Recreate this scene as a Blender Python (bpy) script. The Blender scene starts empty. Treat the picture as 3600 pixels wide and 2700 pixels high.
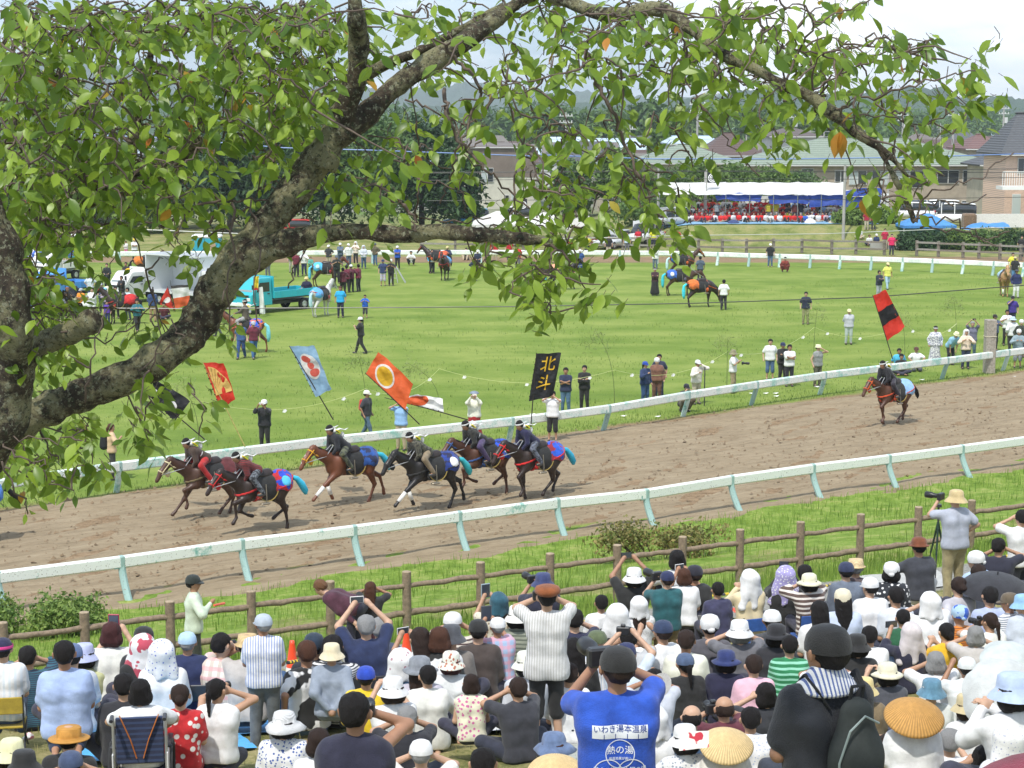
import bpy, math, random, numpy as np
from mathutils import Vector, Matrix, Euler, Quaternion
R_ = random.Random(7)
NP = np.random.RandomState(5)
SC = bpy.context.scene
COL = SC.collection
rad = math.radians
F_, CX, CY, HZ, CH = 6510.0, 1800.0, 1350.0, 407.0, 10.6
PITCH = math.atan((CY - HZ) / F_)
cam = bpy.data.cameras.new('camera'); camo = bpy.data.objects.new('camera', cam); COL.objects.link(camo)
cam.sensor_width = 36; cam.lens = 36 * F_ / 3600; cam.clip_start = 0.1; cam.clip_end = 30000
camo.location = (0, 0, CH); camo.rotation_euler = (math.pi / 2 - PITCH, 0, 0)
SC.camera = camo
cp_, sp_ = math.cos(PITCH), math.sin(PITCH)
def ray(x, y):
 a, b, c = (x - CX) / F_, 1.0, -(y - CY) / F_
 return np.array([a, b * cp_ + c * sp_, -b * sp_ + c * cp_])
def G(x, y, z=0.0):
 r = ray(x, y); k = (z - CH) / r[2]
 return (r[0] * k, r[1] * k, z)
def D(x, y, Y):
 r = ray(x, y); k = Y / r[1]
 return np.array([r[0] * k, Y, CH + r[2] * k])
SUN_EL, SUN_AZ = rad(60), rad(205)
w = bpy.data.worlds.new('World'); SC.world = w; w.use_nodes = True
nt = w.node_tree; nt.nodes.clear()
N = nt.nodes.new; L = nt.links.new
out = N('ShaderNodeOutputWorld'); bg = N('ShaderNodeBackground'); bg.inputs['Strength'].default_value = 0.15
sky = N('ShaderNodeTexSky'); sky.sky_type = 'NISHITA'; sky.sun_disc = False
sky.sun_elevation = SUN_EL; sky.sun_rotation = SUN_AZ; sky.air_density = 1.0; sky.dust_density = 1.5
tc = N('ShaderNodeTexCoord'); mp = N('ShaderNodeMapping'); mp.inputs['Scale'].default_value = (1, 1, 3.2)
mp.inputs['Location'].default_value = (0.31, 0.2, 0.1)
n1 = N('ShaderNodeTexNoise'); n1.inputs['Scale'].default_value = 3.1; n1.inputs['Detail'].default_value = 7; n1.inputs['Roughness'].default_value = 0.55
cr = N('ShaderNodeValToRGB'); cr.color_ramp.elements[0].position = 0.46; cr.color_ramp.elements[1].position = 0.60
mx = N('ShaderNodeMixRGB'); n2 = N('ShaderNodeTexNoise'); n2.inputs['Scale'].default_value = 7; n2.inputs['Detail'].default_value = 5
c2 = N('ShaderNodeValToRGB'); c2.color_ramp.elements[0].color = (7.4, 7.9, 8.4, 1); c2.color_ramp.elements[1].color = (9.6, 9.6, 9.6, 1)
c2.color_ramp.elements[0].position = 0.36; c2.color_ramp.elements[1].position = 0.6
L(tc.outputs['Generated'], mp.inputs[0]); L(mp.outputs[0], n1.inputs['Vector']); L(mp.outputs[0], n2.inputs['Vector'])
L(n1.outputs[0], cr.inputs[0]); L(n2.outputs[0], c2.inputs[0]); L(cr.outputs[0], mx.inputs[0])
sg = N('ShaderNodeMixRGB'); sg.inputs[0].default_value = 0.45; sg.inputs[2].default_value = (3.9, 5.8, 8.2, 1)
L(sky.outputs[0], sg.inputs[1])
L(sg.outputs[0], mx.inputs[1]); L(c2.outputs[0], mx.inputs[2]); L(mx.outputs[0], bg.inputs[0]); L(bg.outputs[0], out.inputs[0])
sl = bpy.data.lights.new('sun', 'SUN'); sl.energy = 3.7; sl.angle = rad(1.5); sl.color = (1.0, 0.96, 0.89)
so = bpy.data.objects.new('sun', sl); COL.objects.link(so)
sd = Vector((math.sin(SUN_AZ) * math.cos(SUN_EL), math.cos(SUN_AZ) * math.cos(SUN_EL), math.sin(SUN_EL)))
so.rotation_euler = sd.to_track_quat('Z', 'Y').to_euler(); so.location = sd * 50
SC.view_settings.view_transform = 'Standard'; SC.view_settings.look = 'None'
SC.view_settings.exposure = 0.08; SC.view_settings.gamma = 1.0
MC = {}
def hexc(c):
 if isinstance(c, str):
  v = [int(c[i:i + 2], 16) / 255 for i in (0, 2, 4)]
  return tuple(x / 12.92 if x < .04045 else ((x + .055) / 1.055) ** 2.4 for x in v)
 return c
def mat(col, kind='cloth', col2=None, sc=1.0, ax='x', rough=None):
 key = (str(col), kind, str(col2), sc, ax, rough)
 if key in MC: return MC[key]
 c = hexc(col); c2_ = hexc(col2) if col2 else None
 m = bpy.data.materials.new(kind + '_material'); m.use_nodes = True
 t = m.node_tree; bs = t.nodes['Principled BSDF']; N = t.nodes.new; L = t.links.new
 tc = N('ShaderNodeTexCoord'); co = tc.outputs['Object']
 def noise(s, d=3, r=.5, vec=None):
  n = N('ShaderNodeTexNoise'); n.inputs['Scale'].default_value = s; n.inputs['Detail'].default_value = d
  n.inputs['Roughness'].default_value = r; L(vec or co, n.inputs['Vector']); return n.outputs[0]
 def rgb(cc):
  n = N('ShaderNodeRGB'); n.outputs[0].default_value = (*cc, 1); return n.outputs[0]
 def ramp(v, a, b, ca=(0, 0, 0), cb=(1, 1, 1), con=False):
  n = N('ShaderNodeValToRGB'); n.color_ramp.elements[0].position = a; n.color_ramp.elements[1].position = b
  n.color_ramp.elements[0].color = (*ca, 1); n.color_ramp.elements[1].color = (*cb, 1)
  if con: n.color_ramp.interpolation = 'CONSTANT'
  L(v, n.inputs[0]); return n.outputs[0]
 def mix(f, a, b, mode='MIX'):
  n = N('ShaderNodeMixRGB'); n.blend_type = mode
  if isinstance(f, float): n.inputs[0].default_value = f
  else: L(f, n.inputs[0])
  L(a, n.inputs[1]); L(b, n.inputs[2]); return n.outputs[0]
 def bump(h, s, d=.02):
  n = N('ShaderNodeBump'); n.inputs['Strength'].default_value = s; n.inputs['Distance'].default_value = d
  L(h, n.inputs['Height']); L(n.outputs[0], bs.inputs['Normal'])
 def sep():
  n = N('ShaderNodeSeparateXYZ'); L(co, n.inputs[0]); return n
 def math_(op, a, b=0.0):
  n = N('ShaderNodeMath'); n.operation = op
  for i, v in ((0, a), (1, b)):
   if isinstance(v, (int, float)): n.inputs[i].default_value = v
   else: L(v, n.inputs[i])
  return n.outputs[0]
 rgh = .85
 base = rgb(c)
 dk_ = .9 if kind in ('cloth', 'stripe', 'hstripe', 'plaid', 'floral', 'dots', 'patch', 'tarp') and sum(c) > .9 else .72; dark = rgb(tuple(x * dk_ for x in c)); lite = rgb(tuple(min(1, x * 1.12 + .004) for x in c))
 if kind in ('cloth', 'stripe', 'hstripe', 'plaid', 'floral', 'dots', 'patch'):
  nf = noise(9, 4, .6)
  base = mix(ramp(nf, .35, .65), dark, lite)
  if kind in ('stripe', 'hstripe', 'plaid'):
   s = sep(); k = 2 * math.pi * sc * (1.9 if kind != 'plaid' else 1.25)
   if kind == 'plaid':
    a = math_('SINE', math_('MULTIPLY', s.outputs[0], k)); b = math_('SINE', math_('MULTIPLY', s.outputs[2], k))
    base = mix(math_('MULTIPLY', math_('GREATER_THAN', a, .2), .6), base, rgb(c2_))
    base = mix(math_('MULTIPLY', math_('GREATER_THAN', b, .2), .5), base, rgb((.75, .3, .35) if ax == 'x' else c2_))
   else:
    o = s.outputs[2] if kind == 'hstripe' else s.outputs[0]
    a = math_('SINE', math_('MULTIPLY', o, k))
    base = mix(math_('GREATER_THAN', a, .25), base, rgb(c2_))
  elif kind in ('floral', 'dots', 'patch'):
   v = N('ShaderNodeTexVoronoi'); v.inputs['Scale'].default_value = 22 * sc; L(co, v.inputs['Vector'])
   if kind == 'patch':
    base = mix(ramp(noise(14 * sc, 2), .5, .52), base, rgb(c2_))
   else:
    base = mix(ramp(v.outputs['Distance'], .30 if kind == 'floral' else .22, .36 if kind == 'floral' else .25, (1, 1, 1), (0, 0, 0)), base, rgb(c2_))
  h = mix(.5, noise(7, 3, .6), noise(160, 2))
  bump(h, .55, .02); bs.inputs['Sheen Weight'].default_value = .15 if 'Sheen Weight' in bs.inputs else 0
 elif kind == 'skin':
  base = mix(noise(12, 3), dark, lite); rgh = .55; bs.inputs['Subsurface Weight'].default_value = .05
  bs.inputs['Subsurface Radius'].default_value = (.02, .01, .005)
 elif kind == 'hair':
  mpn = N('ShaderNodeMapping'); mpn.inputs['Scale'].default_value = (40, 40, 6); L(co, mpn.inputs[0])
  nn = noise(6, 3, .6, mpn.outputs[0]); base = mix(nn, dark, rgb(tuple(x * 1.6 + .002 for x in c))); rgh = .6; bump(nn, .9, .015); bs.inputs['Specular IOR Level'].default_value = .22
 elif kind == 'coat':
  base = mix(ramp(noise(3, 4), .35, .7), dark, lite); rgh = .42; bump(noise(60, 2), .1, .005)
  bs.inputs['Specular IOR Level'].default_value = .45
 elif kind == 'straw':
  wv = N('ShaderNodeTexWave'); wv.wave_type = 'RINGS'; wv.rings_direction = 'Z'; wv.inputs['Scale'].default_value = 30 * sc
  wv.inputs['Distortion'].default_value = .6; L(co, wv.inputs['Vector'])
  base = mix(wv.outputs[0], dark, lite); base = mix(ramp(noise(20, 3), .3, .7), base, rgb(tuple(x * .8 for x in c))); bump(wv.outputs[0], .5, .006); rgh = .7
 elif kind == 'straw_radial':
  s = sep(); an = math_('ARCTAN2', s.outputs[1], s.outputs[0]); k = math_('SINE', math_('MULTIPLY', an, 55.0))
  k2 = noise(30, 3); base = mix(ramp(math_('ADD', math_('MULTIPLY', k, .3), k2), .35, .8), dark, lite); bump(k, .35, .004); rgh = .7
 elif kind == 'rail':
  nf = noise(1.6, 5, .65); n2_ = noise(14, 4, .7)
  zz = math_('MULTIPLY', sep().outputs[2], -.55 if sc > 2 else 0.0); base = mix(ramp(math_('ADD', math_('MULTIPLY', nf, .8), math_('MULTIPLY', n2_, .35)), .68 if sc < 2 else .56, .78 if sc < 2 else .70), base, rgb(c2_ or (.2, .45, .4)))
  base = mix(ramp(noise(30, 3), .62, .7), base, rgb((.25, .22, .18))); rgh = .5
 elif kind == 'wood':
  mpn = N('ShaderNodeMapping'); mpn.inputs['Scale'].default_value = (9, 9, 9); L(co, mpn.inputs[0])
  nn = noise(1.5, 6, .7, mpn.outputs[0]); base = mix(ramp(nn, .3, .7), rgb(tuple(x * .5 for x in c)), lite); bump(noise(40, 4), .6, .01)
 elif kind == 'bark':
  nn = noise(5, 8, .68); n3 = noise(22, 6, .75); lich = rgb((.25, .235, .125)); drk = rgb((.022, .016, .011))
  base = mix(ramp(n3, .35, .65), drk, rgb(c)); base = mix(ramp(math_('ADD', math_('MULTIPLY', nn, .7), math_('MULTIPLY', n3, .38)), .515, .60), base, lich)
  base = mix(ramp(noise(55, 4, .7), .55, .62), base, rgb((.29, .29, .19))); base = mix(ramp(noise(75, 3, .7), .57, .64), base, rgb((.05, .06, .03)))
  bump(mix(.5, n3, noise(70, 5, .8)), 1.0, .03); rgh = .95
 elif kind == 'leaf':
  at = N('ShaderNodeAttribute'); at.attribute_name = 'lc'
  base = ramp(at.outputs['Fac'], 0, 1, tuple(c), tuple(c2_));
  rp = base.node.color_ramp; e = rp.elements.new(.5); e.color = tuple((a + b) / 2 for a, b in zip(c, c2_)) + (1,)
  for pos, q in ((.955, c2_), (.965, (.62, .13, .03)), (.985, (.5, .36, .03))):
   e = rp.elements.new(pos); e.color = (*q, 1)
  rp.elements[-1].color = (.5, .05, .03, 1)
  base = mix(noise(60, 2), base, mix(.35, base, rgb((.05, .12, .02)))); rgh = .38
  tr = N('ShaderNodeBsdfTranslucent'); mxs = N('ShaderNodeMixShader'); mxs.inputs[0].default_value = .38
  L(mix(.5, base, rgb((.38, .5, .06))), tr.inputs[0]); L(bs.outputs[0], mxs.inputs[1]); L(tr.outputs[0], mxs.inputs[2])
  L(mxs.outputs[0], t.nodes['Material Output'].inputs[0]); bs.inputs['Specular IOR Level'].default_value = .4
 elif kind == 'crown':
  at = N('ShaderNodeAttribute'); at.attribute_name = 'lc'
  base = ramp(at.outputs['Fac'], 0, 1, tuple(c), tuple(c2_)); rgh = .7
  tr = N('ShaderNodeBsdfTranslucent'); mxs = N('ShaderNodeMixShader'); mxs.inputs[0].default_value = .25
  L(base, tr.inputs[0]); L(bs.outputs[0], mxs.inputs[1]); L(tr.outputs[0], mxs.inputs[2]); L(mxs.outputs[0], t.nodes['Material Output'].inputs[0])
 elif kind == 'roof':
  s = sep(); a = math_('SINE', math_('MULTIPLY', s.outputs[2], 30.0 * sc)); b = noise(1.2, 5, .7)
  base = mix(ramp(a, .0, .9), mix(b, dark, lite), rgb(tuple(x * .6 for x in c))); base = mix(ramp(noise(6, 3), .4, .7), base, dark); bump(a, .6, .05); rgh = .7
 elif kind == 'brick':
  bt = N('ShaderNodeTexBrick'); bt.inputs['Scale'].default_value = 3 * sc; bt.inputs['Color1'].default_value = (*c, 1)
  bt.inputs['Color2'].default_value = (*[x * .8 for x in c], 1); bt.inputs['Mortar'].default_value = (*[min(1, x * 1.3) for x in c], 1)
  mpn = N('ShaderNodeMapping'); mpn.inputs['Rotation'].default_value = (math.pi / 2, 0, 0); L(co, mpn.inputs[0]); L(mpn.outputs[0], bt.inputs['Vector']); base = bt.outputs[0]
 elif kind == 'wall':
  base = mix(ramp(noise(.8, 5, .7), .3, .8), dark, lite); bump(noise(30, 3), .2, .01)
 elif kind == 'paint':
  rgh = .28; bs.inputs['Coat Weight'].default_value = .4; base = mix(noise(2, 4), base, lite)
 elif kind == 'metal':
  rgh = .4; bs.inputs['Metallic'].default_value = .6; base = mix(noise(20, 4), dark, lite)
 elif kind == 'glass':
  rgh = .08; bs.inputs['Specular IOR Level'].default_value = .8
 elif kind == 'plastic':
  rgh = .35; base = mix(noise(30, 2), base, lite)
 elif kind == 'tarp':
  nn = noise(2.5, 5, .6); base = mix(ramp(nn, .3, .7), dark, lite); bump(nn, .7, .15); rgh = .6
  tr = N('ShaderNodeBsdfTranslucent'); mxs = N('ShaderNodeMixShader'); mxs.inputs[0].default_value = .3
  L(base, tr.inputs[0]); L(bs.outputs[0], mxs.inputs[1]); L(tr.outputs[0], mxs.inputs[2]); L(mxs.outputs[0], t.nodes['Material Output'].inputs[0])
 elif kind == 'hill':
  base = mix(ramp(noise(.006, 8, .7), .35, .65), dark, lite); bump(noise(.02, 6, .7), 1, 20)
 elif kind == 'backpack':
  base = mix(noise(40, 4), dark, lite); bump(noise(150, 3), .3, .004)
 elif kind == 'text': pass
 if rough is not None: rgh = rough
 L(base, bs.inputs['Base Color']); bs.inputs['Roughness'].default_value = rgh
 MC[key] = m
 return m
def tag(o, label=None, cat=None, group=None, kind=None):
 if label: o['label'] = label
 if cat: o['category'] = cat
 if group: o['group'] = group
 if kind: o['kind'] = kind
 return o
def link(name, me, m=None, parent=None, loc=(0, 0, 0), rz=0.0, rot=None, sc=None):
 o = bpy.data.objects.new(name, me); COL.objects.link(o)
 o.location = loc; o.rotation_euler = rot if rot is not None else (0, 0, rz)
 if sc is not None: o.scale = sc if hasattr(sc, '__len__') else (sc,) * 3
 if parent: o.parent = parent
 if m is not None:
  if me.materials and me.users > 1 or me.get('shared'):
   if not me.materials: me.materials.append(m)
   o.material_slots[0].link = 'OBJECT'; o.material_slots[0].material = m
  else:
   me.materials.append(m)
 return o
def empty(name, loc=(0, 0, 0), rz=0.0):
 o = bpy.data.objects.new(name, None); COL.objects.link(o); o.location = loc; o.rotation_euler = (0, 0, rz); o.empty_display_size = .2
 return o
def pm(verts, faces, smooth=True, name='mesh'):
 me = bpy.data.meshes.new(name)
 if isinstance(faces, np.ndarray):
  nf, k = faces.shape; me.vertices.add(len(verts)); me.vertices.foreach_set('co', np.asarray(verts, np.float32).ravel())
  me.loops.add(nf * k); me.loops.foreach_set('vertex_index', faces.astype(np.int32).ravel())
  me.polygons.add(nf); me.polygons.foreach_set('loop_start', np.arange(0, nf * k, k, dtype=np.int32))
  me.polygons.foreach_set('loop_total', np.full(nf, k, np.int32)); me.update(calc_edges=True)
 else:
  me.from_pydata([tuple(map(float, v)) for v in verts], [], [tuple(f) for f in faces])
 if smooth: me.polygons.foreach_set('use_smooth', [True] * len(me.polygons))
 me.update()
 return me
class MB:
 """collects plain shapes for one mesh"""
 def __init__(s): s.v = []; s.f = []
 def add(s, v, f):
  n = len(s.v); s.v += [tuple(map(float, q)) for q in v]; s.f += [tuple(i + n for i in q) for q in f]; return s
 def box(s, c, d, rz=0.0, M=None, bev=0.0):
  x, y, z = [k / 2 for k in d]
  if bev:
   b = min(bev, x * .9, y * .9, z * .9); v = [];
   pts = []
   for sz in (-1, 1):
    for (ix, iy) in ((x - b, y), (-(x - b), y), (-x, y - b), (-x, -(y - b)), (-(x - b), -y), (x - b, -y), (x, -(y - b)), (x, y - b)):
     pts.append((ix, iy, sz * (z - b)))
   for (ix, iy) in ((x - b, y - b), (-(x - b), y - b), (-(x - b), -(y - b)), (x - b, -(y - b))):
    pts.append((ix, iy, z));
   for (ix, iy) in ((x - b, y - b), (-(x - b), y - b), (-(x - b), -(y - b)), (x - b, -(y - b))):
    pts.append((ix, iy, -z))
   f = [(i, (i + 1) % 8, (i + 1) % 8 + 8, i + 8) for i in range(8)]
   f += [(8, 9, 17, 16), (9, 10, 17), (10, 11, 18, 17), (11, 12, 18), (12, 13, 19, 18), (13, 14, 19), (14, 15, 16, 19), (15, 8, 16), (16, 17, 18, 19)]
   f += [(1, 0, 20, 21), (2, 1, 21), (3, 2, 21, 22), (4, 3, 22), (5, 4, 22, 23), (6, 5, 23), (7, 6, 23, 20), (0, 7, 20), (23, 22, 21, 20)]
   v = pts
  else:
   v = [(a, b, cc) for cc in (-z, z) for a, b in ((-x, -y), (x, -y), (x, y), (-x, y))]
   f = [(3, 2, 1, 0), (4, 5, 6, 7), (0, 1, 5, 4), (1, 2, 6, 5), (2, 3, 7, 6), (3, 0, 4, 7)]
  m = M or Matrix.Rotation(rz, 4, 'Z'); m = Matrix.Translation(c) @ m
  return s.add([m @ Vector(q) for q in v], f)
 def tube(s, pts, r, n=8, cap=True, noise=0.0, sq=None):
  P = [Vector(p) for p in pts]; k = len(P); r = [r] * k if isinstance(r, (int, float)) else list(r)
  b = len(s.v); up = Vector((0, 0, 1)); pn = None
  for i, p in enumerate(P):
   t = (P[min(i + 1, k - 1)] - P[max(i - 1, 0)]).normalized()
   if pn is None: pn = t.orthogonal().normalized() if abs(t.z) > .95 else t.cross(up).normalized()
   pn = (pn - t * pn.dot(t)).normalized(); q = t.cross(pn)
   for j in range(n):
    a = 2 * math.pi * j / n; rr = r[i] * (1 + (R_.random() - .5) * noise)
    s.v.append(tuple(p + pn * (math.cos(a) * rr) + q * (math.sin(a) * rr * (sq or 1))))
  for i in range(k - 1):
   for j in range(n):
    a = b + i * n + j; c = b + i * n + (j + 1) % n; s.f.append((a, c, c + n, a + n))
  if cap: s.f.append(tuple(b + j for j in range(n))[::-1]); s.f.append(tuple(b + (k - 1) * n + j for j in range(n)))
  return s
 def lathe(s, prof, n=20, c=(0, 0, 0), sx=1, sy=1, wob=0.0, M=None):
  b = len(s.v); k = len(prof); m = Matrix.Translation(c) @ (M or Matrix.Identity(4))
  for i, (r, z) in enumerate(prof):
   for j in range(n):
    a = 2 * math.pi * j / n; ww = 1 + wob * math.sin(a * 3 + 1) * (r / max(q[0] for q in prof));
    s.v.append(tuple(m @ Vector((math.cos(a) * r * sx * ww, math.sin(a) * r * sy * ww, z + wob * .25 * r * math.sin(a * 2 + .7)))))
  for i in range(k - 1):
   for j in range(n):
    a = b + i * n + j; c_ = b + i * n + (j + 1) % n; s.f.append((a, c_, c_ + n, a + n))
  return s
 def quad(s, a, b, c, d): return s.add([a, b, c, d], [(0, 1, 2, 3)])
 def ball(s, c, r, n=8):
  return s.lathe([(max(1e-4, math.sin(math.pi * i / n)) , -math.cos(math.pi * i / n)) for i in range(n + 1)], n + 4, c, M=Matrix.Diagonal((*(r if hasattr(r, '__len__') else (r, r, r)), 1)))
 def mesh(s, smooth=False): return pm(s.v, s.f, smooth)
 def obj(s, name, m, parent=None, smooth=False, loc=(0, 0, 0), rz=0.0): return link(name, s.mesh(smooth), m, parent, loc, rz)
def autosm(o, ang=40):
 me = o.data
 me.polygons.foreach_set('use_smooth', [True] * len(me.polygons))
 try: me.set_sharp_from_angle(angle=rad(ang))
 except Exception: pass
 return o
class SDF:
 def __init__(s, lo, hi, res):
  s.res = res; s.lo = np.array(lo, np.float32) - 2.5 * res; s.n = np.ceil((np.array(hi) - s.lo + 2.5 * res) / res).astype(int) + 1
  s.a = np.full(s.n, .25, np.float32)
  s.ax = [s.lo[i] + res * np.arange(s.n[i], dtype=np.float32) for i in range(3)]
 def _sl(s, lo, hi):
  i0 = np.clip(((lo - s.lo) / s.res).astype(int), 0, s.n); i1 = np.clip(((hi - s.lo) / s.res).astype(int) + 2, 0, s.n)
  return tuple(slice(int(a), int(b)) for a, b in zip(i0, i1))
 def cap(s, a, b, ra, rb=None, k=.03, sub=False, el=(1, 1, 1)):
  rb = ra if rb is None else rb
  a = np.array(a, np.float32); b = np.array(b, np.float32); el = np.array(el, np.float32)
  m = (max(ra, rb) + k + s.res * 1.5) * max(1, 1 / float(el.min()))
  sl = s._sl(np.minimum(a, b) - m, np.maximum(a, b) + m)
  X = s.ax[0][sl[0]][:, None, None]; Y = s.ax[1][sl[1]][None, :, None]; Z = s.ax[2][sl[2]][None, None, :]
  if min(X.size, Y.size, Z.size) == 0: return s
  px, py, pz = (X - a[0]) * el[0], (Y - a[1]) * el[1], (Z - a[2]) * el[2]; d = (b - a) * el; dd = float(d @ d) + 1e-9
  t = np.clip((px * d[0] + py * d[1] + pz * d[2]) / dd, 0, 1)
  f = np.sqrt((px - t * d[0]) ** 2 + (py - t * d[1]) ** 2 + (pz - t * d[2]) ** 2) - (ra + (rb - ra) * t)
  g = s.a[sl]
  if sub:
   s.a[sl] = np.maximum(g, -f); return s
  h = np.clip(.5 + .5 * (g - f) / k, 0, 1)
  s.a[sl] = g * (1 - h) + f * h - k * h * (1 - h)
  return s
 def chain(s, pts, rs, k=.03, el=(1, 1, 1)):
  for i in range(len(pts) - 1): s.cap(pts[i], pts[i + 1], rs[i], rs[i + 1], k, el=el)
  return s
 def grid(s): return s.ax[0][:, None, None], s.ax[1][None, :, None], s.ax[2][None, None, :]
 def isect(s, f): s.a = np.maximum(s.a, f).astype(np.float32); return s
 def copy(s, a=None):
  o = SDF.__new__(SDF); o.res, o.lo, o.n, o.ax = s.res, s.lo, s.n, s.ax; o.a = (s.a if a is None else a).copy(); return o
 def mesh(s):
  a = s.a; a[0] = a[-1] = .2; a[:, 0] = a[:, -1] = .2; a[:, :, 0] = a[:, :, -1] = .2
  sg = a < 0
  c = np.zeros(tuple(np.array(a.shape) - 1), np.int8)
  for i in (0, 1):
   for j in (0, 1):
    for k in (0, 1): c += sg[i:a.shape[0] - 1 + i, j:a.shape[1] - 1 + j, k:a.shape[2] - 1 + k]
  act = (c > 0) & (c < 8); idx = np.argwhere(act)
  if len(idx) == 0: return pm(np.zeros((3, 3)), [(0, 1, 2)])
  vid = np.full(act.shape, -1, np.int64); vid[act] = np.arange(len(idx))
  acc = np.zeros((len(idx), 3), np.float64); cnt = np.zeros(len(idx))
  cor = [(i, j, k) for i in (0, 1) for j in (0, 1) for k in (0, 1)]
  val = {q: a[idx[:, 0] + q[0], idx[:, 1] + q[1], idx[:, 2] + q[2]] for q in cor}
  for q in cor:
   for x in range(3):
    if q[x] == 0:
     q2 = list(q); q2[x] = 1; q2 = tuple(q2); v0, v1 = val[q], val[q2]; m = (v0 < 0) != (v1 < 0)
     t = v0[m] / (v0[m] - v1[m]); p = np.tile(np.array(q, float), (m.sum(), 1)); p[:, x] = t
     acc[m] += p; cnt[m] += 1
  V = s.lo + (idx + acc / cnt[:, None]) * s.res
  Q = []
  for x in range(3):
   y, z = (x + 1) % 3, (x + 2) % 3
   s0 = [slice(None)] * 3; s1 = [slice(None)] * 3; s0[x] = slice(0, -1); s1[x] = slice(1, None)
   A, B = sg[tuple(s0)], sg[tuple(s1)]; e = np.argwhere(A != B)
   e = e[(e[:, y] > 0) & (e[:, z] > 0)]
   fl = A[e[:, 0], e[:, 1], e[:, 2]]
   def cid(dy, dz):
    r = e.copy(); r[:, y] -= dy; r[:, z] -= dz; return vid[r[:, 0], r[:, 1], r[:, 2]]
   q = np.stack([cid(1, 1), cid(0, 1), cid(0, 0), cid(1, 0)], 1); q[~fl] = q[~fl][:, ::-1]; Q.append(q)
  return pm(V, np.concatenate(Q), True)
def wrinkle(me, amp, fr=11, seed=0):
 n = len(me.vertices); co = np.empty(n * 3, np.float32); me.vertices.foreach_get('co', co); co = co.reshape(-1, 3)
 nr = np.empty(n * 3, np.float32); me.vertices.foreach_get('normal', nr); nr = nr.reshape(-1, 3)
 r = np.random.RandomState(seed); d = np.zeros(n)
 for i in range(5):
  k = r.randn(3) * fr * (.5 + .35 * i); d += (1 - 2 * np.abs(np.sin(co @ k * .5 + r.rand() * 6 + np.sin(co @ (r.randn(3) * fr * .4)))) ** .6) / (1 + i * .5) if amp > .005 else np.sin(co @ k + r.rand() * 6 + 1.5 * np.sin(co @ (r.randn(3) * fr * .4))) / (1 + i * .5)
 me.vertices.foreach_set('co', (co + nr * (d[:, None] * amp * .5)).astype(np.float32).ravel()); me.update()
 return me
def sms(x, a, b):
 t = np.clip((x - a) / (b - a), 0, 1); return t * t * (3 - 2 * t)
# terrain
FA = np.array(G(296, 2152, 2.4)); FB = np.array(G(3230, 1782, 2.4))
fu = (FB - FA)[:2]; fu = fu / np.linalg.norm(fu); fn = np.array([fu[1], -fu[0]])
NA = np.array(G(459, 2091)); NB = np.array(G(3401, 1644)); nu = (NB - NA)[:2]; nu /= np.linalg.norm(nu); nn_ = np.array([nu[1], -nu[0]])
EA = np.array(G(405, 1735)); EB = np.array(G(3330, 1338)); eu = (EB - EA)[:2]; eu /= np.linalg.norm(eu); en = np.array([eu[1], -eu[0]])
def tt(X, Y): return (X - FA[0]) * fn[0] + (Y - FA[1]) * fn[1]
def tn(X, Y): return (X - NA[0]) * nn_[0] + (Y - NA[1]) * nn_[1]
def te(X, Y): return (X - EA[0]) * en[0] + (Y - EA[1]) * en[1]
def zt(X, Y):
 X = np.asarray(X, float); Y = np.asarray(Y, float)
 t, n = tt(X, Y), tn(X, Y)
 fr = np.clip(n / np.maximum(n - np.minimum(t, 0), .5), 0, 1)
 z = np.where(t > 0, 1.2 + .23 * t - .25 * sms(t, 1.2, 2.4) + .25 * sms(t, 3.2, 4.6), 1.2 * sms(fr, .12, 1.0))
 z = np.where(n < 0, 0.0, z) - .06 * np.clip(X, -7, 6) * sms(t, 1, 7)
 bank = sms(Y, 150.5 - .02 * X, 155.5 - .02 * X) * (.25 + 1.35 * sms(X, 6, 16) - .55 * sms(X, 33, 42))
 z = z + np.where(n < 0, bank + 1.15 * sms(Y, 156, 164) * sms(X, 9, 15) * (1 - sms(X, 30, 36)), 0)
 z = z + np.where(Y > 400, -2.0 * sms(Y, 400, 900), 0)
 return z
def T(x, y, h=0.0):
 """where the ray through a photo pixel is h above the terrain"""
 r = ray(x, y); p = None; k = 2.0; last = 1e9
 ks = np.geomspace(3.0, 700, 1500); X = r[0] * ks; Y = r[1] * ks; Z = CH + r[2] * ks; d = Z - zt(X, Y) - h
 i = np.argmax(d < 0)
 if d[i] >= 0: i = len(ks) - 1
 i = max(i, 1); a, b = ks[i - 1], ks[i]; f = d[i - 1] / (d[i - 1] - d[i]); k = a + (b - a) * f
 X, Y = r[0] * k, r[1] * k
 return (float(X), float(Y), float(zt(X, Y)))
ys = np.concatenate([np.arange(2.5, 60, .3), np.geomspace(60, 160, 190)[1:], np.geomspace(160, 9000, 110)[1:]])
us = np.linspace(-1, 1, 161); us = us * (.55 + .45 * np.abs(us))
W_ = .62 * ys + 16
GX = us[None, :] * W_[:, None]; GY = np.repeat(ys[:, None], len(us), 1); GZ = zt(GX, GY)
rn = NP.randn(*GX.shape) * .012; GZ = GZ + np.where(tn(GX, GY) > 0, rn, rn * .3)
gv = np.stack([GX, GY, GZ], -1).reshape(-1, 3); a, b = GX.shape
ii = (np.arange(a - 1)[:, None] * b + np.arange(b - 1)[None, :]).ravel(); gf = np.stack([ii, ii + 1, ii + b + 1, ii + b], 1)
gm = pm(gv, gf, True, 'ground')
def fattr(me, name, arr):
 at = me.attributes.new(name, 'FLOAT', 'POINT'); at.data.foreach_set('value', np.asarray(arr, np.float32).ravel())
fattr(gm, 'tt', tt(GX, GY)); fattr(gm, 'te', te(GX, GY)); fattr(gm, 'tn', tn(GX, GY))
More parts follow.
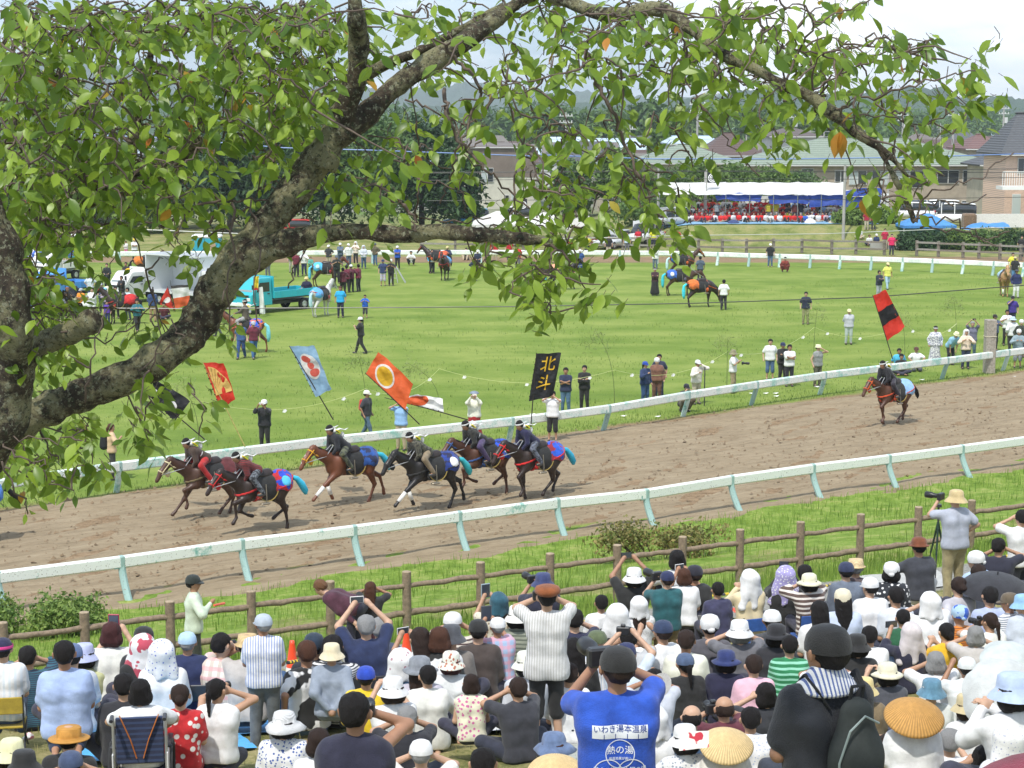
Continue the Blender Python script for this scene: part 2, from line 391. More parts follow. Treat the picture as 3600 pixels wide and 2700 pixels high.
def ground_mat():
 m = bpy.data.materials.new('ground_material'); m.use_nodes = True; t = m.node_tree; bs = t.nodes['Principled BSDF']; N = t.nodes.new; L = t.links.new
 tc = N('ShaderNodeTexCoord'); co = tc.outputs['Object']
 def noise(s, d=4, r=.55, sc=None, rz=0):
  v = co
  if sc: mp = N('ShaderNodeMapping'); mp.inputs['Scale'].default_value = sc; mp.inputs['Rotation'].default_value = (0, 0, rz); L(co, mp.inputs[0]); v = mp.outputs[0]
  n = N('ShaderNodeTexNoise'); n.inputs['Scale'].default_value = s; n.inputs['Detail'].default_value = d; n.inputs['Roughness'].default_value = r; L(v, n.inputs['Vector']); return n.outputs[0]
 def ramp(v, *st):
  n = N('ShaderNodeValToRGB'); e = n.color_ramp.elements
  while len(e) < len(st): e.new(.5)
  for i, (p, c) in enumerate(st): e[i].position = p; e[i].color = (*c, 1)
  L(v, n.inputs[0]); return n.outputs[0]
 def mixc(f, a, b):
  n = N('ShaderNodeMixRGB'); L(f, n.inputs[0]); L(a, n.inputs[1]); L(b, n.inputs[2]); return n.outputs[0]
 def attr(nm): n = N('ShaderNodeAttribute'); n.attribute_name = nm; return n.outputs['Fac']
 def M(op, a, b=0.0, c=None):
  n = N('ShaderNodeMath'); n.operation = op
  for i, v in enumerate((a, b) if c is None else (a, b, c)):
   if isinstance(v, (int, float)): n.inputs[i].default_value = v
   else: L(v, n.inputs[i])
  return n.outputs[0]
 def step(v, a, b):
  n = N('ShaderNodeMapRange'); n.clamp = True; n.inputs[1].default_value = a; n.inputs[2].default_value = b; L(v, n.inputs[0]); return n.outputs[0]
 rz = -math.atan2(eu[1], eu[0])
 fine = noise(9, 5, .7); mid = noise(.35, 4, .6); strp = noise(.16, 3, .5, (.25, 1.8, 1), rz); dark = noise(.9, 5, .65, (.5, 1.3, 1), rz)
 v = M('ADD', M('MULTIPLY', mid, .4), M('ADD', M('MULTIPLY', strp, .35), M('MULTIPLY', M('ADD', fine, dark), .17)))
 lawn = ramp(v, (.36, (.085, .155, .020)), (.5, (.155, .235, .036)), (.63, (.25, .31, .072)))
 lawn = mixc(M('MULTIPLY', ramp(noise(2.2, 4, .6), (.60, (0, 0, 0)), (.70, (1, 1, 1))), .5), lawn, ramp(fine, (.3, (.065, .125, .02)), (.7, (.13, .205, .04))))
 lawn = mixc(M('MULTIPLY', step(noise(40, 3, .7), .5, .75), .35), lawn, ramp(fine, (.4, (.34, .40, .13)), (.6, (.42, .46, .18))))
 verge = ramp(M('ADD', M('MULTIPLY', noise(1.6, 5, .6), .6), M('MULTIPLY', fine, .4)), (.36, (.10, .17, .02)), (.5, (.19, .29, .045)), (.62, (.33, .36, .11)))
 dirt = ramp(M('ADD', M('MULTIPLY', noise(2.5, 6, .7, (.4, 1.6, 1), rz), .6), M('MULTIPLY', fine, .4)), (.38, (.17, .11, .06)), (.62, (.36, .26, .16)))
 bare = M('MULTIPLY', step(M('ADD', noise(.5, 5, .6), M('MULTIPLY', M('ABSOLUTE', M('ADD', attr('tt'), 1.8)), -.07)), .42, .52), .85)
 verge = mixc(bare, verge, mixc(fine, dirt, verge))
 seat = ramp(M('ADD', M('MULTIPLY', noise(1.1, 6, .65), .6), M('MULTIPLY', noise(25, 4, .7), .4)), (.38, (.09, .12, .03)), (.5, (.27, .25, .10)), (.62, (.44, .37, .19)))
 pathc = ramp(noise(12, 5, .7), (.35, (.22, .22, .20)), (.65, (.36, .35, .32)))
 t = attr('tt'); wob = M('MULTIPLY', M('SUBTRACT', noise(.8, 3), .5), .8)
 tw = M('ADD', t, wob)
 camside = mixc(step(tw, 1.35, 1.5), verge, pathc); camside = mixc(step(tw, 3.0, 3.2), camside, seat)
 n_ = M('ADD', attr('tn'), M('MULTIPLY', wob, .6))
 col = mixc(step(n_, -.2, .1), lawn, camside)
 e_ = M('ADD', attr('te'), M('MULTIPLY', M('SUBTRACT', noise(.7, 5, .6), .5), 1.6))
 col = mixc(M('MULTIPLY', step(e_, -.3, .35), M('SUBTRACT', 1.0, step(n_, -.3, .0))), col, dirt)
 sx = N('ShaderNodeSeparateXYZ'); L(co, sx.inputs[0])
 far = ramp(M('ADD', M('MULTIPLY', noise(.6, 5, .6), .6), M('MULTIPLY', fine, .4)), (.38, (.10, .14, .03)), (.5, (.22, .24, .08)), (.62, (.34, .29, .14)))
 fd = step(M('ADD', sx.outputs[1], M('MULTIPLY', wob, 2)), 134.5, 135.5); fd2 = step(M('ADD', sx.outputs[1], M('MULTIPLY', wob, 2)), 140.0, 141.0)
 col = mixc(fd, col, dirt); col = mixc(fd2, col, far)
 town = ramp(noise(.03, 6, .7), (.4, (.08, .13, .05)), (.55, (.25, .25, .22)), (.7, (.10, .15, .06)))
 col = mixc(step(sx.outputs[1], 175, 215), col, town)
 L(col, bs.inputs['Base Color']); bs.inputs['Roughness'].default_value = .95; bs.inputs['Specular IOR Level'].default_value = .15
 bp = N('ShaderNodeBump'); bp.inputs['Strength'].default_value = .7; bp.inputs['Distance'].default_value = .06; L(M('ADD', fine, noise(28, 4, .7)), bp.inputs['Height']); L(bp.outputs[0], bs.inputs['Normal'])
 return m
tag(link('ground', gm, ground_mat()), kind='structure')
def clods(n):
 s = NP.rand(n) * 95 - 25; f = NP.rand(n); P = NA[:2] + nu * s[:, None]; d = (P - EA[:2]) @ en; P = P - en * (d * f)[:, None]; P = P[vis(P[:, 0], P[:, 1])]; k = len(P); r = .02 + .05 * NP.rand(k) ** 2
 t = NP.randn(6, 3); t /= np.linalg.norm(t, axis=1)[:, None]; o = np.array([[1, 0, 0], [-.6, .8, 0], [-.5, -.9, 0], [0, .1, .8]]); V = np.concatenate([P, np.full((k, 1), .03)], 1)[:, None, :] + r[:, None, None] * (o + NP.randn(k, 4, 3) * .3); i = np.arange(k)[:, None] * 4
 F = np.concatenate([i + np.array([0, 1, 3]), i + np.array([1, 2, 3]), i + np.array([2, 0, 3])]); tag(link('clods', pm(V.reshape(-1, 3), F, False), mat((.24, .17, .10), 'wall')), 'loose clods of sand thrown up on the track', 'clods', kind='stuff')
def track():
 s = np.concatenate([np.arange(-40, 90, .28), np.arange(90, 190, 1.0)]);
 k = 64; V = [];
 for i, si in enumerate(s):
  P = NA[:2] + nu * si; Pn = P + nn_ * (1.25 + .18 * math.sin(si * .9) + .12 * math.sin(si * 2.3 + 1))
  d = (Pn - EA[:2]) @ en; Q = Pn - en * (d - (.25 + .2 * math.sin(si * .7 + 2)))
  for j in range(k): V.append(Pn + (Q - Pn) * j / (k - 1))
 V = np.array(V).reshape(len(s), k, 2); J = NP.randn(len(s), k, 1)
 V[:, 0] += nn_ * J[:, 0] * .09; V[:, -1] -= en * J[:, -1] * .12
 x, y = V[..., 0], V[..., 1]; z = np.full(x.shape, .02)
 al = x * eu[0] + y * eu[1]; ac = x * en[0] + y * en[1]
 for _ in range(22):
  f1, f2 = NP.rand() * 2.2 + .15, NP.rand() * 7 + 2; z += np.sin(al * f1 + ac * f2 * .8 + NP.rand() * 6 + 1.2 * np.sin(ac * 1.7 + _)) * .0042
 z += NP.randn(*x.shape) * .008
 e = np.abs(te(x, y) - 1.55); z += .10 * np.exp(-(e / .28) ** 2) * (1 + .5 * NP.randn(*x.shape) * .3)
 z[:, 0] = zt(V[:, 0, 0], V[:, 0, 1]) - .03; z[:, 1] = np.maximum(z[:, 1], zt(V[:, 1, 0], V[:, 1, 1]) + .01); z[:, 2] = np.maximum(z[:, 2], zt(V[:, 2, 0], V[:, 2, 1]) + .01); z[:, 3] = np.maximum(z[:, 3], zt(V[:, 3, 0], V[:, 3, 1]) + .01)
 z[:, -1] = -.02
 ii = (np.arange(len(s) - 1)[:, None] * k + np.arange(k - 1)[None, :]).ravel(); f = np.stack([ii, ii + k, ii + k + 1, ii + 1], 1)
 me = pm(np.stack([x, y, z], -1).reshape(-1, 3), f, True); fattr(me, 'te', te(x, y))
 m = bpy.data.materials.new('sand_material'); m.use_nodes = True; t = m.node_tree; bs = t.nodes['Principled BSDF']; N = t.nodes.new; L = t.links.new
 tc = N('ShaderNodeTexCoord'); mp = N('ShaderNodeMapping'); mp.inputs['Rotation'].default_value = (0, 0, -math.atan2(nu[1], nu[0])); L(tc.outputs['Object'], mp.inputs[0])
 mp2 = N('ShaderNodeMapping'); mp2.inputs['Scale'].default_value = (.42, 2.0, 1); L(mp.outputs[0], mp2.inputs[0])
 def nz(s, d, r, v): n = N('ShaderNodeTexNoise'); n.inputs['Scale'].default_value = s; n.inputs['Detail'].default_value = d; n.inputs['Roughness'].default_value = r; L(v, n.inputs['Vector']); return n.outputs[0]
 a = nz(1.15, 6, .62, mp2.outputs[0]); b = nz(3.6, 6, .7, mp2.outputs[0]); c = nz(11, 4, .7, mp2.outputs[0])
 def rp(v, *st):
  n = N('ShaderNodeValToRGB'); e = n.color_ramp.elements
  while len(e) < len(st): e.new(.5)
  for i, (p, q) in enumerate(st): e[i].position = p; e[i].color = (*q, 1)
  L(v, n.inputs[0]); return n.outputs[0]
 def mxr(f, p, q, mode='MIX'):
  n = N('ShaderNodeMixRGB'); n.blend_type = mode
  if isinstance(f, float): n.inputs[0].default_value = f
  else: L(f, n.inputs[0])
  L(p, n.inputs[1]); L(q, n.inputs[2]); return n.outputs[0]
 base = rp(mxr(.55, a, b), (.36, (.21, .16, .10)), (.5, (.29, .228, .148)), (.66, (.385, .312, .21)))
 base = mxr(rp(b, (.58, (0, 0, 0)), (.66, (.8, .8, .8))), base, rp(c, (.3, (.16, .11, .065)), (.7, (.29, .21, .13))))
 base = mxr(rp(c, (.62, (0, 0, 0)), (.68, (.8, .8, .8))), base, rp(a, (0, (.11, .07, .045)), (1, (.16, .11, .07))))
 L(base, bs.inputs['Base Color']); bs.inputs['Roughness'].default_value = .95; bs.inputs['Specular IOR Level'].default_value = .15
 bp = N('ShaderNodeBump'); bp.inputs['Strength'].default_value = .9; bp.inputs['Distance'].default_value = .09; L(mxr(.5, b, c), bp.inputs['Height']); L(bp.outputs[0], bs.inputs['Normal'])
 tag(link('race_track', me, m), kind='structure')
track()
def vis(x, y, m=.06): return np.abs(x) < (.2765 + m) * y + 1.5
clods(9000)
# rails and fences
RAILM = mat((.78, .80, .76), 'rail', (.22, .46, .40)); RAILW = mat((.82, .83, .80), 'rail', (.45, .5, .46), sc=2)
POSTM = mat((.30, .45, .42), 'rail', (.20, .34, .31)); POSTW = mat((.55, .68, .64), 'rail', (.16, .40, .34), sc=3)
def railing(name, label, tops, posts, h, rw, bend, rm, pmats, z0=0.0, group=None, seg=None):
 """tops: photo points of the rail's upper edge; posts: photo x where a post stands"""
 root = empty(name, G(*tops[len(tops) // 2], z0)); tag(root, label, 'railing', group); ml = Vector(root.location)
 P = [np.array(G(x, y, z0 + h)) for x, y in tops]; xs = [t[0] for t in tops]
 def at(x):
  y = np.interp(x, xs, [t[1] for t in tops]); return np.array(G(x, y, z0 + h))
 cuts = [tops[0][0]] + list(posts) + [tops[-1][0]]
 for a, b in zip(cuts[:-1], cuts[1:]):
  A, B = at(a), at(b); d = (B - A)[:2]; Ln = np.linalg.norm(d)
  if Ln < .3: continue
  d /= Ln; mb = MB(); c = (A + B) / 2 - np.array([0, 0, rw * .6]) - np.array(ml)
  mb.box(c, (Ln - .012, rw * .62, rw * 1.15), math.atan2(d[1], d[0]), bev=rw * .16)
  autosm(mb.obj('rail', rm, root))
 for i, x in enumerate(posts):
  A = at(x); d = (at(x + 20) - at(x - 20))[:2]; d /= np.linalg.norm(d); n = np.array([d[1], -d[0]])
  s = bend; q = []
  for k in range(9):
   f = k / 8; off = s * (.42 * f ** 1.5 if abs(s) > .9 else .34 * f)
   q.append((A[0] + n[0] * off - ml.x, A[1] + n[1] * off - ml.y, A[2] - rw - (A[2] - rw - zt(A[0] + n[0] * off, A[1] + n[1] * off) + .05) * f - ml.z))
  mb = MB(); mb.tube(q, [rw * .36] * 9, 8); autosm(mb.obj('post', pmats[i % len(pmats)], root))
  mb = MB(); c = A - np.array(ml) - np.array([0, 0, rw * .62]); mb.box(c, (rw * .55, rw * .68, rw * 1.22), math.atan2(d[1], d[0]), bev=rw * .1)
  mb.box(c + np.array([-d[0] * rw * .5, -d[1] * rw * .5, -rw * .3]), (rw * .6, rw * .5, rw * .5), math.atan2(d[1], d[0]))
  mb.obj('bracket', POSTM, root)
 return root
k = 1.6275
railing('running_rail', 'white-topped running rail between the sand track and the grass verge, on its sloping teal posts', [(-200, 2056), (0, 2005), (427, 1953), (850, 1893), (1245, 1845), (1614, 1796), (1960, 1750), (2272, 1718), (2571, 1670), (2858, 1630), (3125, 1597), (3382, 1563), (3800, 1507)],
  [-10 + 0, 427, 850, 1245, 1614, 1960, 2272, 2571, 2858, 3125, 3382, 3620], .93, .24, .95, RAILM, [POSTM], group='white running rails')
railing('running_rail', 'peeling white and green running rail on the infield side, behind the galloping horses', [(-200, 1712), (0, 1682), (420, 1622), (1140, 1535), (1840, 1462), (2124, 1425), (2400, 1378), (2668, 1338), (2900, 1306), (3180, 1275), (3400, 1246), (3800, 1196)],
  [-150, 420, 1190, 1800, 2140, 2420, 2660, 2900, 3330, 3545], .93, .25, -.75, mat((.74, .77, .72), 'rail', (.30, .55, .47), sc=3), [POSTM, POSTW], group='white running rails')
railing('running_rail', 'long white running rail curving along the far edge of the green infield', [(-200, 884), (400, 884), (1200, 880), (1800, 878), (2100, 880), (2400, 882), (2640, 890), (2860, 895), (3070, 902), (3300, 910), (3480, 918), (3800, 932)],
  [150, 420, 760, 1310, 1690, 2180, 2310, 2420, 2525, 2635, 2742, 2850, 2955, 3065, 3175, 3280, 3388, 3495, 3600], .93, .30, .8, mat((.86, .87, .84), 'rail', (.6, .7, .66), sc=4), [POSTW, POSTM], group='white running rails')
WOODM = mat((.27, .20, .135), 'wood'); WOODT = mat((.40, .31, .21), 'wood')
fx = [(-160, 2212), (-1, 2178), (296, 2152), (599, 2116), (889, 2082), (1169, 2048), (1437, 2013), (1693, 1978), (1940, 1948), (2174, 1917), (2404, 1888), (2614, 1865), (2830, 1839), (3035, 1810), (3230, 1782), (3412, 1757), (3600, 1722), (3780, 1700)]
fr = empty('log_fence', T(1800, 2300, 0)); tag(fr, 'brown two-rail log fence running along the front of the seated crowd', 'fence'); ml = Vector(fr.location)
fp = []
for x, y in fx:
 p = np.array(G(x, y, 2.4)); s = (p[:2] - FA[:2]) @ fu; q = FA[:2] + fu * s; fp.append(np.array([q[0], q[1], zt(*q)]))
for i, p in enumerate(fp):
 mb = MB(); c = p - np.array(ml); rr = .082
 mb.tube([c + np.array([0, 0, z]) for z in (-.1, .2, .5, .8, 1.1, 1.19)], [rr * 1.02, rr, rr * 1.03, rr * .97, rr, rr], 14, noise=.06); po = mb.obj('post', WOODM, fr); autosm(po)
 MB().tube([c + np.array([0, 0, 1.19]), c + np.array([0, 0, 1.202]), c + np.array([0, 0, 1.21])], [rr, rr * .96, rr * .5], 14).obj('post_cap', WOODT, po)
 if i:
  for hz, r in ((.93, .052), (.42, .058)):
   A, B = fp[i - 1] - np.array(ml), c; n = 9; pts = []
   for j in range(n):
    f = j / (n - 1); q = A + (B - A) * f; pts.append((q[0] + R_.uniform(-.008, .008), q[1], q[2] + hz + R_.uniform(-.014, .014)))
   autosm(MB().tube(pts, [r * R_.uniform(.86, 1.1) for _ in range(n)], 10, noise=.05).obj('log_rail', WOODM, fr))
GW = mat((.24, .21, .17), 'wood'); GW2 = mat((.34, .32, .28), 'wood')
def far_fence(label, pts, h, group):
 P = [np.array(G(x, y, h)) for x, y in pts]; r = empty('board_fence', P[0] - np.array([0, 0, h])); o = np.array(r.location); tag(r, label, 'fence', group)
 for i, p in enumerate(P):
  MB().box(p - o + np.array([0, 0, -h / 2]), (.2, .2, h), .1, bev=.02).obj('post', GW, r)
  if i:
   A, B = P[i - 1] - o, p - o; d = B - A; an = math.atan2(d[1], d[0]); Ln = np.linalg.norm(d[:2])
   for hz in (-.14, -.68): MB().box((A + B) / 2 + np.array([0, -.13, hz + R_.uniform(-.02, .02)]), (Ln + .1, .06, .14), an).obj('board', GW2 if i % 2 else GW, r)
 return r
far_fence('grey weathered board fence in front of the tented crowd', [(1480, 826), (1600, 828), (1720, 828), (1840, 828), (1960, 828), (2070, 829), (2190, 830), (2280, 832), (2380, 833), (2456, 836), (2540, 838), (2625, 839), (2720, 838), (2820, 838), (2925, 842), (3010, 842), (3110, 845)], 1.15, 'grey board fences beyond the far rail')
ff = far_fence('grey post and rail fence in front of the dark hedge', [(3224, 845), (3300, 848), (3387, 851), (3443, 853), (3517, 856), (3590, 859), (3680, 862)], 1.2, 'grey board fences beyond the far rail')
# grass
def blades(name, XY, h, w, m, kind='stuff', lean=.35):
 n = len(XY); x, y = XY[:, 0], XY[:, 1]; z = zt(x, y); hh = h * (.5 + NP.rand(n)); a = NP.rand(n) * 2 * np.pi; l = NP.rand(n) * lean * hh; b = NP.rand(n) * 2 * np.pi
 ww = w * (.6 + .8 * NP.rand(n)); dx, dy = np.cos(a) * ww / 2, np.sin(a) * ww / 2; lx, ly = np.cos(b) * l, np.sin(b) * l
 V = np.stack([np.stack([x - dx, y - dy, z - .02], 1), np.stack([x + dx, y + dy, z - .02], 1), np.stack([x + lx * .4 + dx * .7, y + ly * .4 + dy * .7, z + hh * .6], 1), np.stack([x + lx * .4 - dx * .7, y + ly * .4 - dy * .7, z + hh * .6], 1), np.stack([x + lx, y + ly, z + hh], 1)], 1).reshape(-1, 3)
 i = np.arange(n) * 5; F = np.concatenate([np.stack([i, i + 1, i + 2, i + 3], 1), np.stack([i + 3, i + 2, i + 4, i + 4], 1)])
 me = bpy.data.meshes.new(name); q = F[:n]; t3 = F[n:, :3]
 me.vertices.add(len(V)); me.vertices.foreach_set('co', V.astype(np.float32).ravel()); lv = np.concatenate([q.ravel(), t3.ravel()]); me.loops.add(len(lv)); me.loops.foreach_set('vertex_index', lv.astype(np.int32))
 me.polygons.add(2 * n); me.polygons.foreach_set('loop_start', np.concatenate([np.arange(n) * 4, n * 4 + np.arange(n) * 3]).astype(np.int32)); me.polygons.foreach_set('loop_total', np.concatenate([np.full(n, 4), np.full(n, 3)]).astype(np.int32)); me.update(calc_edges=True)
 fattr(me, 'lc', np.repeat(NP.rand(n), 5)); return link(name, me, m)
GRM = mat((.09, .185, .015), 'crown', (.32, .43, .08)); DRYM = mat((.16, .18, .04), 'crown', (.50, .43, .20))
def scatter_t(n, t0, t1, s0, s1, cond=None):
 t = NP.rand(n) * (t1 - t0) + t0; s = NP.rand(n) * (s1 - s0) + s0; P = FA[:2] + fu * s[:, None] + fn * t[:, None]; P = P[vis(P[:, 0], P[:, 1])]
 if cond is not None: P = P[cond(P[:, 0], P[:, 1])]
 return P
def clump(x, y, s=1.0): return np.sin(x * 1.3 * s + np.sin(y * 1.1 * s) * 1.4) + np.sin(y * 2.1 * s - x * .6 * s) + np.sin(x * 3.3 * s + y * 2.7 * s) * .6
P = scatter_t(130000, -24, -2.6, -20, 80, lambda x, y: (tn(x, y) > 1.2) & (clump(x, y) + 1.1 * NP.randn(len(x)) > -1.2 + .55 * np.clip(tn(x, y) - 3, 0, 8) * (tt(x, y) < -1)))
tag(blades('tall_grass', P, .17, .016, GRM), 'tall green verge grass between the white rail and the log fence', 'grass', kind='stuff')
P = scatter_t(52000, -2.6, 1.5, -8, 80, lambda x, y: (np.abs(tt(x, y)) < .6) | (tt(x, y) > .2) | (clump(x, y) + NP.randn(len(x)) > 1.0))
tag(blades('long_grass', P, .24, .016, GRM), 'long bright grass tufts along the foot of the log fence', 'grass', kind='stuff')
n_ = 90000; s_ = NP.rand(n_) * 130 - 30; t_ = NP.rand(n_) ** 1.7 * 34; P = EA[:2] + eu * s_[:, None] - en * t_[:, None]; P = P[vis(P[:, 0], P[:, 1])]; P = P[(clump(P[:, 0], P[:, 1], .5) + NP.randn(len(P)) > .4) | (te(P[:, 0], P[:, 1]) > -1.2)]
tag(blades('infield_grass', P, .085, .022, mat((.07, .15, .015), 'crown', (.30, .38, .09))), 'rough tufts in the mown infield grass beyond the sand track', 'grass', kind='stuff')
P = scatter_t(70000, 3.1, 28, -20, 50, lambda x, y: clump(x, y, 1.4) + NP.randn(len(x)) > .0)
tag(blades('lawn_grass', P, .07, .008, DRYM), 'short dry yellowish grass between the seated spectators', 'grass', kind='stuff')
# foliage crowns
def leafcloud(cent, rad3, n, size, squash=.8, up=.3):
 """n small leaf quads through lumpy volume around several centres"""
 c = np.array(cent); k = NP.randint(0, len(c), n); d = NP.randn(n, 3); d /= np.linalg.norm(d, axis=1)[:, None]
 r = NP.rand(n) ** .45; lump = 1 + .22 * np.sin(d[:, 0] * 5 + k) + .18 * np.sin(d[:, 2] * 7 + k * 2) + .15 * np.sin(d[:, 1] * 6 + k * 3)
 p = c[k] + d * (r * lump)[:, None] * np.array(rad3)[k]
 nr = d * .5 + NP.randn(n, 3) * .6 + np.array([0, 0, up]); nr /= np.linalg.norm(nr, axis=1)[:, None]
 t = np.cross(nr, NP.randn(n, 3)); t /= np.linalg.norm(t, axis=1)[:, None]; b = np.cross(nr, t); s = size * (.5 + NP.rand(n))[:, None]
 V = np.stack([p - t * s, p - b * s * squash * .5, p + t * s, p + b * s * squash * .5], 1).reshape(-1, 3)
 F = np.arange(4 * n).reshape(n, 4); me = pm(V, F, False); cl = (np.sin(p[:, 0] * 2 / size * .12 + k) + np.sin(p[:, 2] * 2 / size * .15)) * .12
 fattr(me, 'lc', np.repeat(np.clip(NP.rand(n) * .6 + .2 + cl, 0, .95), 4)); return me
def tree(name, label, loc, h, w, m, nlobe=14, n=2600, size=.35, trunk=True, group=None, low=.12, cat='tree'):
 r = empty(name, loc); tag(r, label, cat, group); C = []; RR = []
 for i in range(nlobe):
  f = (i + .5) / nlobe; z = h * (low + (1 - low) * (.12 + .8 * f)); a = i * 2.4; q = w * .5 * (1 - (abs(f - .4) / .75) ** 2) * .62 * R_.uniform(.7, 1.1)
  C.append((math.cos(a) * q, math.sin(a) * q, z)); s = w * .24 * R_.uniform(.75, 1.2) * (1.15 - .5 * f); RR.append((s, s, s * .8 * max(1, .6 * h / w)))
 link('crown', leafcloud(C, RR, n, size), m, r)
 if trunk:
  mb = MB(); mb.tube([(0, 0, -.2), (0, 0, h * .3), (h * .02, 0, h * .7)], [h * .028, h * .022, h * .008], 8)
  for i in range(0, nlobe, 3): mb.tube([(0, 0, h * .3), tuple(np.array(C[i]) * .6 + np.array([0, 0, h * .12])), C[i]], [h * .012, h * .008, h * .003], 5)
  mb.obj('trunk', mat((.10, .08, .06), 'wood'), r)
 return r
# the cherry tree in front
BARK = mat((.105, .078, .048), 'bark'); TWIG = mat((.13, .095, .07), 'wood')
LEAF = mat((.06, .13, .010), 'leaf', (.34, .47, .05))
Y0 = 6.6
troot = empty('cherry_tree', (-3.0, 6.9, float(zt(-3.0, 6.9)))); tag(troot, 'lichen-covered cherry tree whose limbs and leaves hang across the upper left of the view', 'tree'); to = np.array(troot.location)
def OV(x, y, Y): return D(x * k, y * k, Y)
LIMBS = {
'main_limb': [(-150, 960, 66, 6.3), (-60, 955, 60, 6.35), (0, 935, 52, 6.4), (60, 905, 50, 6.4), (130, 872, 48, 6.45), (200, 845, 50, 6.5), (300, 800, 52, 6.5), (390, 740, 54, 6.55), (432, 690, 56, 6.6), (470, 625, 56, 6.6), (530, 540, 54, 6.6), (590, 470, 50, 6.65), (660, 380, 48, 6.7), (720, 300, 42, 6.7), (790, 250, 36, 6.75), (850, 190, 31, 6.8), (940, 130, 30, 6.85), (1030, 70, 28, 6.9), (1100, 20, 22, 7.0), (1180, -40, 20, 7.0), (1300, -150, 16, 7.1)],
'fork_limb': [(690, 360, 40, 6.7), (735, 260, 34, 6.7), (765, 180, 28, 6.65), (775, 90, 24, 6.6), (768, 20, 20, 6.5), (760, -80, 16, 6.5)],
'low_limb': [(470, 610, 42, 6.6), (540, 560, 38, 6.55), (620, 525, 33, 6.5), (700, 505, 22, 6.45), (780, 500, 20, 6.4), (860, 508, 21, 6.4), (940, 500, 22, 6.35), (1020, 505, 19, 6.3), (1085, 512, 17, 6.3), (1140, 516, 15, 6.3), (1170, 520, 9, 6.3)],
'left_limb': [(-60, 1000, 70, 6.2), (10, 900, 62, 6.15), (30, 800, 48, 6.1), (25, 700, 52, 6.0), (10, 600, 58, 6.0), (-20, 500, 56, 6.0), (-80, 380, 50, 6.0)],
'broken_limb': [(20, 860, 42, 6.2), (60, 770, 32, 6.2), (110, 735, 30, 6.2), (160, 715, 30, 6.15), (205, 690, 32, 6.1)],
'upper_limb': [(-40, 520, 40, 6.9), (60, 490, 36, 6.9), (130, 440, 26, 6.9), (220, 420, 22, 6.9), (330, 380, 24, 6.85), (390, 330, 26, 6.85), (430, 300, 18, 6.8)],
'rear_limb': [(280, 340, 16, 7.2), (300, 250, 15, 7.2), (315, 180, 12, 7.2), (330, 90, 9, 7.2), (350, 10, 7, 7.2)],
'high_limb': [(740, 200, 18, 7.3), (830, 140, 15, 7.3), (910, 110, 13, 7.3), (1000, 60, 10, 7.3), (1090, 10, 9, 7.3)],
'right_limb': [(1180, -20, 20, 7.0), (1300, 30, 18, 6.8), (1420, 20, 18, 6.7), (1490, 60, 17, 6.6), (1550, 110, 17, 6.5), (1600, 135, 15, 6.45), (1680, 175, 14, 6.4), (1750, 210, 15, 6.4), (1800, 245, 16, 6.35), (1850, 285, 14, 6.3), (1895, 315, 9, 6.3), (1930, 345, 7, 6.3), (1960, 380, 5, 6.3)],
'bare_limb': [(1895, 315, 6, 6.3), (1930, 380, 8, 6.3), (1960, 440, 9, 6.3), (1975, 480, 7, 6.3)],
}
mbk = {}
LP = {}
for nm, pts in LIMBS.items():
 P = [OV(x, y, Y) - to for x, y, _, Y in pts]; r = [w * (.73 if nm == 'main_limb' else .86) * Y / 4000 for _, _, w, Y in pts]
 Q, rr = [], []
 for i in range(len(P) - 1):
  p0, p1, p2, p3 = P[max(i - 1, 0)], P[i], P[i + 1], P[min(i + 2, len(P) - 1)]
  for j in range(8):
   t = j / 8; Q.append(.5 * ((2 * p1) + (-p0 + p2) * t + (2 * p0 - 5 * p1 + 4 * p2 - p3) * t * t + (-p0 + 3 * p1 - 3 * p2 + p3) * t ** 3)); rr.append(r[i] + (r[i + 1] - r[i]) * t)
 Q.append(P[-1]); rr.append(r[-1]); rr = [q * (1 + .07 * math.sin(i * .9) + R_.uniform(-.04, .04)) for i, q in enumerate(rr)]
 mb = MB(); mb.tube(Q, rr, 28 if max(r) > .05 else 12, noise=.10); me = mb.mesh(True)
 wrinkle(me, .0035, 26, len(nm)); wrinkle(me, .0022, 70, len(nm) + 3); LP[nm] = Q; link('limb', me, BARK, troot)
tb = MB(); q0 = OV(-120, 985, 6.3) - to; tb.tube([(0, 0, -.2), (q0[0] * .2, q0[1] * .2, q0[2] * .3), tuple(q0 * .75), tuple(q0)], [.26, .21, .17, .13], 24, noise=.08); me = tb.mesh(True); wrinkle(me, .006, 20, 4); link('trunk', me, BARK, troot)
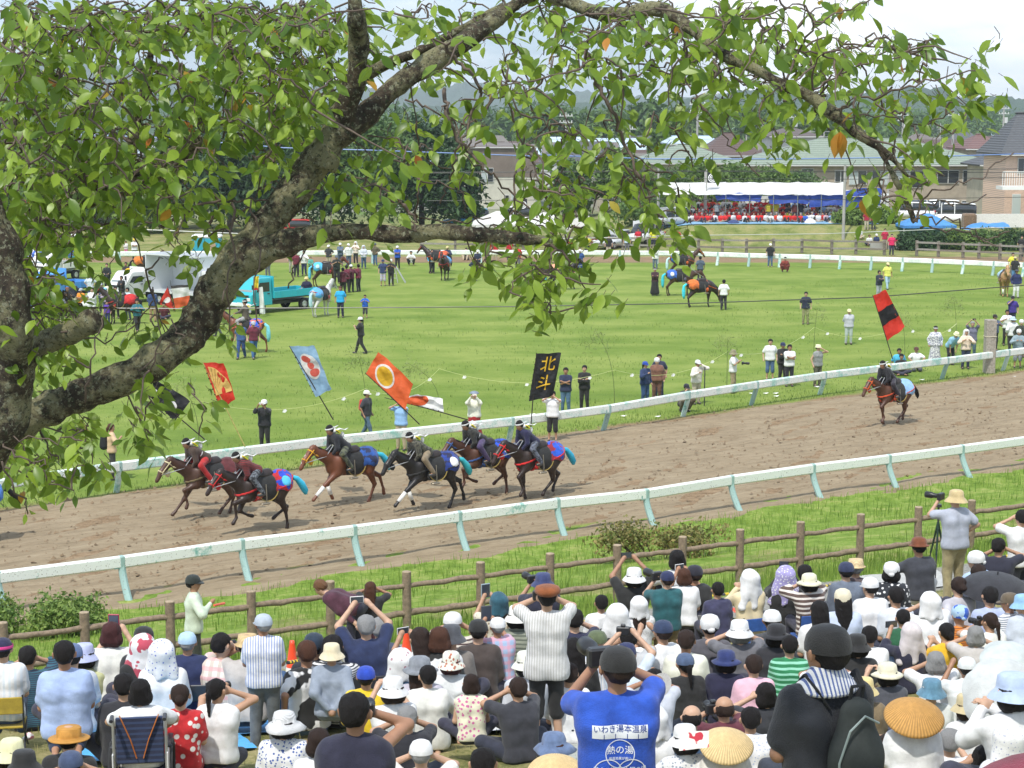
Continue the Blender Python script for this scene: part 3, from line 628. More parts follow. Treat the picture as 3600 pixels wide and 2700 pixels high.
BOUGHS = [([(965, 100), (985, 130), (1030, 170), (1040, 200), (1000, 300), (980, 350), (965, 400), (950, 440)], 7, 6.6), ([(790, 290), (850, 300), (900, 330)], 3, 6.7),
([(960, 190), (970, 250), (1010, 330), (1060, 370), (1110, 420), (1160, 470)], 7, 6.5), ([(885, 215), (930, 235), (1000, 270), (1050, 250)], 4, 6.7), ([(970, 230), (1000, 320)], 5, 6.6),
([(1260, 130), (1290, 180), (1320, 240), (1345, 300), (1375, 370), (1400, 410), (1420, 470)], 8, 6.5), ([(1320, 185), (1370, 160), (1430, 150), (1480, 185), (1540, 190)], 4, 6.5),
([(1090, 180), (1110, 270), (1150, 360), (1200, 470), (1250, 560)], 4, 6.4), ([(1140, 516), (1190, 530), (1230, 560), (1245, 610)], 7, 6.3), ([(350, 490), (440, 440), (540, 430), (620, 440), (680, 480)], 6, 6.7),
([(620, 620), (640, 580), (660, 530)], 3, 6.5), ([(540, 430), (560, 540), (545, 640), (560, 700)], 4, 6.2), ([(505, 430), (505, 560), (480, 650)], 5, 6.3), ([(165, 90), (170, 180), (220, 270), (250, 290)], 6, 6.9), ([(210, 130), (205, 200), (222, 265)], 5, 6.9), ([(225, 270), (290, 310), (330, 380)], 7, 6.9),
([(870, 440), (890, 470), (900, 500)], 8, 6.4), ([(900, 470), (905, 420), (900, 380), (880, 340)], 4, 6.4), ([(905, 470), (980, 480), (1060, 470)], 3, 6.4), ([(905, 385), (960, 400), (1000, 420), (1010, 460)], 3, 6.4),
([(1975, 480), (1990, 430), (2060, 400), (2130, 380), (2190, 330)], 4, 6.3), ([(1975, 480), (2060, 470), (2110, 510), (2150, 530)], 4, 6.3), ([(1975, 455), (1940, 440), (1880, 420), (1850, 400)], 3, 6.3), ([(1975, 480), (2030, 430), (2070, 440), (2130, 420)], 3, 6.2), ([(1960, 440), (1990, 400), (2040, 380)], 3, 6.3), ([(1985, 490), (2060, 500), (2130, 515), (2180, 500)], 4, 6.3),
([(1700, 180), (1720, 110), (1760, 50), (1830, 20), (1900, 0)], 5, 6.4), ([(1760, 200), (1830, 150), (1910, 130), (1980, 110)], 4, 6.3), ([(1800, 240), (1870, 210), (1960, 190), (2050, 160), (2130, 150)], 5, 6.3), ([(1700, 185), (1680, 100), (1690, 20)], 4, 6.5), ([(1550, 110), (1560, 190), (1570, 260), (1590, 300)], 4, 6.5), ([(1820, 250), (1900, 250), (1990, 270), (2060, 240)], 3, 6.3),
([(1400, 90), (1460, 130), (1500, 200), (1540, 260), (1590, 330), (1640, 380)], 4, 6.4), ([(410, 830), (440, 880), (430, 940)], 3, 6.2), ([(300, 800), (350, 760), (400, 730), (370, 690)], 3, 6.2), ([(0, 960), (60, 1000), (110, 1040), (160, 1060)], 4, 6.1), ([(30, 940), (120, 950), (180, 930)], 3, 6.1), ([(0, 1000), (50, 1080), (60, 1110)], 4, 6.1), ([(130, 720), (230, 740), (300, 700), (330, 650)], 4, 6.2), ([(180, 870), (200, 780), (215, 700), (260, 640)], 4, 6.1), ([(330, 800), (345, 700), (330, 620)], 3, 6.2),
([(520, 330), (560, 260), (600, 180), (650, 110)], 5, 6.8), ([(600, 180), (700, 150), (740, 130)], 3, 6.8), ([(0, 300), (80, 330), (170, 300), (260, 330)], 5, 6.7), ([(0, 100), (60, 60), (160, 20), (230, -10)], 8, 6.7), ([(60, 450), (140, 520), (200, 560)], 5, 6.6), ([(420, 60), (480, 120), (520, 200), (560, 260)], 4, 6.8), ([(640, 420), (700, 400), (760, 380), (830, 400)], 3, 6.6)]
twg = MB(); nodes = []
for nm, Q in LP.items():
 for p in Q[::3]: nodes.append(np.array(p))
for pts, w_, Y in BOUGHS:
 P = [OV(x, y, Y + R_.uniform(-.1, .1)) - to for x, y in pts]; Q = []
 for i in range(len(P) - 1):
  for j in range(5): Q.append(P[i] + (P[i + 1] - P[i]) * j / 5 + NP.randn(3) * .006)
 Q.append(P[-1]); n = len(Q); twg.tube(Q, [max(.0025, w_ * .62 * Y / 4000 * (1 - .65 * i / n)) for i in range(n)], 6, noise=.25); nodes += [np.array(q) for q in Q[::2]]
NN = len(nodes); NODE = np.concatenate([np.array(nodes), np.zeros((9000, 3))])
DENS = ["8968999655567888752000", "9655688645556677877741", "9766689513562468767620", "9856678223454342443341", "8876554243345532110310", "7876543331146630003300", "7763332210 566230 00000".replace(' ', ''), "9513200000 57200000000".replace(' ', ''), "9610100000063000000000", "9623300000000000000000", "8411000000000000000000", "7213000000000000000000", "9713000000000000000000", "8510000000000000000000", "1000000000000000000000"]
LV, LF, LC = [], [], []
def leaf(p, d, nrm, L, W, cval):
 """curved leaf: 3 columns x 5 rows"""
 d = d / np.linalg.norm(d); s = np.cross(d, nrm); s /= np.linalg.norm(s) + 1e-9; u = np.cross(s, d); b = len(LV); cu = R_.uniform(.05, .35); fo = R_.uniform(.05, .4)
 for i, (f, w) in enumerate(((0, .06), (.2, .72), (.42, 1.0), (.66, .82), (.86, .36), (1.0, .02))):
  c = p + d * (L * f) - u * (cu * L * f * f)
  for j in (-1, 0, 1): LV.append(c + s * (j * w * W / 2) + u * (abs(j) * w * W / 2 * fo)); LC.append(cval)
 for i in range(5):
  for j in (0, 1): a = b + i * 3 + j; LF.append((a, a + 1, a + 4, a + 3))
def rosette(c, n, spread=.05):
 for i in range(n):
  a = R_.uniform(0, 6.28); d = np.array([math.cos(a), math.sin(a) * .8, R_.uniform(-1.0, .1)]) + np.array([.1, 0, -.25])
  nr = np.array([R_.gauss(0, .5), -.5 + R_.gauss(0, .5), .9 + R_.gauss(0, .4)]); L_ = R_.uniform(.036, .078); p = c + NP.randn(3) * spread * .5
  cv = R_.random() * .9; cv = .955 + R_.random() * .045 if R_.random() < .010 else cv * .94
  st = p + d / np.linalg.norm(d) * .02; twg.tube([p, st], [.0011, .0009], 3, cap=False)
  leaf(st, d, nr, L_, L_ * R_.uniform(.44, .58), cv)
def onlimb(x, y):
 for nm in ('main_limb', 'low_limb', 'fork_limb', 'right_limb'):
  P = LIMBS[nm]
  for a, b in zip(P[:-1], P[1:]):
   dx, dy = b[0] - a[0], b[1] - a[1]; t = max(0, min(1, ((x - a[0]) * dx + (y - a[1]) * dy) / (dx * dx + dy * dy + 1e-9)));
   if math.hypot(x - a[0] - dx * t, y - a[1] - dy * t) < a[2] + (40 if nm == 'main_limb' else 30 if nm == 'low_limb' else 5): return nm != 'right_limb' or R_.random() < .5
 return False
for r_, row in enumerate(DENS):
 for c_, ch in enumerate(row[:22]):
  d = int(ch); nt_ = d * 1.3 + (d >= 6) * (d - 4) * .95; nt_ *= 1.5 if c_ < 8 and r_ < 7 and d > 4 else .9 if c_ > 9 and r_ < 6 else 1; nt_ = int(nt_) + (R_.random() < nt_ % 1)
  for _ in range(nt_):
   x = (c_ + R_.random()) * 100; y = (r_ + R_.random()) * 75; Y = R_.uniform(5.9, 7.4); Y = R_.uniform(7.0, 7.7) if onlimb(x, y) and R_.random() < .93 else Y; c = OV(x, y, Y) - to
   if d >= 3: # join to the nearest wood
    nd_ = NODE[:NN]; q = nd_[np.argmin(((nd_ - c) ** 2).sum(1))]; ln = np.linalg.norm(q - c)
    if ln < .75 or R_.random() < .25:
     m_ = (q + c) / 2 + np.array([R_.uniform(-.04, .04), 0, R_.uniform(-.02, .07)]); twg.tube([q * (1 - f) ** 2 + m_ * 2 * f * (1 - f) + c * f * f + NP.randn(3) * .004 * (0 < f < 1) for f in (0, .2, .4, .6, .8, 1)], [.0042, .0038, .0034, .0030, .0025, .0018], 5, cap=False); m_ = q * .25 + m_ * .5 + c * .25; NODE[NN] = m_; NODE[NN + 1] = c; NN += 2
   else: twg.tube([c + np.array([R_.uniform(-.03, .03), 0, .05]), c + np.array([0, 0, .02]), c], [.0016, .0018, .0014], 4, cap=False)
   rosette(c, R_.randint(3, 6))
for x, y, n, s in [(1225, 590, 9, .12), (1270, 580, 5, .12), (1200, 560, 6, .1), (1175, 520, 6, .1), (1235, 540, 6, .1), (1200, 470, 6, .12), (1300, 440, 5, .1), (1650, 290, 9, .09), (1620, 270, 7, .09), (1680, 300, 5, .07), (2060, 190, 6, .06), (2110, 170, 6, .06), (2145, 180, 6, .05), (2080, 215, 5, .05), (1985, 240, 5, .05), (1955, 310, 5, .06), (1985, 330, 5, .06), (1885, 340, 3, .05), (1955, 400, 6, .06), (130, 1010, 9, .1), (180, 1020, 7, .08), (50, 1040, 6, .08), (430, 900, 5, .05), (385, 850, 6, .1), (330, 820, 6, .1), (870, 370, 6, .1), (760, 340, 5, .08), (730, 385, 5, .08), (820, 385, 5, .08), (1440, 480, 4, .08), (1450, 520, 4, .08), (1410, 430, 3, .08)]:
 for _ in range(max(1, n // 4 + 1)): rosette(OV(x + R_.uniform(-18, 18), y + R_.uniform(-14, 14), 6.35) - to, min(n, 4), s)
for dx in (-12, 10): leaf(OV(1815, 285, 6.3) - to, np.array([dx * .02, 0, -1.0]), np.array([dx * .05, -1, .2]), .09, .045, .972)
twg.obj('twigs', TWIG, troot, True)
lm = pm(np.array(LV), np.array(LF), True); fattr(lm, 'lc', LC); link('foliage', lm, LEAF, troot)
# hills and town
def ridge(name, pts, Y, dep, m, base=-4, rough=1.0):
 X, Z = [], []
 for (x0, y0), (x1, y1) in zip(pts[:-1], pts[1:]):
  n = max(2, int(abs(x1 - x0) / 12))
  for j in range(n):
   f = j / n; f2 = f * f * (3 - 2 * f); p = D(x0 + (x1 - x0) * f, y0 + (y1 - y0) * f2, Y); X.append(p[0]); Z.append(p[2])
 X, Z = np.array(X), np.array(Z); Z += rough * Y * .0011 * (np.sin(X / Y * 61) * .5 + np.sin(X / Y * 143 + 1) * .4 + np.sin(X / Y * 390) * .25 + NP.randn(len(X)) * .28)
 rows = []; K = 9
 for i in range(K):
  f = i / (K - 1); zz = base + (Z - base) * math.sin(f * math.pi / 2) ** .8; yy = Y - dep * (1 - f) + NP.randn(len(X)) * dep * .02; rows.append(np.stack([X * (yy / Y), yy, zz + (NP.randn(len(X)) * Y * .0005 if 0 < i < K - 1 else 0)], 1))
 rows.append(np.stack([X * 1.1, np.full(len(X), Y + dep), np.full(len(X), float(base))], 1)); K += 1
 V = np.concatenate(rows); n = len(X); ii = (np.arange(K - 1)[:, None] * n + np.arange(n - 1)[None, :]).ravel()
 tag(link(name, pm(V, np.stack([ii, ii + 1, ii + n + 1, ii + n], 1), True), m), kind='structure')
ridge('hills', [(-700, 240), (-200, 225), (140, 214), (300, 222), (480, 240), (800, 262), (1100, 300), (1303, 315), (1471, 309), (1560, 300), (1661, 283), (1770, 318), (1960, 333), (2079, 325), (2230, 333), (2317, 347), (2611, 328), (2850, 345), (3300, 350), (4400, 340)], 3300, 700, mat((.05, .09, .045), 'hill'))
ridge('hills', [(-700, 330), (100, 318), (500, 335), (900, 350), (1200, 372), (1400, 380), (1700, 372), (2000, 368), (2300, 355), (2480, 345), (2611, 322), (2747, 321), (2900, 330), (2997, 325), (3160, 309), (3295, 320), (3393, 347), (3485, 342), (3594, 347), (3900, 335), (4400, 350)], 1700, 350, mat((.035, .075, .03), 'hill'), rough=1.6)
ridge('hills', [(-700, 372), (0, 362), (300, 372), (700, 388), (1200, 396), (1800, 392), (2200, 385), (2260, 372), (2500, 385), (2800, 378), (3000, 392), (3300, 398), (3600, 396), (4400, 390)], 1000, 200, mat((.045, .095, .03), 'hill'), rough=2.0)
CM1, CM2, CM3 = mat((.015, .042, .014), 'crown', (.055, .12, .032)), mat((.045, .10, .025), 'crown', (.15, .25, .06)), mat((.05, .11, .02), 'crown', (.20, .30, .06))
TR = [(640, 430, 172, 9, 0, 'dark broad tree behind the box truck'), (800, 470, 166, 9, 0, 'dark broad tree left of the main limb beyond the field'), (960, 420, 178, 10, 0, 'tall dark tree straight behind the teal truck'), (1130, 440, 168, 9, 0, 'dark tree behind the people at the far rail'),
 (1310, 400, 166, 10, 1, 'large rounded dark tree right of the forked limb'), (1480, 405, 170, 11, 0, 'widest of the dark rounded trees beyond the field'), (1600, 520, 166, 6, 0, 'low dark tree beside the brown and cream building'), (470, 560, 165, 7, 2, 'bright green tree behind the red banner'), (300, 520, 175, 8, 1, 'green tree beyond the parked trucks on the left'),
 (80, 470, 172, 10, 1, 'green tree at the far left beyond the field'), (-120, 440, 176, 11, 0, 'dark tree past the left end of the field'), (2170, 520, 190, 6, 2, 'light green tree between the cream houses'), (2010, 560, 190, 5, 1, 'small tree beside the cream house')]
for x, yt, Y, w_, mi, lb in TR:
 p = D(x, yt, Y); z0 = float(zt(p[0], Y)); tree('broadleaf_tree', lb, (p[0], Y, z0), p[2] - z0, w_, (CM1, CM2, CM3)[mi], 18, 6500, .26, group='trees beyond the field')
for x, yt, Y, w_, mi, lb in [(2265, 600, 166, 5, 2, 'leafy shrub left of the target banner'), (2350, 610, 170, 6, 1, 'leafy shrub behind the target banner'), (2450, 575, 172, 7, 2, 'tallest leafy shrub behind the long white tent'), (2570, 585, 172, 7, 2, 'bright green shrub above the middle of the white tent'), (2690, 600, 173, 7, 2, 'green shrub under the eaves of the long house'), (2800, 615, 174, 6, 1, 'low shrub behind the right half of the white tent'),
       (2260, 690, 163, 6, 1, 'dark shrub at the left end of the long tent'), (3090, 775, 157, 3.5, 2, 'scrubby weeds on the bank right of the tent'), (2985, 780, 156, 3.2, 2, 'tufty bush on the grass bank below the tent'), (1640, 800, 160, 3, 2, 'small bush beside the low white tents')]:
 p = D(x, yt, Y); z0 = float(zt(p[0], Y)); tree('shrub', lb, (p[0], Y, z0), max(1.0, p[2] - z0), w_, (CM1, CM2, CM3)[mi], 12, 4200, .17, trunk=False, group='shrubs behind the tents', low=.0, cat='shrub')
for i, (x, yt, Y, w_, mi, lb) in enumerate([(2270, 352, 420, 15, 1, 'rounded tree above the green roofed house'), (2120, 385, 460, 22, 2, 'wide pale tree in the town beyond'), (2430, 372, 480, 26, 2, 'broad tree behind the tall utility pole'), (2560, 380, 520, 30, 1, 'tree mass beyond the brown roof'), (2700, 385, 470, 26, 1, 'dark tree past the small brown hip roof'), (2860, 395, 430, 22, 2, 'yellow green tree beyond the long house'), (2990, 405, 520, 28, 1, 'tree behind the cherry bough over the town'), (3200, 402, 640, 34, 1, 'tree belt in the right of the town'), (3420, 398, 700, 40, 1, 'tree belt below the wooded hill at right'), (1950, 380, 430, 20, 1, 'tree above the brown building'), (1750, 395, 500, 26, 1, 'tree in the town past the large limb'), (2350, 430, 260, 7, 2, 'small tree beside the white roof')]):
 p = D(x, yt, Y); tree('town_tree', lb, (p[0], Y, -1), p[2] + 1, w_, (CM1, CM2, CM3)[mi], 14, 2600, .9, trunk=False, group='trees in the town beyond', low=.0)
tag(link('far_wood', leafcloud([(x, 900 + 160 * math.sin(i * 2.1), 0) for i, x in enumerate(np.linspace(-420, 420, 46))], [(16, 16, 11 + 5 * math.sin(i * 1.7)) for i in range(46)], 30000, 2.2), CM2), 'distant green tree belt beyond the town roofs', 'wood', kind='stuff')
GLS = mat((.03, .035, .04), 'glass'); GLC = mat((.45, .50, .50), 'glass'); WHT = mat((.75, .75, .72), 'plastic'); FRM = mat((.55, .55, .53), 'plastic'); CONC = mat((.42, .41, .38), 'wall')
def house(label, x0, x1, Y, ye, yr, dep, wall, roof, hip=.5, wins=(), cat='house', name='house', over=.6, base=-.5, group=None, upper=None, grp_wins=True):
 """photo x range, depth, photo y of eaves and ridge"""
 A, B = D(x0, ye, Y), D(x1, ye, Y); w_ = B[0] - A[0]; ze = A[2]; zr = D(x0, yr, Y + dep / 2)[2]; cx = (A[0] + B[0]) / 2
 r = empty(name, (cx, Y + dep / 2, base)); tag(r, label, cat, group); zb = ze - base
 wl = MB().box((0, 0, zb / 2), (w_ - 2 * over, dep - 2 * over, zb)).obj('wall', wall, r)
 if upper: MB().box((0, -.02, zb * .78), (w_ - 2 * over + .06, dep - 2 * over + .06, zb * .44)).obj('upper_wall', upper, r)
 a, b = w_ / 2, dep / 2; h = zr - base; q = hip * b * 1.6; q = min(q, a * .9); e = zb
 V = [(-a, -b, e), (a, -b, e), (a, b, e), (-a, b, e), (-a + q, 0, h), (a - q, 0, h)] + [(-a, -b, e - .18), (a, -b, e - .18), (a, b, e - .18), (-a, b, e - .18)]
 F = [(0, 1, 5, 4), (1, 2, 5), (2, 3, 4, 5), (3, 0, 4), (6, 7, 1, 0), (7, 8, 2, 1), (8, 9, 3, 2), (9, 6, 0, 3), (9, 8, 7, 6)]
 ro = MB().add(V, F).obj('roof', roof, r); MB().box((0, 0, h), (2 * (a - q) + .3, .35, .18)).obj('ridge_cap', roof, ro)
 MB().box((0, -b - .04, e - .12), (w_, .12, .12)).obj('gutter', FRM, ro)
 for (wx0, wx1, wy0, wy1) in wins:
  P, Q = D(wx0, wy0, Y + over), D(wx1, wy1, Y + over); c = ((P[0] + Q[0]) / 2 - cx, -dep / 2 + over - .05, (P[2] + Q[2]) / 2 - base); ww, hh = abs(Q[0] - P[0]), abs(P[2] - Q[2])
  wn = MB().box(c, (ww, .14, hh)).obj('window', FRM, r); n = 2 if ww > 1.2 else 1
  for i in range(n): MB().box((c[0] + (i - (n - 1) / 2) * ww / n, c[1] - .07, c[2]), (ww / n - .1, .04, hh - .12)).obj('pane', GLS if (i + int(wx0)) % 3 else GLC, wn)
 return r
GRN = mat((.27, .33, .26), 'roof'); BRN = mat((.13, .085, .075), 'roof'); GRY = mat((.11, .115, .125), 'roof'); MRN = mat((.20, .11, .10), 'roof'); CRM = mat((.50, .45, .36), 'wall'); BEI = mat((.43, .36, .28), 'wall'); PNK = mat((.58, .42, .33), 'brick'); BLU = mat((.55, .68, .80), 'roof', sc=.4); WHW = mat((.66, .65, .60), 'wall')
house('long two-storey beige house with a pale green tiled roof behind the tent', 2600, 3530, 192, 578, 486, 12, BEI, GRN, .95, [(2700, 2730, 592, 640), (2818, 2860, 592, 625), (2935, 2975, 598, 640), (2985, 3045, 600, 650), (3065, 3125, 600, 650), (3150, 3245, 600, 660), (3295, 3370, 598, 645), (3385, 3450, 598, 645), (3150, 3240, 722, 775), (3300, 3350, 705, 760), (3380, 3440, 705, 765)])
house('pale green hip-roofed house left of the long beige house', 2225, 2620, 198, 572, 508, 11, CRM, GRN, .8, [(2250, 2275, 600, 650), (2400, 2440, 600, 640)])
house('house with a dark brown mansard roof behind the green roofs', 2465, 2690, 228, 545, 467, 12, CRM, BRN, .9, [(2500, 2530, 552, 575), (2600, 2640, 552, 575)])
house('low building with a pale blue metal roof', 2350, 2545, 245, 505, 478, 14, WHW, BLU, .1)
house('small brown hip-roofed house above the long green roof', 2705, 2895, 240, 478, 447, 12, WHW, mat((.14, .11, .10), 'roof'), .9)
house('maroon-roofed house beyond the right end of the long house', 3395, 3560, 225, 522, 472, 10, BEI, MRN, .6)
house('narrow cream house between the long house and the brick house', 3445, 3560, 182, 578, 545, 8, CRM, GRY, .7, [(3470, 3515, 594, 632), (3480, 3515, 700, 765)])
hb = house('pink brick house with a steep grey roof and a white balcony', 3520, 3760, 165, 540, 397, 9, PNK, GRY, .35, [(3578, 3600, 555, 610), (3558, 3585, 682, 770)])
A, B = D(3515, 600, 163), D(3720, 660, 163); bo = np.array(hb.location); c = (A + B) / 2 - bo; ww = B[0] - A[0]
bal = MB().box((c[0], c[1], B[2] - bo[2]), (ww, 2.2, .3)).obj('balcony', WHT, hb)
for i in range(26): MB().box((c[0] - ww / 2 + i * ww / 25, c[1] - 1.05, B[2] - bo[2] + .75), (.05, .05, 1.3)).obj('baluster', WHT, bal)
MB().box((c[0], c[1] - 1.05, B[2] - bo[2] + 1.4), (ww, .08, .1)).obj('handrail', WHT, bal)
house('flat-fronted building, brown above and cream below, beyond the dark trees', 1600, 1890, 208, 515, 500, 16, mat((.60, .58, .48), 'wall'), mat((.2, .17, .15), 'roof'), .3, [(1692, 1735, 590, 640), (1775, 1790, 685, 705), (1797, 1812, 680, 705)], 'building', 'building', upper=mat((.20, .16, .13), 'wall'), over=.2)
house('cream house with dark windows right of the brown and cream building', 2080, 2240, 196, 585, 560, 10, CRM, GRN, .6, [(2120, 2145, 600, 640), (2175, 2200, 600, 640), (2130, 2155, 690, 760), (2180, 2210, 695, 760)])
house('grey-roofed white shed behind the trees at the left', 160, 420, 178, 555, 520, 12, WHW, GRY, .4, [(220, 260, 590, 640), (320, 360, 590, 640)])
house('low white building with a grey roof at the far left', -160, 130, 182, 600, 560, 12, WHW, BRN, .4, [(20, 70, 640, 690)])
def wallbox(name, label, cat, x0, x1, y0, y1, Y, th, m, bev=0):
 A, B = D(x0, y0, Y), D(x1, y1, Y); o = MB().box((0, 0, 0), (B[0] - A[0], th, A[2] - B[2]), bev=bev).obj(name, m, None, loc=tuple((A + B) / 2)); tag(o, label, cat); return o
wallbox('garden_wall', 'long white perforated garden wall in front of the brick house', 'wall', 3425, 3720, 752, 800, 158, .3, mat((.70, .68, .64), 'brick', sc=2))
for x, yt, Y, w_, mi, lb in [(3290, 812, 147.5, 4.5, 0, 'dark clipped hedge block behind the post fence'), (3400, 806, 147.5, 4.5, 2, 'lighter yellow-green part of the clipped hedge'), (3500, 808, 147.5, 4.6, 1, 'middle green clipped hedge block near the right edge'), (3600, 806, 147.5, 4.8, 0, 'dark hedge block at the right edge'), (3215, 818, 147.5, 3.0, 0, 'left end of the dark clipped hedge')]:
 p = D(x, yt, Y); h = p[2]; w2 = w_ * .62; me = leafcloud([(a * w2 * .8 - w2 * .4 * 0, 0, h * b) for a in (-.6, -.2, .2, .6) for b in (.3, .62)], [(w2 * .34, .9, h * .40)] * 8, 5200, .13); o = link('hedge', me, (CM1, CM2, CM3)[mi], loc=(p[0], Y, 0)); tag(o, lb, 'hedge', 'hedge along the far track')
wallbox('concrete_wall', 'low grey concrete wall below the people in red at the bank', 'wall', 3060, 3215, 852, 893, 148.6, .3, CONC)
wp = wallbox('wood_pile', 'stack of brown cut firewood beside the white garden wall', 'wood pile', 3385, 3428, 750, 803, 157, 1.2, mat((.26, .17, .10), 'patch', (.10, .06, .035), 3), .15)
def sheet(name, label, cat, P, nx, ny, m, sag=.1, amp=.05, parent=None, grp=None, both=True):
 """P: four corners (A,B,C,D) in order; rippled cloth"""
 A, B, C, D_ = [np.array(p, float) for p in P]; n = np.cross(B - A, D_ - A); n /= np.linalg.norm(n); V = []
 ph = R_.uniform(0, 6)
 for j in range(ny + 1):
  for i in range(nx + 1):
   u, v = i / nx, j / ny; p = (A * (1 - u) + B * u) * (1 - v) + (D_ * (1 - u) + C * u) * v
   V.append(p + n * amp * (math.sin(u * 9 + v * 3 + ph) * .6 + math.sin(v * 11 - u * 4 + ph * 2) * .4 + math.sin(u * 21 + v * 7) * .2) - np.array([0, 0, sag * 4 * u * (1 - u) * (1 if v < .5 else .6)]))
 me = pm(V, [(j * (nx + 1) + i, j * (nx + 1) + i + 1, (j + 1) * (nx + 1) + i + 1, (j + 1) * (nx + 1) + i) for j in range(ny) for i in range(nx)], True)
 o = link(name, me, m, parent)
 if not parent: tag(o, label, cat, grp)
 return o
WTP = mat((.80, .79, .76), 'tarp'); BTP = mat((.02, .07, .38), 'tarp'); SKY = mat((.10, .33, .72), 'tarp')
tr = empty('long_tent', D(2640, 760, 161)); tag(tr, 'long white tent on thin poles with a blue sheet, over the red-shirted crowd', 'tent'); o = np.array(tr.location)
def DD(x, y, Y): return D(x, y, Y) - o
px = [2318, 2394, 2552, 2636, 2720, 2805, 2888, 2972, 3050, 3115]
for i in range(len(px) - 1):
 a, b = px[i], px[i + 1]; hz = 640 if b < 3000 else 655 + (b - 3000) * .25; md = (a + b) / 2
 sheet('roof_panel', '', '', [DD(a, hz + 8, 164), DD(b, hz + 8, 164), DD(b, hz + 0 + (8 if b > 2980 else 0), 160), DD(a, hz, 160)], 6, 4, WTP, .12, .05, tr)
 sheet('canopy', '', '', [DD(a, hz + 0, 160), DD(b, hz + (6 if b > 2980 else 0), 160), DD(b, 684 + (i > 6) * 6, 157), DD(a, 684 + (i > 6) * 6, 157)], 10, 6, WTP, .05, .045, tr)
for i, (a, b, y0, y1) in enumerate([(2515, 2680, 686, 716), (2700, 2850, 690, 722), (2840, 2975, 686, 728), (2965, 3102, 672, 728)]):
 sheet('blue_sheet', '', '', [DD(a, y0, 157.5), DD(b, y0 - (10 if i == 3 else 0), 157.5), DD(b - 8, y1 - 6, 157), DD(a + 6, y1 - 10 + 6 * i, 157)], 12, 5, BTP, -.12, .12, tr)
sheet('back_wall', '', '', [DD(2600, 690, 165), DD(3125, 680, 165), DD(3125, 742, 165), DD(2600, 745, 165)], 14, 3, WTP, 0, .08, tr)
for i, x in enumerate(px):
 for Y in (157, 164.5):
  P = DD(x, 684, Y); MB().tube([(P[0], P[1], P[2]), (P[0], P[1], float(zt(P[0] + o[0], Y)) - o[2])], .035, 6).obj('pole', mat((.35, .38, .36), 'metal'), tr)
def tent(label, x0, x1, ya, ye, Y, dep, m, grp='canopies on the far bank'):
 A, B, P = D(x0, ye, Y), D(x1, ye, Y), D((x0 + x1) / 2, ya, Y + dep / 2); z0 = float(zt(P[0], Y)); r = empty('canopy_tent', (P[0], Y + dep / 2, z0)); tag(r, label, 'tent', grp); a = (B[0] - A[0]) / 2; b = dep / 2; e = A[2] - z0; h = P[2] - z0
 V = [(-a, -b, e), (a, -b, e), (a, b, e), (-a, b, e), (-a * .12, 0, h), (a * .12, 0, h)] + [(-a, -b, e - .22), (a, -b, e - .22), (a, b, e - .22), (-a, b, e - .22)]
 MB().add(V, [(0, 1, 5, 4), (1, 2, 5), (2, 3, 4, 5), (3, 0, 4), (6, 7, 1, 0), (7, 8, 2, 1), (8, 9, 3, 2), (9, 6, 0, 3)]).obj('canopy', m, r)
 for sx in (-1, 1):
  for sy in (-1, 1): MB().tube([(sx * a * .97, sy * b * .97, e - .05), (sx * a * .97, sy * b * .97, -.1)], .03, 6).obj('leg', FRM, r)
tent('bright blue pop-up canopy above the hedge', 3162, 3350, 750, 793, 151, 3.2, SKY)
tent('low white tent right of the dark trees', 1660, 1850, 742, 790, 150, 6, WTP); tent('second low white tent nearer the parked cars', 1840, 2000, 745, 795, 151, 5, WTP); tent('greyish small white tent beside the silver sedan', 1985, 2120, 752, 805, 150, 4, mat((.62, .60, .55), 'tarp')); tent('blue and white striped tent at the far left', 110, 260, 840, 893, 128, 5, mat((.75, .75, .75), 'stripe', (.05, .12, .5), 1.2), None)
sheet('blue_tarp', 'crumpled light blue tarpaulin over a heap beside the hedge', 'tarpaulin', [D(3372, 806, 152), D(3560, 804, 152), D(3535, 786, 153.5), D(3410, 788, 153.5)], 16, 8, SKY, -.1, .12)
r = empty('target_banner', D(2490, 790, 158)); tag(r, 'black banner with a white concentric target mark above the white tent', 'banner'); o = np.array(r.location); c = D(2505, 620, 158) - o
MB().box(tuple(c), (.80, .03, 1.1)).obj('cloth', mat((.015, .017, .03), 'cloth'), r)
def ringm(r0, r1, n=28): return MB().add([(math.cos(a * 2 * math.pi / n) * q, 0, math.sin(a * 2 * math.pi / n) * q) for a in range(n) for q in (r0, r1)], [(2 * i, 2 * i + 1, (2 * i + 3) % (2 * n), (2 * i + 2) % (2 * n)) for i in range(n)])
for a, b in ((.30, .38), (.17, .24), (.06, .11)):
 q = ringm(a, b).obj('target_ring', mat((.85, .85, .85), 'plastic'), r); q.location = (c[0], -.03, c[2] - .13)
MB().tube([(c[0] - .5, 0, c[2] + .6), (c[0] - .5, 0, .0)], .05, 6).obj('pole', CONC, r)
r2 = empty('target_banner', D(1838, 760, 152)); tag(r2, 'small target mark banner over the low white tents', 'banner'); c = D(1838, 718, 152) - np.array(r2.location); MB().box(tuple(c), (.7, .03, .9)).obj('cloth', mat((.015, .017, .03), 'cloth'), r2)
for a, b in ((.24, .31), (.13, .19), (.03, .08)): q = ringm(a, b).obj('target_ring', mat((.85, .85, .85), 'plastic'), r2); q.location = (c[0], -.03, c[2] - .05)
MB().tube([(c[0] - .4, 0, c[2] + .5), (c[0] - .4, 0, -.5)], .03, 6).obj('pole', CONC, r2)
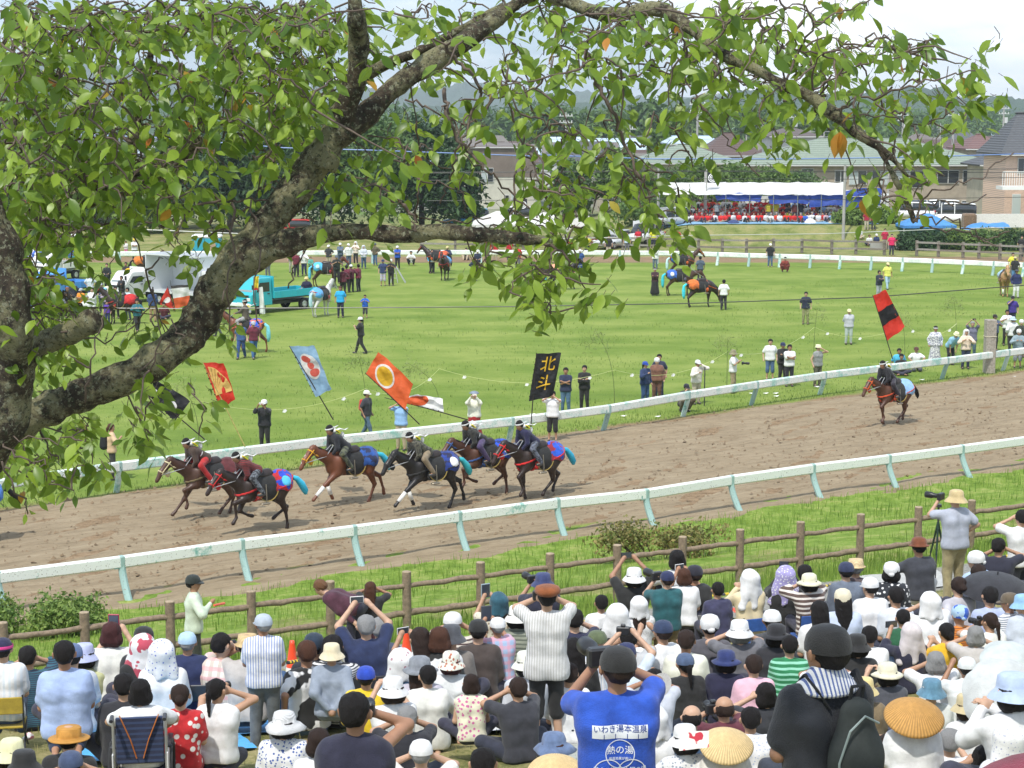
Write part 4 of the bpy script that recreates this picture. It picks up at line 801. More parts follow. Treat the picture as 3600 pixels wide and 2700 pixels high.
def pole(label, x, y0, y1, Y, r=.16, arms=2, grp='utility poles'):
 A, B = D(x, y0, Y), D(x, y1, Y); z0 = min(B[2], float(zt(B[0], Y))); rt = empty('utility_pole', (A[0], Y, z0)); tag(rt, label, 'pole', grp); h = A[2] - z0
 MB().tube([(0, 0, 0), (0, 0, h * .5), (0, 0, h)], [r, r * .85, r * .65], 8).obj('mast', CONC, rt)
 for i in range(arms):
  ca = MB().box((0, -.1, h - .5 - i * .9), (1.9, .1, .1)).obj('crossarm', FRM, rt)
  mb = MB()
  for s in (-.8, -.3, .3, .8): mb.tube([(s, -.1, h - .45 - i * .9), (s, -.1, h - .2 - i * .9)], .06, 6)
  mb.obj('insulators', WHT, ca)
 if r > .14 and arms > 1: MB().tube([(.45, 0, h - 3.0), (.45, 0, h - 2.0)], .32, 8).obj('transformer', FRM, rt)
for a in [('tallest concrete utility pole behind the pale blue roof', 2453, 352, 560, 215), ('concrete pole at the left end of the long tent', 2315, 585, 790, 159, .12, 0), ('grey pole beside the target banner', 2480, 600, 790, 160, .12, 0), ('grey wooden pole on the bank in front of the tent', 2971, 580, 862, 152, .14, 0), ('steel pole in front of the beige house', 3125, 590, 780, 170, .12, 0), ('pole above the small brown roof', 2624, 475, 560, 235, .14, 0), ('white steel pole over the town at the right', 3353, 395, 500, 300, .22, 1), ('pole with crossarms beyond the brown building', 1990, 395, 520, 260, .15, 2), ('pole right of the cream house', 2215, 440, 600, 240, .14, 1), ('pole with aerial in the town at right centre', 3175, 395, 500, 320, .2, 2), ('pole nearest the brick house in the town', 3530, 372, 500, 330, .2, 2), ('slim pole above the long green roof', 2790, 385, 470, 330, .16, 2)]: pole(*a)
for i in range(30):
 x = R_.uniform(1500, 3650); Y = R_.uniform(380, 900); p = D(x, 0, Y); z = R_.uniform(9.5, 13); rt = bpy.data.objects.new('utility_pole', None); COL.objects.link(rt); rt.location = (p[0], Y, -2); tag(rt, 'thin distant utility pole among the town roofs', 'pole', 'distant utility poles'); MB().tube([(0, 0, 0), (0, 0, z)], [.2, .14], 5).obj('mast', CONC, rt); MB().box((0, 0, z - .8), (2.2, .12, .12)).box((0, 0, z - 1.9), (1.8, .12, .12)).obj('crossarm', CONC, rt)
def wire(label, pts, Y, r, m, grp='overhead wires', sag=0.0, name='wire'):
 P = [D(x, y, yy) for (x, y), yy in zip(pts, Y if hasattr(Y, '__len__') else [Y] * len(pts))]; Q = []
 for i in range(len(P) - 1):
  for j in range(8): Q.append(P[i] + (P[i + 1] - P[i]) * j / 8)
 Q.append(P[-1]); tag(MB().tube(Q, r, 5).obj(name, m), label, 'cable', grp)
BK = mat((.02, .025, .02), 'plastic'); BL = mat((.12, .2, .45), 'plastic'); GW_ = mat((.45, .45, .43), 'plastic')
wire('black cable strung low across the whole green infield', [(-100, 1080), (600, 1085), (1250, 1082), (1800, 1078), (2440, 1066), (3060, 1045), (3600, 1003), (3900, 975)], 70, .02, BK)
wire('blue wrapped cable over the green roofs', [(1900, 545), (2300, 559), (2800, 559), (3200, 553), (3800, 535)], 120, .04, BL); wire('blue wrapped cable across the dark trees', [(200, 470), (560, 484), (1000, 520), (1300, 528), (1900, 550)], 120, .04, BL)
for i, (y0, y1) in enumerate([(600, 590), (628, 622), (603, 607), (700, 690)]): wire('thin black wire number %s in height over the long tent' % ('one', 'two', 'three', 'four')[i] if 0 else ('thin black wire over the green shrubs', 'thicker black wire just above the tent ridge', 'thin wire crossing the house windows', 'lowest thin wire behind the tent posts')[i], [(1500, y0 + 6), (2300, y0), (3000, y0 + 2), (3800, y1)], 140 + i * 3, .022, BK)
wire('pale grey cable below the dark trees at the left', [(200, 798), (400, 803), (1060, 830), (1500, 850)], 120, .03, GW_); wire('grey cable in front of the hedge and bank', [(1900, 842), (2400, 828), (2900, 822), (3300, 806), (3900, 790)], 120, .025, GW_)
wm = [mat((.55, .53, .48), 'wall'), mat((.42, .38, .33), 'wall'), mat((.62, .62, .60), 'wall')]; rm_ = [BRN, GRY, mat((.20, .17, .155), 'roof'), BLU, mat((.22, .2, .18), 'roof')]
tb_ = []
for i in range(120):
 Y = R_.choice([270, 300, 340, 380, 450, 540, 650, 780, 900]) * R_.uniform(.93, 1.07); x = R_.uniform(1450, 3750) if R_.random() < .85 else R_.uniform(-300, 1500); w_ = R_.uniform(8, 17); h = R_.uniform(5, 8.5) if Y < 500 else R_.uniform(6, 10.5); p = D(x, 0, Y); r = empty('town_house', (p[0], Y, -1.5 if Y < 500 else -2.3)); tag(r, 'small %s-roofed %s-walled house, %s of the town, %s' % (('brown', 'slate grey', 'taupe', 'pale blue', 'dark grey')[(i * 7) % 5], ('cream', 'tan', 'white')[i % 3], 'left' if x < 1500 else 'middle' if x < 2600 else 'right', 'near the green roofs' if Y < 400 else 'midway' if Y < 620 else 'below the hills'), 'house', 'distant town houses'); d_ = R_.uniform(6, 9)
 wx = MB().box((0, 0, h * .33), (w_ * .92, d_ * .9, h * .66)).obj('wall', wm[i % 3], r); a, b = w_ / 2, d_ / 2; q = R_.choice([.3, b, b * .8]); e = h * .64
 MB().add([(-a, -b, e), (a, -b, e), (a, b, e), (-a, b, e), (-a + q, 0, h), (a - q, 0, h)], [(0, 1, 5, 4), (1, 2, 5), (2, 3, 4, 5), (3, 0, 4), (3, 2, 1, 0)]).obj('roof', rm_[(i * 7) % 5], r)
 if Y < 600:
  for s in (-.28, .05, .3): MB().box((s * w_, -d_ * .45 - .03, h * .42), (1.5, .1, 1.1)).obj('window', GLS, r)
# vehicles
TYR = mat((.015, .015, .015), 'plastic', rough=.8); RIM = mat((.6, .6, .6), 'metal'); LAMP = mat((.8, .8, .75), 'glass'); RED = mat((.5, .02, .02), 'plastic'); DKP = mat((.03, .03, .035), 'plastic')
def sect(mb, st, n=16, p=3.5):
 """loft of rounded sections (y, half width, z0, z1)"""
 b = len(mb.v)
 for (y, w_, z0, z1) in st:
  for j in range(n):
   a = 2 * math.pi * j / n; c, s = math.cos(a), math.sin(a); q = (abs(c) ** p + abs(s) ** p) ** (-1 / p); mb.v.append((c * q * w_, y, (z0 + z1) / 2 + s * q * (z1 - z0) / 2))
 for i in range(len(st) - 1):
  for j in range(n): mb.f.append((b + i * n + j, b + i * n + (j + 1) % n, b + (i + 1) * n + (j + 1) % n, b + (i + 1) * n + j))
 mb.f.append(tuple(b + j for j in range(n))[::-1]); mb.f.append(tuple(b + (len(st) - 1) * n + j for j in range(n))); return mb
def wheel(r, x, y, rad_=.31, w_=.2):
 m = Matrix.Rotation(math.pi / 2, 4, 'Y'); wh = MB().lathe([(rad_ * .55, -w_ / 2), (rad_ * .93, -w_ / 2), (rad_, -w_ / 2 + .03), (rad_, w_ / 2 - .03), (rad_ * .93, w_ / 2), (rad_ * .55, w_ / 2)], 20, (x, y, rad_), M=m).obj('wheel', TYR, r)
 s = 1 if x > 0 else -1; MB().lathe([(.001, s * w_ * .3), (rad_ * .3, s * w_ * .42), (rad_ * .6, s * w_ * .35), (rad_ * .62, s * w_ * .5)], 16, (x, y, rad_), M=m).obj('rim', RIM, wh)
def car(label, loc, rz, col, van=0.0, L_=4.5, grp='cars parked behind the far rail'):
 r = empty('parked_car', loc, rz); tag(r, label, 'car', grp); P = mat(col, 'paint'); h = 1.45 + .45 * van; bz = .78 + .15 * van; a = L_ / 2
 autosm(sect(MB(), [(-a, .62, .35, .75), (-a + .12, .80, .25, bz), (-a + .6, .85, .22, bz + .08), (.0, .86, .22, bz + .08), (a * .45, .86, .22, bz + .06), (a - .5, .83, .22, bz - .04), (a - .1, .74, .25, bz - .15), (a, .6, .35, .6)]).obj('body', P, r), 50)
 f0 = a * (.42 + .22 * van)
 autosm(sect(MB(), [(-a + .18, .66, bz, h - .25), (-a + .55, .70, bz - .05, h - .05), (-.2, .72, bz - .05, h - .03), (f0 - .75, .70, bz - .05, h - .06), (f0 + .1, .62, bz - .05, bz + .12)], 16, 4).obj('windows', GLS, r), 50)
 autosm(sect(MB(), [(-a + .3, .62, h - .17, h - .06), (-a + .6, .66, h - .12, h), (-.1, .67, h - .11, h + .02), (f0 - .8, .64, h - .14, h - .02)], 16, 3).obj('roof', P, r), 50)
 for y in (-.15, .95 if van else .7): MB().box((0, y - .1, (bz + h) / 2), (1.46, .07, h - bz - .1)).obj('pillar', P, r)
 for sx in (-1, 1):
  for y in (-a * .62, a * .62): wheel(r, sx * .76, y)
  MB().ball((sx * .62, a - .12, .68), (.18, .1, .09), 6).obj('headlight', LAMP, r); MB().box((sx * .66, -a + .03, .78), (.2, .08, .16)).obj('tail_light', RED, r); MB().box((sx * .95, f0 - .2, bz + .12), (.16, .1, .12)).obj('mirror', P, r)
 MB().box((0, a + .01, .45), (1.0, .03, .14)).obj('grille', DKP, r); MB().box((0, a + .03, .42), (.33, .02, .16)).obj('number_plate', WHT, r)
def cp(x, y, Y): p = D(x, y, Y); return (p[0], Y, float(zt(p[0], Y)))
SIL = (.55, .57, .58)
car('silver sedan parked nose-on beside the low white tents', cp(2155, 820, 150), rad(150), SIL); car('silver minivan with a large windscreen in the middle of the parked row', cp(2270, 812, 152), rad(150), (.62, .63, .64), 1.0); car('grey hatchback half hidden under the bank at the tent end', cp(2345, 810, 156), rad(130), (.4, .42, .43), .5)
car('white van rear-on behind the blue canopy', cp(3290, 780, 166), rad(80), (.78, .78, .78), 1.0); car('white minivan beside the firewood stack', cp(3345, 790, 160), rad(75), (.80, .80, .79), 1.0); car('dark blue car in front of the carport', cp(3190, 775, 168), rad(85), (.03, .04, .06), .3); car('white car half hidden left of the blue canopy', cp(3190, 790, 160), rad(85), (.75, .75, .75), .2); car('white van parked beside the brown and cream building', cp(1800, 740, 175), rad(80), (.78, .78, .78), 1.0); car('red car under the dark trees', cp(1010, 815, 160), rad(90), (.5, .04, .03), .2); car('blue van beside the low tents behind the big horizontal bough', cp(1640, 760, 172), rad(90), (.05, .3, .55), 1.0)
def truck(label, loc, rz, col, L_=4.8, bed=None, W2=.85, cabh=1.95, box=None, bedcol=None, grp='trucks parked on the infield', load=None):
 r = empty('flatbed_truck' if not box else 'box_truck', loc, rz); tag(r, label, 'truck', grp); P = mat(col, 'paint'); a = L_ / 2; cl = 1.55; bc = mat(bedcol or col, 'paint')
 f = a; c0 = a - cl
 pr = [(c0, .45), (f - .05, .45), (f, .62), (f - .02, 1.05), (f - .14, 1.18), (f - .55, cabh - .08), (f - .7, cabh), (c0 + .08, cabh), (c0, cabh - .08)]; n = len(pr)
 V = [(s * (W2 - (.05 if z > 1.3 else 0)), y, z) for s in (-1, 1) for y, z in pr]; cb = MB().add(V, [tuple(range(n))[::1], tuple(range(n, 2 * n))[::-1]] + [(i, i + n, (i + 1) % n + n, (i + 1) % n) for i in range(n)]).obj('cab', P, r)
 bm = cb.modifiers.new('bevel', 'BEVEL'); bm.width = .05; bm.segments = 3; bm.limit_method = 'ANGLE'
 ws = MB().add([(-W2 + .12, f - .17 + .012, 1.22), (W2 - .12, f - .17 + .012, 1.22), (W2 - .15, f - .55 + .012, cabh - .15), (-W2 + .15, f - .55 + .012, cabh - .15)], [(0, 1, 2, 3)]).obj('windscreen', mat((.22, .26, .27), 'glass'), r)
 for s in (-1, 1):
  x = s * (W2 + .004 - .012);
  dr = MB().add([(x + s * .01, c0 + .12, .62), (x + s * .01, f - .35, .62), (x + s * .01, f - .3, 1.15), (x, f - .62, cabh - .18), (x, c0 + .12, cabh - .18)], [(0, 1, 2, 3, 4) if s > 0 else (4, 3, 2, 1, 0)]).obj('door', P, r)
  MB().add([(x + s * .014, c0 + .22, 1.2), (x + s * .014, f - .38, 1.2), (x + s * .006, f - .64, cabh - .25), (x + s * .006, c0 + .22, cabh - .25)], [(0, 1, 2, 3) if s > 0 else (3, 2, 1, 0)]).obj('window', GLS, dr); MB().box((x + s * .02, c0 + .3, 1.08), (.03, .16, .05)).obj('handle', DKP, dr)
  wheel(r, s * (W2 - .12), f - .75, .33); wheel(r, s * (W2 - .12), -a + .95, .33); MB().box((s * (W2 - .22), f + .005, .82), (.28, .05, .16), bev=.02).obj('headlight', LAMP, r)
  MB().tube([(s * W2, f - .2, 1.2), (s * (W2 + .14), f - .02, 1.45)], .015, 5).box((s * (W2 + .15), f, 1.5), (.14, .05, .24)).obj('mirror', DKP, r)
 MB().box((0, f + .02, .5), (W2 * 1.9, .1, .2), bev=.03).obj('bumper', mat((.75, .75, .75), 'paint'), r); MB().box((0, f + .08, .55), (.36, .02, .18)).obj('number_plate', WHT, r); MB().box((0, f + .005, 1.0), (W2 * 1.5, .03, .1)).obj('grille', DKP, r)
 MB().box((0, -.3, .48), (.8, L_ - .8, .16)).obj('chassis', DKP, r)
 bl = L_ - cl - .1; by = -a + bl / 2
 if box:
  t_ = MB(); hh = box; w3 = W2 * 2.15
  t_.box((0, by, .75), (w3, bl + .3, .1)).box((0, by, .75 + hh), (w3, bl + .3, .08)).box((-w3 / 2 + .03, by, .75 + hh / 2), (.06, bl + .3, hh)).box((0, -a + .0, .75 + hh / 2), (w3, .06, hh)).box((0, a - cl - .1 + .05, .75 + hh / 2), (w3, .06, hh)); t_.obj('cargo_box', bc, r)
 else:
  MB().box((0, by, .76), (W2 * 2.05, bl, .08)).obj('bed', DKP, r)
  for s in (-1, 1):
   sd_ = MB().box((s * W2 * 1.02, by, .98), (.05, bl, .38), bev=.01).obj('side_board', bc, r)
   for q in (-.35, 0, .35): MB().box((s * (W2 * 1.02 + .03), by + q * bl, .98), (.025, .06, .34)).obj('rib', bc, sd_)
  MB().box((0, -a - .02, .98), (W2 * 2.0, .05, .38)).obj('tailgate', bc, r); MB().box((0, c0 - .08, 1.4), (W2 * 2, .06, 1.2)).obj('headboard', bc, r)
 return r
TEAL = (.025, .42, .50)
truck('turquoise flatbed truck with a man sitting in its bed', G(965, 1092), rad(140), TEAL, 4.9)
truck('white light truck standing beside the open box trailer at the left', G(505, 1058), rad(140), (.72, .72, .70), 3.9, W2=.74, cabh=1.8)
truck('white and grey box truck with an open side', G(690, 1075), rad(232), (.68, .69, .68), 6.0, box=2.1, W2=.95, cabh=2.1, bedcol=(.62, .64, .66))
truck('blue light truck behind the people at the far left', G(215, 1062), rad(150), (.10, .33, .75), 3.8, W2=.72, cabh=1.8); truck('white light truck with an orange banner, leftmost of the trucks', G(205, 985), rad(150), (.74, .72, .68), 3.8, W2=.72, cabh=1.8)
def ptank(label, x, y, w_):
 p = G(x, y); r = empty('storage_chest', p); tag(r, label, 'chest', 'teal chests with white lids'); MB().box((0, 0, .75), (w_, 1.2, 1.5), bev=.06).obj('chest_body', mat((.03, .33, .42), 'plastic'), r); MB().box((0, 0, 1.6), (w_ + .1, 1.3, .3), bev=.12).obj('lid', mat((.8, .8, .78), 'plastic'), r); MB().box((w_ * .2, -.62, .8), (.6, .03, .6)).obj('board', mat((.5, .38, .24), 'wood'), r)
ptank('teal chest with a white lid behind the box truck', 730, 905, 2.1); ptank('teal chest with a white lid near the striped tent', 235, 905, 2.4)
def bush(label, x, y, w_, d_, h, seedn, m):
 p = T(x, y, 0); C = [(R_.uniform(-.42, .42) * w_, R_.uniform(-.35, .35) * d_, h * R_.uniform(.35, .62)) for _ in range(26)]; r = empty('bush', p); tag(r, label, 'bush', 'bushes beside the log fence'); link('foliage', leafcloud(C, [(w_ * .14, d_ * .26, h * .36)] * 26, seedn, .045, squash=1.1), m, r)
 mb = MB()
 for i in range(40):
  c = C[i % 26]; mb.tube([(c[0] * .5, c[1] * .5, 0), (c[0] * .8, c[1] * .8, h * .4), (c[0], c[1], c[2] + h * .25)], [.012, .008, .004], 4)
 mb.obj('stems', mat((.16, .10, .07), 'wood'), r)
bush('low leafy bush behind the fence at the left edge', 90, 2240, 3.1, 1.3, .95, 9000, mat((.05, .12, .015), 'crown', (.32, .42, .10)))
bush('reddish twiggy bush behind the fence posts', 2330, 1965, 3.2, 1.2, .95, 3600, mat((.10, .15, .03), 'crown', (.36, .26, .09)))
p = G(3476, 1312); o = MB().box((0, 0, 1.12), (.42, .38, 2.25), .1, bev=.02).obj('wooden_post', mat((.40, .36, .30), 'wood'), loc=p); tag(o, 'thick square grey wooden post beside the infield rail at the right', 'post'); MB().tube([(-.22, -.2, 1.55), (.22, -.2, 1.55), (.22, .2, 1.55), (-.22, .2, 1.55), (-.22, -.2, 1.55)], .015, 5).obj('rope', mat((.55, .5, .35), 'plastic'), o)
BAM = mat((.16, .22, .06), 'wood'); BML = mat((.13, .19, .05), 'crown', (.34, .38, .14))
canes = [(1545, 1370, 1270, -110), (2160, 1375, 1150, -70), (2555, 1300, 1180, 0), (2860, 1200, 1075, 10), (3180, 1190, 1100, -20), (3360, 1185, 1040, -15), (1290, 1450, 1230, -30), (700, 1500, 1340, -60)]
caneP = []
for i, (x, yb, yt, lean) in enumerate(canes):
 b = np.array(G(x, yb + 75)); h = (yb + 75 - yt) * b[1] / 6510 * .98; r = empty('bamboo_cane', b); tag(r, 'thin bamboo cane with a leafy top, ' + ('left of the black banner', 'right of the black banner', 'beside the man in the bush hat', 'in front of the man in the dark polo', 'behind the red and black banner', 'above the bowing man', 'behind the orange banner', 'under the big limb at the left')[i], 'bamboo', 'bamboo canes along the infield rail'); lx = lean * b[1] / 6510
 pts = [(lx * f ** 3, 0, h * f) for f in np.linspace(0, 1, 9)]; MB().tube(pts, [.018 - .012 * f for f in np.linspace(0, 1, 9)], 5).obj('cane', BAM, r)
 link('leaves', leafcloud([(lx * .75 - .1 + q * .12, 0, h * (.98 - abs(q) * .06)) for q in range(-3, 4)], [(.34, .3, .42)] * 7, 260, .075, squash=.25), BML, r); caneP.append((b, h))
def rope(i, j, label):
 (a, ha), (b, hb) = caneP[i], caneP[j]; A, B = a + np.array([0, 0, 1.55]), b + np.array([0, 0, 1.55]); P = [A + (B - A) * f - np.array([0, 0, .5 * 4 * f * (1 - f)]) for f in np.linspace(0, 1, 15)]
 r = empty('paper_rope', a); o = np.array(r.location); tag(r, label, 'rope', 'ropes with paper strips'); MB().tube([p - o for p in P], .008, 4).obj('rope', mat((.45, .50, .18), 'plastic'), r)
 for q in (2, 7, 12):
  c = P[q] - o; MB().add([(c[0] - .03, c[1], c[2]), (c[0] + .04, c[1], c[2] + .01), (c[0] + .09, c[1] + .02, c[2] - .05), (c[0] + .03, c[1] - .02, c[2] - .11), (c[0] - .07, c[1], c[2] - .10)], [(0, 1, 2, 3, 4)]).obj('paper_strip', WHT, r)
for i, j, l in [(7, 6, 'rope with white paper strips behind the orange banner'), (6, 0, 'rope with paper strips left of the white and red banner'), (0, 1, 'rope with paper strips behind the black banner'), (1, 2, 'rope with paper strips right of the black banner'), (2, 3, 'rope with paper strips near the man in the bush hat'), (3, 4, 'rope with paper strips behind the grey-shirted official'), (4, 5, 'rope with paper strips behind the man in white pattern')]: rope(i, j, l)
for i, (x, y) in enumerate([(2310, 1470), (2470, 1395), (2460, 1375), (2725, 1388), (2727, 1398), (2690, 1388), (2640, 1388), (2870, 1365), (1900, 1480), (1870, 1462), (1925, 1460), (505, 1640), (3240, 1340), (2190, 1468), (3560, 1330)]):
 p = G(x, y); o = MB().add([(-.1, 0, .03), (.05, -.05, .01), (.14, .02, .05), (.02, .08, .02)], [(0, 1, 2, 3)]).obj('paper_scrap', WHT, loc=(p[0], p[1], .04)); tag(o, 'white scrap of fallen paper on the ground by the infield rail', 'paper', 'fallen paper scraps')
# people
SKN = [mat((.47, .27, .17), 'skin'), mat((.38, .20, .12), 'skin'), mat((.55, .34, .23), 'skin')]
SHOE = mat((.05, .05, .05), 'plastic')
V_ = lambda *a: np.array(a, float)
def ik(a, t, l1, l2, pole):
 d = t - a; n = np.linalg.norm(d); n_ = min(n, (l1 + l2) * .995); d = d / (n + 1e-9); t = a + d * n_
 p = pole - d * (pole @ d); p /= np.linalg.norm(p) + 1e-9; c = (l1 * l1 + n_ * n_ - l2 * l2) / (2 * l1 * n_); c = max(-1, min(1, c))
 return a + d * (l1 * c) + p * (l1 * math.sqrt(max(0, 1 - c * c))), t
ARM = {'down': (.27, .05, -.52, .6, -.8, -.2), 'cam': (.085, .15, .12, .9, 0, -.8), 'tele': (.07, .26, .10, .7, 0, -1), 'phone': (.09, .36, .13, .7, 0, -1), 'up': (.11, .24, .33, .9, -.1, -.3),
 'lap': (.10, .27, -.36, .45, -.6, -.4), 'cross': (-.09, .19, -.20, 1, 0, -.6), 'back': (.04, -.17, -.47, 1, -.6, 0), 'clap': (.035, .30, .0, .8, -.1, -.8), 'hips': (.19, .05, -.40, 1, -.6, 0),
 'rein': (.07, .40, -.30, .8, -.2, -.4), 'hold': (.12, .24, -.14, .8, -.4, -.5), 'mouth': (.04, .16, .05, .9, 0, -.8), 'prop': (.30, -.14, -.44, .6, -1, 0), 'reach': (.22, .42, .0, .5, 0, -1), 'knee': (.20, .36, -.30, 1, 0, .1), 'ground': (.18, .20, -.60, .6, .2, 0), 'point': (.3, .45, .12, .4, 0, -1)}
def skel(pose, arms='lap', lean=None, yaw=0, nod=0, fat=1.0, sw=1.0):
 J = {}; L0 = {'stand': .02, 'walk': .05, 'sit': .16, 'sitk': .10, 'chair': .10, 'kneel': .05, 'squat': .35, 'bend': 1.25, 'ride': .95, 'rideup': .05, 'stoop': .95, 'seiza': .04, 'lean': .3, 'half': .0}[pose]
 ln = L0 if lean is None else lean; pz = {'stand': .90, 'walk': .89, 'sit': .12, 'sitk': .12, 'chair': .42, 'kneel': .52, 'squat': .30, 'bend': .88, 'ride': .0, 'rideup': .0, 'stoop': .88, 'seiza': .24, 'lean': .88, 'half': .9}[pose]
 P = V_(0, 0, pz); U = V_(0, math.sin(ln), math.cos(ln)); Fw = V_(0, math.cos(ln), -math.sin(ln)); X = V_(1, 0, 0)
 J['P'] = P; J['W'] = P + U * .16; J['C'] = P + U * .34 ; J['N'] = P + U * .50 + Fw * .0
 hl = ln * .55 + nod; HU = V_(-math.sin(yaw) * math.sin(hl), math.cos(yaw) * math.sin(hl), math.cos(hl)); J['H'] = J['N'] + V_(0, math.sin(ln * .8), math.cos(ln * .8)) * .06 + HU * .10; J['HU'] = HU; J['yaw'] = yaw; J['nod'] = hl
 am = arms if isinstance(arms, tuple) else (arms, arms)
 for s, nm, a in ((-1, 'L', am[0]), (1, 'R', am[1])):
  S = J['N'] - U * .06 + X * s * .162 * sw; T_ = ARM[a]; ca, sa = (math.cos(yaw * .6), math.sin(yaw * .6)) if a in ('cam', 'phone', 'up', 'tele', 'mouth') else (1, 0)
  ox, oy = s * T_[0], T_[1]; ox, oy = ox * ca - oy * sa, ox * sa + oy * ca
  Us = U if a not in ('cam', 'phone', 'up', 'tele', 'mouth') else (U * .3 + V_(0, 0, 1) * .7); t = J['N'] + X * ox + Fw * oy + Us * T_[2]
  if pose in ('stoop', 'bend') and a == 'knee': t = V_(s * .14, .20, .52)
  e, w_ = ik(S, t, .275, .25, X * (s * T_[3]) + Fw * T_[4] + U * T_[5]); J['S' + nm], J['E' + nm], J['A' + nm] = S, e, w_
  J['hc' + nm] = a not in ('down', 'prop', 'hips')
 for s, nm in ((-1, 'L'), (1, 'R')):
  h = P + X * s * .09 - U * .02
  if pose in ('stand', 'lean', 'stoop', 'bend', 'half'): kx, ft = .10, V_(s * .12, -.02, .08); kn = V_(s * kx, .03 if pose == 'stand' else .08, .47)
  elif pose == 'walk': ft = V_(s * .08, s * .26, .10 if s < 0 else .08); kn = V_(s * .09, .06 + s * .10, .48)
  elif pose == 'sit': kn = V_(s * .34, .26, .20); ft = V_(-s * .08, .36, .08)
  elif pose == 'sitk': kn = V_(s * .17, .33, .46); ft = V_(s * .12, .50, .08)
  elif pose == 'chair': kn = V_(s * .13, .42, .44); ft = V_(s * .13, .44, .08)
  elif pose == 'kneel': kn = V_(s * .13, .06, .07); ft = V_(s * .12, -.36, .07)
  elif pose == 'seiza': kn = V_(s * .14, .38, .10); ft = V_(s * .10, -.10, .08)
  elif pose == 'squat': kn = V_(s * .24, .34, .46); ft = V_(s * .16, .08, .08)
  elif pose in ('ride', 'rideup'): kn = V_(s * .36, .28, -.12); ft = V_(s * .40, .02 if pose == 'ride' else .12, -.50)
  J['h' + nm], J['k' + nm], J['f' + nm] = h, kn, ft;
  td = V_(0, .13, -.035) if pose not in ('kneel', 'seiza') else V_(0, -.12, -.03)
  if pose == 'sit': td = V_(-s * .12, .04, -.02)
  J['t' + nm] = ft + td
 J['U'], J['F'] = U, Fw; J['top'] = (J['H'] + HU * .125)[2]; J['fat'] = fat; return J
def bounds(J, pad=.22):
 P = np.array([v for v in J.values() if isinstance(v, np.ndarray) and v.shape == (3,) and not (abs(np.linalg.norm(v) - 1) < 1e-6)] + [J['P'], J['H']]); return P.min(0) - pad, P.max(0) + pad
def body(J, res, near=False):
 lo, hi = bounds(J, .16); s = SDF(lo, hi, res); f = J['fat']; U, F, X = J['U'], J['F'], V_(1, 0, 0)
 for q in (-1, 1):
  o = X * q * .075; s.cap(J['P'] + o, J['W'] + o * .85, .10 * f, .088 * f, .05); s.cap(J['W'] + o * .85, J['C'] + o * 1.1, .088 * f, .10 * f, .05); s.cap(J['C'] + o * 1.1, J['N'] - U * .07 + o * .8, .10 * f, .07, .05)
 s.cap(J['SL'] - U * .01, J['SR'] - U * .01, .052, .052, .05)
 s.cap(J['N'] - U * .04, J['H'] - J['HU'] * .06, .055, .052, .03)
 H, HU = J['H'], J['HU']; yw = J['yaw']; hf = V_(-math.sin(yw) * math.cos(J['nod']), math.cos(yw) * math.cos(J['nod']), -math.sin(J['nod'])); hx = np.cross(hf, HU)
 s.cap(H + HU * .03 - hf * .015, H - HU * .015 + hf * .012, .088, .082, .02); s.cap(H - HU * .05 + hf * .03, H - HU * .07 + hf * .045, .055, .045, .03)
 if res < .028: s.cap(H - HU * .005 + hf * .088, H - HU * .03 + hf * .102, .011, .015, .012)
 if res < .022:
  for q in (-1, 1): s.cap(H + hx * q * .098 + HU * .008, H + hx * q * .096 - HU * .03, .016, .012, .008); s.cap(H + hx * q * .03 + hf * .087 + HU * .012, H + hx * q * .032 + hf * .089 + HU * .012, .012, .012, sub=True)
 for nm, q in (('L', -1), ('R', 1)):
  s.chain([J['S' + nm], J['E' + nm], J['A' + nm]], [.047, .037, .026], .02)
  A, E = J['A' + nm], J['E' + nm]; d = (A - E); d /= np.linalg.norm(d)
  if res < .016:
   inn = -X * q; cur = inn * .6 + F * .4 if J['hc' + nm] else F * .3 + inn * .4; cur -= d * (cur @ d); cur /= np.linalg.norm(cur); sd = np.cross(d, cur); sd /= np.linalg.norm(sd)
   s.cap(A, A + d * .055, .026, .030, .015); s.cap(A + d * .05 + sd * .022, A + d * .05 - sd * .022, .018, .018, .015)
   for i, (o, l) in enumerate(((.030, .06), (.010, .07), (-.010, .066), (-.030, .052))):
    b0 = A + d * .075 + sd * o; m1 = b0 + d * l * .45 + cur * .008 * (i % 2 + 1); e1 = m1 + (d * .35 + cur * .9) * l * .55; s.cap(b0 - d * .02, m1, .0105, .010, .004); s.cap(m1, e1, .010, .0085, .004)
   tb = A + d * .02 + sd * .028; s.cap(tb, tb + d * .03 + sd * .018 + cur * .015, .013, .011, .008); s.cap(tb + d * .03 + sd * .018 + cur * .015, tb + d * .055 + cur * .038 + sd * .012, .011, .009, .004)
  else: s.cap(A, A + d * .07 + F * .01, .028, .033, .015); s.cap(A + d * .07, A + d * .10 + F * .025, .028, .018, .02)
  s.cap(J['h' + nm], J['k' + nm], .082 * f, .055, .04); s.cap(J['k' + nm], J['f' + nm], .052, .036, .02); s.cap(J['f' + nm], J['t' + nm], .034, .03, .02)
 return s.mesh()
